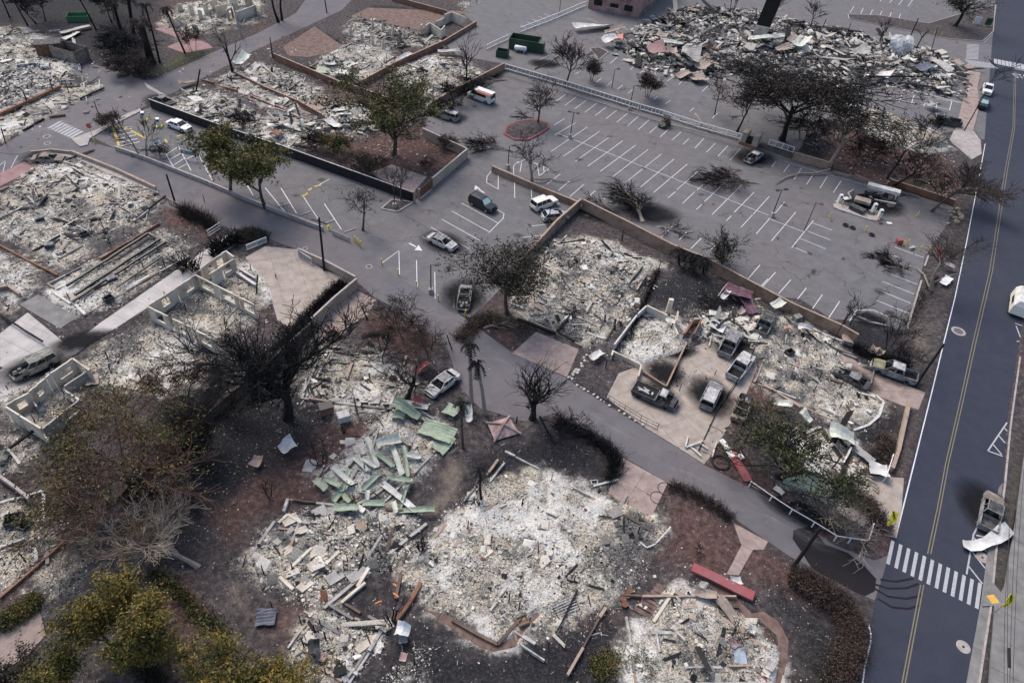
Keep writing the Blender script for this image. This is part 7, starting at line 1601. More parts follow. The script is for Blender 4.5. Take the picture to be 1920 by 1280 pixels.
# red beam and things in the lower right garden
beam((1298,1063),(1413,1118),1.0,.55,'long flat red beam lying across the garden path','redmetal',.3,.5)
t = T(960, 960)
sheetp(t(1530,500), t(1600,540), .8, 'white scrap under the long red beam', 'whitesheet', .3, .3); sheetp(t(1640,520), t(1720,520), .8, 'white sheet behind the long red beam', 'whitesheet', .4, .3)
sheetp(t(1370,600), t(1530,640), 1.0, 'tan twisted gutter sheet below the red beam', 'tansheet', .4, .5, .4, .4); sheetp(t(1540,650), t(1680,820), 1.0, 'long tan ribbed sheet pointing down from the gutter', 'tansheet', .6, .2, .3, .2, 3); sheetp(t(1400,540), t(1450,580), .7, 'small grey crumpled sheet near the red beam', 'greymetalsheet', .4, .3, .4, .4)
M['bluepanel'] = pm('pale_blue_panel', (.24,.29,.33), (.42,.47,.52), 1.5, .4); sheetp(t(1690,1000), t(1715,1135), 1.0, 'pale blue grey panel in the lower right ash', 'bluepanel', .35, .3, .12, .05); sheetp(t(1630,1000), t(1700,970), .9, 'dusty pink cloth above the pale blue panel', 'pinkcloth', .3, .3, .3, .3)
sheetp(t(1870,1010), t(1900,1030), .5, 'small white square board in the lower right ash', 'white', .3, .3, .03, .03); sheetp(t(1870,1200), t(1950,1290), .6, 'red striped board at the bottom of the lower right ash', 'redmetal', .35, .3, .1, .1); sheetp(t(1890,1190), t(1930,1220), .8, 'white board at the bottom of the lower right ash', 'whitesheet', .5, .4, .2, .1); sheetp(t(1900,1130), t(1960,1180), 1.0, 'dark grey sheet at the foot of the curved garden path', 'greymetalsheet', .5, .4, .3, .2)
sheetp(t(1765,880), t(1820,910), .7, 'white twisted scrap by the burnt fan of stems', 'whitesheet', .4, .3, .4, .4)
o0 = G(1222,1120); th = thing('boardwalk', 'burnt board steps between the two bottom ash plots', 'boardwalk', tuple(o0))
for k in range(8):
    f = k/7; a = G(1193+f*42-4, 1138-f*42+2); b = G(1193+f*42+26, 1138-f*42+18); mb = WMB(o0); mb.bar(a+Vector((0,0,.14)), b+Vector((0,0,.14)), .55, .1); mb.build('plank', M['redcrete'], th)
for c, lab in [((1180,1109),'topmost rusty round pot of four by the board steps'),((1175,1118),'second rusty round pot by the board steps'),((1167,1125),'third rusty round pot by the board steps'),((1170,1135),'lowest dark round pot by the board steps')]:
    p = G(*c); mb = MB(); mb.tube([(0,0,0),(0,0,.3),(0,0,.36),(0,0,.3)], [.24,.32,.32,.22], 12); o = mb.build('pot', M['rust']); o.location = p; tag(o, lab, 'pot')
for a, b, w, z, lab, mt in [((330,905),(490,580),.14,.5,'thin black pole lying across the bottom middle ash plot','char'),((410,510),(690,580),.18,.35,'black timber at the right of the bottom middle ash plot','char'),((400,490),(490,390),.18,.4,'short black timber slanting above the long one','char'),((840,20),(840,160),.22,.3,'black timber upright in the grey ash corner','char'),((860,50),(990,70),.2,.3,'black timber crosswise in the grey ash corner','char'),((870,190),(980,200),.16,.3,'thin black timber below the crosswise one','char'),((1080,230),(1190,110),.14,.6,'white stick leaning at the ash plot corner','white_old'),((890,110),(940,150),.14,.3,'short white stick in the grey ash corner','white_old'),((940,210),(1010,265),.12,.3,'thin white bent stick at the ash plot corner','white_old'),((1010,265),(1080,235),.12,.4,'thin pale stick joining the leaning white stick','white_old'),((620,1090) if 0 else (-90,-40),(-40,-60),.16,.4,'curved pale stick near the tan pad','white_old')]:
    beam(t(*a), t(*b), w, z, lab, mt)
for (x, y, lab) in [(340,700,'burnt metal rack'),(1000,1000,'')][:1]:
    p = G(*t(400,720)); th = thing('burnt_rack', 'burnt metal rack with slats in the bottom middle ash plot', 'rack', (p.x,p.y,.3), .5)
    for k in range(6): mb = MB(); mb.bar((-1.1,-.6+k*.24,.1),(1.1,-.6+k*.24,.1),.06); mb.build('slat', M['grey_metal'], th)
    for x_ in (-1.1,1.1): mb = MB(); mb.bar((x_,-.7,.05),(x_,.7,.05),.08); mb.build('frame_rail', M['dark_metal'], th)
t = T(960, 640)
beam(t(610,1085), t(795,1035), .2, .2, 'curved white pipe on the soil beside the tan pad', 'white_old'); bin_(t(615,1065), (.7,.5,.3), .2, 'small white box by the white pipe', 'white_old', 'box', 'box')
sheetp(t(1640,820), t(1770,1050), 1.0, 'long red sheet on the red soil below the green topped tree', 'redmetal', .3, .1, .12, .1); sheetp(t(1560,740), t(1650,870), .7, 'dirty white strip left of the long red sheet', 'whitesheet', .3, .3, .2, .2); sheetp(t(1690,850), t(1720,890), .6, 'small white scrap right of the long red sheet', 'whitesheet', .3, .3)
def ring(c, r, tr, label, mat, name, cat, z=.1):
    p = G(*c); mb = MB(); n = 20; mb.tube([(r*math.cos(k*2*PI/n), r*math.sin(k*2*PI/n), 0) for k in range(n+1)], tr, 6, False); o = mb.build(name, M[mat]); o.location = (p.x, p.y, z); return tag(o, label, cat)
ring((1351,868), .95, .14, 'black burnt ring on the orange soil by the lane', 'soot', 'burnt_ring', 'ring'); ring(t(1090,1172), .75, .03, 'lower coil of black hose on the tan pad', 'black', 'hose', 'hose', .07); ring(t(1150,1105), .8, .03, 'upper coil of black hose on the tan pad', 'black', 'hose', 'hose', .07)
ring((572,967) if 0 else (598,862), .9, .05, 'thin charred hoop by curling sapling', 'char', 'hoop', 'hoop', .3); ring((1628,428),.0,.0,'','black','x','x') if 0 else None
for c, lab in [((1585,423),'left tyre shaped oil stain ring below kiosk'),((1598,428),'right burnt tyre below kiosk'),((1634,441),'burnt tyre with pale hub below kiosk')]: ring(c, .38, .13, lab, 'tyre', 'tyre', 'tyre', .13)
p = G(1308,838); th = thing('broken_gate', 'broken white gate bars on the pale forecourt edge', 'gate', tuple(p))
for a, b in [((1320,710),(1300,790)),((1300,795),(1440,745)),((1340,790),(1420,860)),((1410,765),(1470,805)),((1500,865),(1535,745))]: mb = WMB(p); mb.bar(G(*t(*a),.2), G(*t(*b),.3), .16); mb.build('bar', M['white_old'], th)
def rock(c, r, label, mat, sd, group=None):
    p = G(*c); R = random.Random(sd); mb = MB(); n = 7; V = []; 
    for zf, rf in ((0,.85),(.35,1.0),(.7,.75)):
        for k in range(n): a = 2*PI*k/n; q = r*rf*R.uniform(.75,1.15); V.append((q*math.cos(a), q*math.sin(a)*.85, r*zf*1.1))
    V.append((0,0,r*.95)); F = [(i*n+k, i*n+(k+1)%n, (i+1)*n+(k+1)%n, (i+1)*n+k) for i in range(2) for k in range(n)]+[(2*n+k, 2*n+(k+1)%n, 3*n) for k in range(n)]
    mb.add(V, F); o = mb.build('rock', M[mat], None, True); o.location = p; o.rotation_euler = (0,0,R.random()*6); return tag(o, label, 'rock', group)
for k, (x, y, r) in enumerate([(488,332,.22),(518,348,.17),(541,363,.25),(571,378,.2),(613,400,.22),(643,424,.24),(666,442,.17),(690,455,.13),(731,484,.24),(803,523,.22),(843,546,.24),(883,573,.2),(924,597,.18),(980,628,.27)]):
    rock(t(x,y), r, 'white painted stone, number %s in the row below the iron fence' % ['one from the left','two','three','four','five','six','seven','eight','nine','ten','eleven','twelve','thirteen','fourteen by the tyre'][k], 'stone', k, 'white stones along the lane')
for k, (x, y, r) in enumerate([(430,275,.3),(455,255,.3),(470,235,.32),(490,240,.28),(500,222,.32),(480,215,.25),(525,190,.26),(520,170,.24),(545,150,.28),(540,125,.22),(450,285,.25),(560,105,.2)]):
    rock(t(x,y), r, 'white rock of the heap at driveway corner, %s' % ['lowest left','just above the lowest','third up','third row right','centre right','centre left','upper middle','higher middle','upper right','near the top','lowest right','topmost'][k], 'stone', 30+k, 'white rocks at the driveway corner')
t = T(1440, 320)
for k, (x, y, r) in enumerate([(1420,295,.55),(1440,340,.55),(1400,360,.5),(1445,365,.6),(1390,320,.45),(1360,315,.4),(1410,390,.6),(1350,400,.35),(1430,320,.4),(1455,350,.4),(1370,340,.4)]):
    rock(t(x,y), r, 'pale boulder in the heap right of the kiosk, %s' % ['top','middle right','middle left','lower right','upper left','far left','largest at the bottom','small one lower left','upper right','rightmost','inner left'][k], 'brownstone', 60+k, 'boulders beside the main road')
# kiosk wreck and its island
ISL = [(1562,384),(1570,381),(1630,405),(1650,408),(1648,416),(1630,413),(1575,395),(1563,390)]
isl = sheet('traffic_island', ISL, .16, M['concrete'], None, 'structure', .2)
p = G(1620,362); th = thing('ticket_kiosk', 'burnt out ticket kiosk with fallen white roof beam', 'kiosk', tuple(p))
a, b = G(1627,346,1.6), G(1688,362,1.8); mb = WMB(p); mb.bar(a,b,1.3,.55); mb.build('roof_beam', M['whitesheet'], th)
for q0, q1 in [((1683,358),(1676,380)),((1590,362),(1600,356)),((1596,372),(1590,362)),((1680,382),(1640,374))]: mb = WMB(p); mb.bar(G(*q0,1.2),G(*q1,.1),.16); mb.build('frame_post', M['white_old'], th)
mb = WMB(p); mb.bar(G(1603,372,.9),G(1632,380,.9),1.5,.5); mb.build('counter', M['tansheet'], th)
mb = WMB(p); mb.bar(G(1595,386,.5),G(1620,398,.5),1.2,.7); mb.build('burnt_unit', M['burnt_dark'], th)
for k in range(26): c = G(rq.uniform(1603,1680), 0, .3) if 0 else G(1640+rq.uniform(-36,36), 368+rq.uniform(-8,10), .3); mb = WMB(p); mb.obox(c, rq.uniform(.5,1.6), rq.uniform(.1,.4), rq.uniform(.1,.5), Matrix.Rotation(rq.random()*3,3,'Z')); mb.build('charred_panel', M[rq.choice(['char','burnt_dark','soot','burnt_grey'])], th)
for c, lab in [((1572,380),'left white ticket machine on the kiosk island'),((1636,397),'middle white ticket machine on the kiosk island'),((1647,408),'right white ticket machine on the kiosk island'),((271,226),'white ticket machine with yellow base beside dry planting'),((299,238),'white ticket machine beside the white sedan')]:
    p = G(*c); th = thing('ticket_machine', lab, 'ticket machine', (p.x,p.y,.1), .3); mb = MB(); mb.hexa([(-.32,-.25,0),(.32,-.25,0),(.32,.25,0),(-.32,.25,0)],[(-.28,-.2,1.4),(.28,-.2,1.4),(.28,.25,1.5),(-.28,.25,1.5)]); mb.build('body', M['white'], th)
    mb = MB(); mb.box(-.5,.5,-.45,.45,-.1,.08); mb.build('base', M['yellow'] if c[0] < 400 else M['concrete'], th); mb = MB(); mb.box(-.2,.2,-.245,-.2,.95,1.25); mb.build('screen', M['dark_metal'], th)
sheetp(t(565,210), t(610,205), .9, 'white cabinet door lying on the kiosk island', 'white', .3, .3, .05, .05); sheetp(t(890,390), t(930,395), .6, 'small white board on the asphalt right of the kiosk', 'white', .1, .1, .02, .02); sheetp(t(820,385), t(855,380), .5, 'red scrap on the asphalt by the right ticket machine', 'redmetal', .2, .2)
bin_(t(915,268), (.9,.7,.7), .3, 'tan box at the right end of the kiosk', 'tansheet', 'box', 'box'); bin_(t(980,548), (1.0,.7,.7), .2, 'dull red cabinet beside the yellow posts', 'redmetal', 'cabinet', 'cabinet', lid='redmetal'); sheetp(t(1060,585), t(1095,570), .5, 'pale scrap among the yellow posts', 'whitesheet', .2, .2)
sheetp(t(1310,850), t(1365,800), 1.2, 'white sign board with dark marks lying on the verge', 'white', .5, .5, .08, .05); sheetp(t(1320,690), t(1390,750), 1.3, 'grey triangular sheet leaning by verge tree', 'greymetalsheet', 1.0, .3, .4, .4); sheetp(t(1240,600), t(1290,660), 1.0, 'dull red crushed box in the fork of the verge tree', 'redmetal', 1.0, .5, .6, .5)
log([t(1250,835), t(1330,795), t(1400,775), t(1465,785)], [.3,1.2,1.6,1.8], .07, 'bent grey lamp arm reaching over the white edge line', 'grey_metal', 'bent_pole', 'pole')
# white metal sheet on the main road
P = [G(x,y,z) for x,y,z in ((1805,1019,.45),(1815,1024,.3),(1832,1023,.25),(1850,1016,.4),(1868,1006,.7),(1882,996,.75),(1893,988,.7))]; o0 = Vector((P[0].x,P[0].y,0)); mb = MB(); V = []
for i, p in enumerate(P):
    d = (P[min(i+1,6)]-P[max(i-1,0)]); n = Vector((-d.y,d.x,0)).normalized(); w = (.55,.75,.75,.65,.85,.95,.8)[i]
    for k in range(4): v = k/3-.5; V.append(p+n*v*w*1.6-o0+Vector((0,0,.35*v if i > 3 else .25*abs(v))))
F = [(i*4+k,(i+1)*4+k,(i+1)*4+k+1,i*4+k+1) for i in range(6) for k in range(3)]; nV = len(V); mb.add(V+[v-Vector((0,0,.03)) for v in V], F+[tuple(nV+j for j in reversed(f)) for f in F]); o = mb.build('metal_sheet', M['whitesheet'], None, True); o.location = o0; tag(o, 'long curved white metal sheet fallen across the road hatching', 'sheet')
# sheets in the lot under the green topped tree
t = T(1440, 640)
for a, b, w, za, zb, cu, mt, lab in [((450,700),(645,755),2.2,.9,.7,.8,'palesheet','big curled pale roof sheet right of the green topped tree'),((640,790),(785,915),1.1,.8,.4,.2,'greymetalsheet','grey beam shaped sheet leading down to white sheet'),((755,945),(895,985),1.8,.6,.5,.3,'whitesheet','bright white sheet at the end of the handrail'),((190,760),(260,900),1.9,.6,.5,.5,'whitesheet','white sheet seen through the green topped tree, upper one'),((200,900),(400,985),1.8,.5,.4,.4,'whitesheet','white sheet seen through the green topped tree, lower one'),((40,460),(170,510),1.2,.8,.8,.6,'palesheet','curled cream sheet behind the green leaf tops, left'),((230,545),(310,610),1.2,.8,.8,.6,'palesheet','curled cream sheet behind the green leaf tops, right'),((100,760),(230,780),1.0,.5,.5,.3,'whitesheet','narrow white sheet under the middle of the tree'),((590,910),(665,940),1.2,.4,.4,.1,'wall_red','reddish brown panel on the white ash beside dark beam')]:
    sheetp(t(*a), t(*b), w, lab, mt, za, zb, cu, .3)
beam(t(480,1180), t(630,780), .35, .7, 'long black beam from the porch up to curled sheet', 'char'); beam(t(560,915), t(625,790), .2, 1.0, 'white edge trim beside the long black beam', 'white_old')
p = G(*t(350,1060)); P = GA([t(190,960), t(510,1080), t(460,1180), t(110,1050)], .45); th = thing('porch_floor', 'pale green porch floor under the green topped tree', 'porch', (p.x,p.y,0)); c0 = Vector((p.x,p.y,0))
for k in range(10):
    f0, f1 = k/10+.004, (k+1)/10-.004; q = [P[0]+(P[1]-P[0])*f0, P[0]+(P[1]-P[0])*f1, P[3]+(P[2]-P[3])*f1, P[3]+(P[2]-P[3])*f0]; mb = WMB(c0); mb.prism([(v[0],v[1]) for v in q], .3, .47); mb.build('floor_board', M['greensheet'], th)
sheetp(t(50,1090), t(115,1140), .7, 'fallen white lattice frame left of porch', 'white_old', .3, .3, .05, .05)
# mid yards
t = T(960, 320)
for a, b, w, za, zb, cu, mt, lab in [((1600,880),(1790,960),2.4,1.2,.9,.4,'purple','collapsed dull purple roof by the long brown wall'),((1700,900),(1800,1080),1.6,.9,.3,.4,'purple','second dull purple roof piece lower down'),((1570,970),(1625,905),.8,.6,1.3,.3,'whitesheet','white angled panel left of the purple roof'),((1490,1140),(1590,1200),1.8,.8,.4,.2,'whitesheet','white sheet lying beside the brown frame'),((1700,1080),(1740,1040),.8,.4,.5,.3,'tansheet','tan scrap below the purple roof'),((1150,1120),(1230,1140),.8,.9,.9,.2,'whitesheet','white basin shaped sheet behind the cream corner'),((985,1060),(1050,1110),1.2,.3,.3,.1,'tansheet','tan board inside the low walled house'),((1000,1075),(1060,1090),1.2,.5,.4,.2,'bluegrey','blue grey panel inside the low walled house')]:
    if mt == 'purple' and 'purple' not in M: M['purple'] = pm('dull_purple_metal', (.07,.03,.045), (.17,.09,.115), 1.2, .6)
    if mt == 'bluegrey' and 'bluegrey' not in M: M['bluegrey'] = pm('blue_grey_metal', (.06,.065,.085), (.12,.13,.16), 1.2, .6)
    sheetp(t(*a), t(*b), w, lab, mt, za, zb, cu, .2, 4 if mt == 'purple' else 0)
for a, b, w, z, lab in [((340,1200),(480,1040),.3,.6,'thick black beam slanting in the lower white ash plot'),((40,1110),(330,1220),.3,.5,'long black beam along the lower left edge of white ash'),((345,1215),(470,1280),.25,.4,'black beam continuing along the lower edge of white ash'),((880,850),(980,720),.2,.5,'thin black beam at the right of the white ash'),((340,550),(545,515),.18,.3,'black bent beam at the top of the white ash'),((560,540),(590,580),.2,.3,'short black stub at the top of the white ash'),((840,620),(945,665),.25,.3,'dark bench like beam at the upper right of white ash'),((420,550),(520,585),.15,.3,'thin dark strip at the top of the white ash'),((800,980),(830,930),.25,.4,'dark splintered timber right of the white ash centre'),((600,990),(640,960),.35,.4,'grey block in the white ash centre'),((1545,940),(1615,845),.15,1.2,'tan pole leaning by the purple roof')]:
    beam(t(*a), t(*b), w, z, lab, 'char' if 'grey' not in lab and 'tan' not in lab else 'tansheet')
t = T(1280, 430); tz = lambda u, v: (1280+u/2.977, 430+v/2.977)
sheetp(tz(500,440), tz(560,400), 1.3, 'cream panel tilted against the long wall', 'palesheet', .8, 1.5, .3, .1, 3); sheetp(tz(640,560), tz(720,570), 1.2, 'white bathtub like wreck by the long wall', 'whitesheet', .7, .7, .6, .1)
bin_(tz(628,520), (1.0,.8,1.1), .5, 'olive green cabinet by the long wall', 'burnt_olive', 'cabinet', 'cabinet', lid='burnt_olive'); bin_(tz(585,575), (.8,.7,.5), .5, 'orange brown box by the long wall', 'ladder', 'box', 'box'); sheetp(tz(1045,690), tz(1075,665), 1.0, 'tan boulder like concrete drum beside the verge', 'tansheet', .6, .6, .4, .1); sheetp(tz(1080,705), tz(1110,680), .9, 'second tan drum beside the verge', 'tansheet', .6, .6, .4, .1); sheetp(tz(890,605), tz(950,625), 1.4, 'pale tilted slab by the corner saplings', 'tansheet', .7, .5, .2, .2)
sheetp((1108,675), (1130,660), 1.0, 'crumpled white car bonnet left of the low walled house', 'whitesheet', .5, .5, .3, .3)
# long ruin: steel floor beams over ash
t = T(0, 320)
for a, b, w, lab in [((500,860),(1110,470),.28,'uppermost dark floor beam of the long ruin'),((560,930),(1200,510),.32,'middle dark floor beam of the long ruin'),((540,980),(1240,535),.28,'lower dark floor beam of the long ruin'),((880,870),(1190,660),.2,'short dark beam at the right of long ruin'),((1110,470),(1200,515),.2,'dark end beam at the top of long ruin'),((1235,530),(1320,560),.16,'thin dark beam at the upper corner of long ruin')]:
    beam(t(*a), t(*b), w, .75, lab, 'dark_metal')
for a, b, lab in [((400,910),(530,1000),'white footing at the lower left end of the long ruin'),((420,890),(500,860),'grey footing at the left end of the long ruin'),((540,980),(640,1080),'white footing at the foot of the long ruin'),((1000,860),(1120,790),'white broken footing along the tan drive side')]: beam(t(*a), t(*b), .3, .35, lab, 'white_old', name='footing', cat='footing')
beam(t(1020,360), t(1240,190), .22, .5, 'dark charred rafter at the right corner of upper left ash plot', 'char'); beam(t(1000,380), t(1110,300), .35, .4, 'flat grey board near the charred rafter', 'greymetalsheet'); beam(t(780,660) if 0 else (0,590), t(130,700) if 0 else (80,640), .2, .5, 'black beam at the left edge', 'char')
for a, b, w, lab in [((1770,760),(1920,860),.35,'pale grey beam lying in the second shell room'),((1800,740),(1920,810),.3,'second pale grey beam lying in the second shell room')]: beam(t(*a), t(*b), w, .8, lab, 'grey_metal')
t = T(0, 640)
beam(t(70,800), t(290,640), .25, .9, 'black beam leaning off the three roomed shell', 'char'); beam(t(0,780), t(60,860), .3, .6, 'dark beam at the left edge below shell', 'char'); beam(t(65,810), t(150,920), .25, .5, 'grey beam running down left of the leafy giant', 'greymetalsheet'); sheetp(t(0,880), t(60,880), 1.2, 'olive box wreck at the left edge', 'burnt_olive', .5, .5, .5, .2); sheetp(t(640,300), t(740,280), 1.6, 'sooty tan slab beside the three roomed shell', 'tansheet', .4, .4, .1, .1); sheetp(t(270,490), t(340,530), 1.0, 'blue grey panel inside the three roomed shell', 'bluegrey', .8, .4, .4, .3); sheetp(t(940,310), t(1060,340), 1.4, 'brownish slab in the ash below the large shell', 'tansheet', .3, .3, .1, .1)
sheetp(t(1140,1060), t(1250,1080), 1.6, 'pale grey tarpaulin under the pale bare tree', 'greymetalsheet', .4, .4, .3, .3)
t = T(480, 960)
for k, (x, y, w, l, lab) in enumerate([(260,70,1.1,1.6,'topmost white plaster slab of the lower left plot'),(235,300,.8,1.3,'white plaster slab left of the footing'),(435,310,1.0,1.2,'white plaster slab at the footing head'),(525,320,1.1,1.2,'white plaster slab right of the footing head'),(440,405,.9,1.2,'white plaster slab below the footing head'),(770,480,1.0,2.0,'long grey plaster slab at the right of the plot'),(690,190,1.0,1.6,'grey plaster slab near the green plank'),(590,500,1.1,1.6,'grey plaster slab in the plot centre'),(1515,330,1.0,1.2,'cream square slab at the left of the bottom middle plot'),(1720,310,1.0,1.2,'white square slab in the bottom middle plot'),(1640,385,.9,1.4,'grey slab between the two square slabs'),(370,560,.9,1.4,'white plaster slab at the plot foot'),(830,1000,.6,2.0,'white slanting slab at the edge of the bottom plot'),(345,150,.8,1.2,'white slab below the topmost one')]):
    p = G(*t(x,y)); mb = MB(); V = [(-l/2*rq.uniform(.8,1),-w/2,0),(l/2,-w/2*rq.uniform(.8,1),0),(l/2*rq.uniform(.8,1),w/2,0),(-l/2,w/2*rq.uniform(.8,1),0)]; mb.hexa([(a,b,.12) for a,b,_ in V],[(a,b,.26+rq.uniform(0,.06)) for a,b,_ in V]); o = mb.build('plaster_slab', M['shell' if k not in (5,6,7,10) else 'greymetalsheet']); o.location = p+Vector((0,0,.1)); o.rotation_euler = (rq.uniform(-.06,.06), rq.uniform(-.06,.06), .72+rq.uniform(-.15,.15)); tag(o, lab, 'slab', 'plaster slabs in the bottom plots')
for a, b, lab in [((240,440),(420,270),'long low white footing in the lower left plot'),((180,490),(280,580),'low cream footing at the lower left plot corner'),((170,80),(240,20),'short white footing at the top of lower left plot'),((240,20),(340,80),'white footing crossing the top of the lower left plot'),((420,480),(620,300),'low grey footing parallel to the long white one'),((760,560),(860,400),'grey footing along the right side of lower left plot'),((640,680),(820,530),'thin pale footing at the foot of lower left plot')]: beam(t(*a), t(*b), .28, .3, lab, 'shell', .35, name='footing', cat='footing')
sheetp(t(1050,890), t(1150,910), 1.2, 'crumpled bright white appliance shell between the bottom plots', 'white', .5, .5, .6, .3); sheetp(t(1070,960), t(1135,950), .8, 'grey crumpled sheet below the bright white shell', 'greymetalsheet', .3, .3, .3, .3); sheetp(t(0,790), t(150,780), 1.5, 'blue grey ribbed sheet on the dark red soil above leafy trees', 'bluegrey', .3, .3, .1, .1, 5)
sheetp(t(390,1040), t(480,1030), 1.3, 'black crumpled wreck in the bottom left plot', 'burnt_dark', .5, .5, .6, .4); sheetp(t(460,1080), t(520,1110), .7, 'pinkish cloth in the bottom left plot', 'pinkcloth', .4, .4, .3, .3); sheetp(t(1080,1080), t(1130,1090), .7, 'pale pink round lid between the bottom plots', 'pinkcloth', .2, .2, .05, .05)
pt = [o for o in bpy.data.objects if o.get('label', '').startswith('charred plumeria')][0]
for u, v, z, du, dv in [(1030,535,2.9,25,20),(1030,605,2.4,40,30),(895,685,1.9,50,-20)]:
    a = G(*t(u,v), z); b = G(*t(u+du,v+dv), z+.15); mb = WMB(pt.location); mb.tube([a, a.lerp(b,.5)+Vector((0,0,.04)), b], [.07,.085,.07], 7); mb.build('peeled_stub', M['orange'], pt)
# top right arcade
t = T(960, 0)
for a, b, w, za, zb, cu, r, mt, lab in [((1030,390),(1150,370),5.2,1.5,2.2,.6,8,'pinkpave','dusty pink roof panel on the arcade rubble'),((1160,400),(1240,400),4.2,1.6,1.8,1.0,6,'tansheet','curled tan roof panel beside the pink one'),((1260,440),(1410,430),6.0,1.2,2.2,1.4,9,'greymetalsheet','large curled grey roof panel in the arcade front'),((1400,530),(1500,440),3.2,.6,2.4,.6,5,'tansheet','long tan roof panel sloping off the arcade'),((1340,600),(1450,570),3.5,.4,1.0,.4,5,'tansheet','tan roof panel lying on the bays'),((1240,580),(1340,555),2.4,.3,.8,.5,4,'tansheet','small tan roof panel at the arcade foot'),((690,330),(800,290),3.0,.8,1.4,.8,4,'whitesheet','white crumpled sheet at the left end of the arcade'),((465,215),(745,195),2.6,.7,.5,.5,0,'whitesheet','long white metal sheet on the asphalt left of the arcade'),((1120,330),(1360,350),2.4,1.5,1.4,.6,0,'palesheet','long pale sheet behind the pink panel'),((1440,360),(1540,390),2.4,1.4,1.0,.5,0,'wall_red','rusty red sheet in the arcade middle'),((1770,300),(1960,310),2.6,1.0,1.6,.8,0,'palesheet','long cream sheet at the chimney foot'),((1080,270),(1160,280),3.0,1.5,1.8,.6,0,'tansheet','tan crumpled sheets in the arcade left'),((760,280),(830,290),2.2,1.2,1.2,.4,0,'ladder','rusty orange sheet at the arcade left end'),((1200,290),(1250,280),2.4,2.0,2.0,.8,0,'tansheet','tan curled scrap in the arcade heart'),((700,250),(850,220),1.8,.8,1.6,.6,0,'tansheet','tan strip at the arcade left tip')]:
    sheetp(t(*a), t(*b), w, lab, mt, za, zb, cu, .3, r, 'roof_panel', 'roof panel')
t = T(1440, 0)
for a, b, w, za, zb, cu, r, mt, lab in [((640,410),(745,400),4.0,1.5,2.0,1.0,0,'greymetalsheet','grey hooded sheet left of the great white sheet'),((820,560),(920,570),4.0,.8,1.4,.4,7,'whitesheet','white ribbed sheet behind the reddish tree'),((180,320),(220,280),3.0,1.5,2.0,.5,0,'tansheet','tan block sheet right of chimney'),((210,350),(280,290),3.0,1.5,2.2,.6,0,'palesheet','pale block sheet right of chimney'),((0,290),(140,285),2.2,1.4,1.4,.5,0,'palesheet','long pale sheet just right of chimney'),((1120,520),(1230,490),3.0,1.2,1.8,.3,0,'bluegrey','dark blue grey roof sheet in the right arcade'),((840,460),(950,470),2.6,1.2,1.4,.8,0,'tansheet','rusty tan sheet below the great white sheet'),((1000,450),(1080,470),3.0,1.0,1.5,.8,0,'palesheet','pale sheet spilling from the great white sheet'),((1190,440),(1350,550),2.8,1.0,.8,.7,0,'greymetalsheet','long grey bent sheet in the right arcade'),((1390,490),(1460,480),3.0,.5,.6,.3,0,'tansheet','tan flat sheet at the arcade right end'),((1270,590),(1350,560),2.2,.6,.6,.4,0,'whitesheet','white scrap at the arcade right end'),((1100,620),(1160,640),2.2,.5,.5,.4,0,'whitesheet','white scrap at the right arcade foot'),((600,800),(700,790),2.4,.6,.6,.4,0,'palesheet','pale sheet in the ash behind the tall pale trunk'),((1110,420),(1190,430),3.0,1.0,1.6,.8,0,'tansheet','tan crumpled sheet right of the great white sheet'),((70,380),(170,370),2.4,1.0,1.2,.6,0,'tansheet','tan strip above the flat topped tree')]:
    sheetp(t(*a), t(*b), w, lab, mt, za, zb, cu, .3, r, 'roof_panel', 'roof panel')
p = G(*t(965,430)); o0 = Vector((p.x,p.y,0)); mb = WMB(o0); A, B = G(*t(890,420)), G(*t(1055,425)); V = []; nx, nz = 8, 5
for i in range(nx+1):
    for k in range(nz+1):
        q = A.lerp(B, i/nx); f = k/nz; V.append((q.x+.6*math.sin(i*1.7)*f, q.y+2.8*f*f+.5*math.sin(i*1.1+k), .3+5.0*f*(1-.25*f)+.2*math.sin(i*2.1)))
F = [(i*(nz+1)+k,(i+1)*(nz+1)+k,(i+1)*(nz+1)+k+1,i*(nz+1)+k+1) for i in range(nx) for k in range(nz)]; nV = len(V); mb.add(V+[(x,y+.06,z-.04) for x,y,z in V], F+[tuple(nV+j for j in reversed(f)) for f in F]); o = mb.build('roof_panel', M['whitesheet']); o.location = o0; tag(o, 'great white draped sheet standing above the right arcade rubble', 'roof panel')
sheetp(t(1185,800), t(1260,785), 2.6, 'overturned grey shell on the asphalt near the right bays', 'greymetalsheet', .6, .7, .8, .3); bin_(t(1280,905), (3.0,2.2,1.0), .2, 'pale box on the asphalt end near pavement', 'greymetalsheet', 'box', 'box', lid='grey_metal'); bin_(t(1350,935), (4.5,2.0,1.2), -.2, 'black skip at the end of the upper car park', 'burnt_dark', 'skip', 'skip')
for c, lab in [((1555,190),'white framed notice on the traffic island'),((1640,200),'green notice on the traffic island')]:
    p = G(*t(*c)); mb = MB(); mb.box(-.9,.9,-.05,.05,.4,2.2); o = mb.build('notice_board', M['white'] if 'white' in lab else M['green']); o.location = p; tag(o, lab, 'sign')
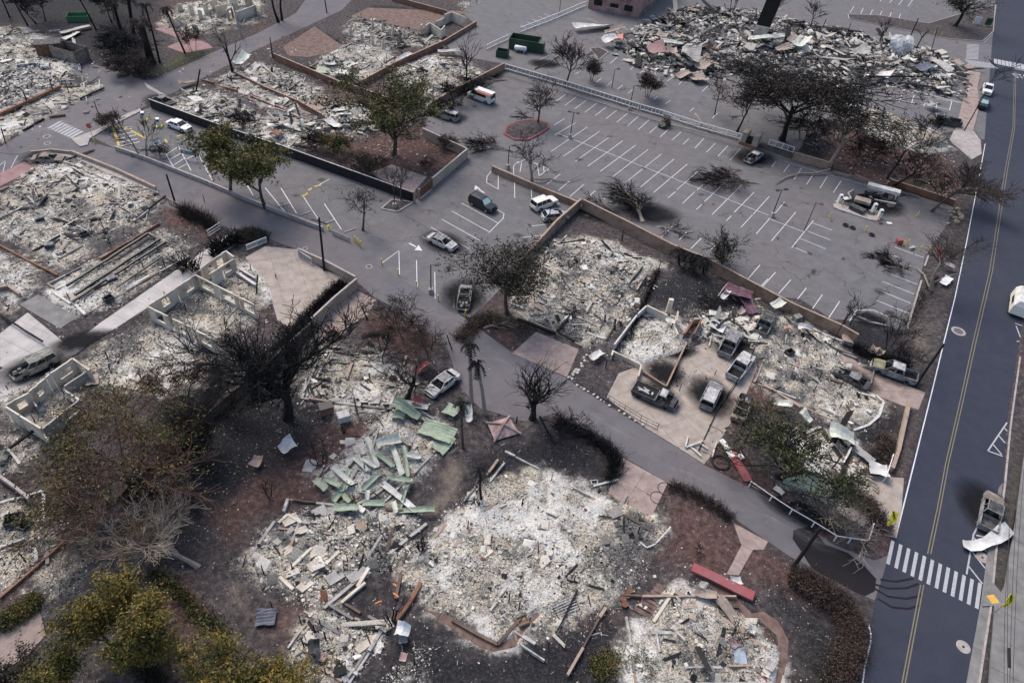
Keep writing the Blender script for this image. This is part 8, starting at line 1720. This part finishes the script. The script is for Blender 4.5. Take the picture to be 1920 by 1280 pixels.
# green dumpster in its bay, gas tank
t = T(960, 0)
p = G(985,92); a0, a1 = G(955,93), G(992,99); az = math.atan2((a1-a0).y, (a1-a0).x); th = thing('dumpster', 'dark green open topped dumpster in the upper car park', 'dumpster', (p.x,p.y,.02), az)
for b_, nm in (((-3.6,3.2,-1.6,-1.5,0,2.4),'side'),((-3.6,3.2,2.0,2.1,0,2.4),'side'),((-3.6,-3.5,-1.5,2.0,0,2.4),'end_wall'),((3.1,3.2,-1.5,2.0,0,2.4),'end_wall')): mb = MB(); mb.box(*b_); mb.build(nm, M['green'], th)
mb = MB(); mb.box(-3.5,3.1,-1.5,2.0,0,.8); mb.build('contents', M['rust'], th)
for k in range(8): mb = MB(); mb.box(-3.4+k*.92,-3.28+k*.92,-1.68,-1.6,.1,2.35); mb.build('rib', M['green'], th)
mb = MB(); mb.box(3.22,4.4,-1.6,.4,0,2.3); mb.build('door', M['green'], th)
p = G(976,95); th = thing('gas_tank', 'white horizontal gas tank in front of the green dumpster', 'tank', (p.x,p.y-1.2,.02), az); mb = MB(); mb.tube([(-1.4,0,.95),(-1.25,0,.95),(1.25,0,.95),(1.4,0,.95)], [.25,.52,.52,.25], 14); mb.build('body', M['white'], th, True)
for x in (-.9,.9): mb = MB(); mb.box(x-.12,x+.12,-.4,.4,0,.5); mb.build('foot', M['concrete'], th)
bin_((942,106), (2.6,2.0,1.4), az, 'green bin enclosure at the fence end', 'green', 'bin', 'bin')
# upper left plots
t = T(480, 0)
for a, b, w, za, zb, cu, mt, lab in [((1060,475),(1170,410),1.4,.6,1.2,.5,'whitesheet','white curved sheet on the red wall behind the leafy tree'),((1365,390),(1530,395),1.2,.8,.6,.4,'whitesheet','white curved sheet below the stepped wall house'),((450,530),(560,540),3.0,.4,.4,.2,'greensheet','pale green sheet on the ash corner'),((600,540),(690,570),2.4,.8,.8,.4,'whitesheet','white tank like wreck at the ash corner'),((680,520),(740,470),2.2,.8,1.2,.6,'palesheet','pale torn sheet beside the tank wreck'),((520,490),(600,480),1.2,.5,.5,.3,'whitesheet','white strip above the pale green sheet'),((530,900),(610,960),1.6,.8,.4,.4,'whitesheet','white sheet in the rubble left of the leafy tree'),((570,830),(690,830),1.2,.6,.6,.3,'whitesheet','white beam sheet above the torn rubble'),((640,790),(690,800),.8,.6,.6,.2,'redmetal','red scrap on the rubble left of the leafy tree'),((340,900),(355,970),.6,1.2,.2,.3,'palesheet','pale curved pipe in the rubble'),((100,850),(230,860),1.0,.5,.4,.2,'bluegrey','grey blue strip at the rubble left'),((180,910),(260,970),1.0,.5,.4,.3,'whitesheet','white scrap above the black fence'),((650,920),(740,900),1.4,.6,.5,.5,'greymetalsheet','grey crumpled pipe left of the leafy tree'),((130,1000),(200,990),1.8,1.0,.8,.2,'wall_red','rusty red wall scrap right of the leafy pair')]:
    sheetp(t(*a), t(*b), w, lab, mt, za, zb, cu, .3)
t = T(0, 0)
for a, b, w, za, zb, cu, mt, lab in [((1750,470),(1830,500),2.2,1.2,.6,.8,'whitesheet','white crumpled wreck beside the charred forked tree'),((1780,500),(1860,420),2.0,.8,1.6,.6,'palesheet','pale tilted sheet behind the crumpled wreck'),((1800,520),(1890,530),1.0,.5,.3,.2,'tansheet','tan strip below the crumpled wreck'),((1350,640),(1460,610),1.6,.5,.6,.5,'tansheet','tan scrap beside the broken roadside pole'),((455,250),(680,200),1.2,.4,.4,.2,'greymetalsheet','long pale sheet in the top left field'),((480,300),(600,240),1.2,.3,.3,.2,'palesheet','pale strip below the long white sheet'),((870,560),(950,555),1.6,.3,.3,.2,'green','green sheet at the road fork before palms')]:
    sheetp(t(*a), t(*b), w, lab, mt, za, zb, cu, .3)
beam(t(170,980), t(330,890), .25, .2, 'dark timber on the left road edge'); beam(t(600,740), t(780,660), .25, .3, 'dark edge timber along the road at the left ash field'); beam(t(1250,690), t(1410,690), .12, .3, 'thin dark cable pole lying by the fork') if 0 else None
M['limegreen'] = flat('bright_green_frame', (.05,.15,.07), .6); bin_((149,38), (4.2,2.6,1.2), .3, 'green mesh cage in the top left field', 'limegreen', 'cage', 'cage', 'limegreen'); bin_((98,104), (4.5,3.0,2.6), .5, 'rusty burnt container in left ash field, left one', 'rust', 'container', 'container', lid='burnt_dark'); bin_((136,112), (6.0,3.4,2.6), -.3, 'rusty burnt container in left ash field, right one', 'burnt_brown', 'container', 'container')
M['bluesign'] = pm('faded_blue_sign', (.10,.14,.17), (.20,.26,.30), 2, .6); sheetp(t(1110,1095), t(1205,1070), 1.5, 'faded blue panel lying by the pale forked tree', 'bluesign', .8, .8, .15, .1)
p = G(359,300); th = thing('bay_sign', 'pale blue bay sign board on posts in the car park', 'sign', tuple(p), -.15)
for x in (-1.0,1.0): mb = MB(); mb.bar((x,0,-.1),(x,0,1.5),.1); mb.build('post', M['white'], th)
mb = MB(); mb.box(-1.6,1.6,-.04,.04,.9,1.6); mb.build('board', M['bluesign'], th)
# red kerbed island
KI = [(946,252),(950,239),(968,230),(988,226),(1010,226),(1027,233),(1028,241),(1012,252),(990,263),(965,263)]
P = GA(KI); par = link('traffic_island', None, kind='structure'); c = P.mean(0)
for k in range(len(P)):
    a = Vector(P[k]); b = Vector(P[(k+1) % len(P)]); mb = MB(); mb.bar((a.x,a.y,.08), (b.x,b.y,.08), .34, .24); mb.build('kerb_stone', M['redkerb'], par)
mb = MB(); nP = len(P); mb.add([(p[0],p[1],.14) for p in P]+[(c[0],c[1],.55)], [(k,(k+1)%nP,nP) for k in range(nP)]); mb.build('soil', M['ground'], par)
for nm, pts in [('traffic_island',[(1106,92),(1123,113),(1140,99),(1123,90)]),('traffic_island',[(1590,28),(1592,36),(1650,48),(1720,62),(1780,74),(1842,78),(1862,60),(1866,10),(1790,30),(1740,45),(1650,30)]),('traffic_island',[(1657,172),(1660,182),(1664,182),(1668,172)]),('traffic_island',[(735,375),(715,392),(745,398),(775,380)])]:
    P = GA(pts); par = link(nm, None, kind='structure'); mb = MB(); mb.prism([(p[0],p[1]) for p in P], -.05, .12); mb.build('soil', M['ground'], par)
    for k in range(len(P)):
        a, b = Vector(P[k]), Vector(P[(k+1) % len(P)]); mb = MB(); mb.bar((a.x,a.y,.06),(b.x,b.y,.06),.2,.2); mb.build('kerb_stone', M['concrete'], par)
# scattered litter: flecks of ash, char and debris over the yards
def litter(poly, n, smin, smax, tones, seed): return chunks('litter', poly, n, smin, smax, tones, seed, flat=.5, plank=.2)
litter([(0,880),(240,900),(420,760),(640,560),(860,600),(1000,760),(1160,870),(1480,1060),(1600,1120),(1590,1300),(0,1300)], 11000, .04, .16, (.24,.26), 901)
litter([(960,590),(1240,480),(1420,560),(1600,640),(1720,700),(1680,900),(1560,1010),(1440,930),(1200,790)], 6000, .04, .18, (.26,.26), 902)
litter([(0,600),(160,690),(420,740),(560,640),(480,480),(300,400),(0,700)], 4000, .06, .25, (.4,.28), 903)
litter([(0,60),(300,120),(500,70),(900,60),(880,170),(780,370),(380,230),(0,280)], 5000, .1, .4, (.36,.28), 904)
litter([(1490,280),(1590,200),(1780,250),(1800,380),(1650,345)], 1500, .1, .4, (.35,.28), 905)
litter([(220,280),(480,385),(720,500),(960,660),(1640,1080),(1500,1060),(1100,820),(840,650),(560,470),(290,350)], 450, .05, .2, (.5,.25), 906)
litter([(880,560),(1000,480),(900,240),(1500,330),(1700,420),(1680,600),(1100,390)], 350, .05, .2, (.5,.25), 907)

for pts, mt, lab in [([(848,1162),(890,1186),(933,1208)],'wall_dark','dark slab edge on the left of the bottom point'),([(933,1208),(985,1148)],'wall_dark','dark slab edge on the right of the bottom point'),([(1264,1106),(1225,1166)],'shell','white slab edge beside the board steps'),([(1642,742),(1656,754),(1648,780),(1628,797),(1600,807)],'white_old','white curved footing around the yellow ash floor'),([(1518,665),(1560,700),(1602,736),(1640,744)],'shell','white footing line across the yellow ash floor'),([(838,1042),(900,968),(932,940)],'cap','tan slab edge at the upper left of bottom middle plot'),([(608,1140),(700,1062),(800,982)],'greymetalsheet','grey slab edge between the two bottom plots'),([(515,978),(470,1042)],'greymetalsheet','grey slab edge at the left of the lower left plot'),([(1265,1110),(1340,1150),(1440,1220)],'cap','pale slab edge at the top of the lower right plot'),([(640,962),(700,930),(760,885)],'greymetalsheet','grey slab edge under the green heap'),([(1002,606),(1090,648)],'cap','tan slab edge at the foot of the white ash'),([(1425,716),(1500,764)],'cap','tan slab edge left of the yellow ash floor')]:
    P = [G(*p, .2) for p in pts]; o0 = Vector((P[0].x, P[0].y, 0)); mb = WMB(o0)
    for a, b in zip(P[:-1], P[1:]): mb.bar(a, b, .28, .32)
    o = mb.build('footing', M[mt]); o.location = o0; tag(o, lab, 'footing')
t = T(1280, 430)
chunks('rubble', [(1160,700),(1200,690),(1300,640),(1405,640),(1415,690),(1380,730),(1300,720),(1250,760),(1200,735)], 1500, .05, .25, (.2,.25), 911, lift=.05)
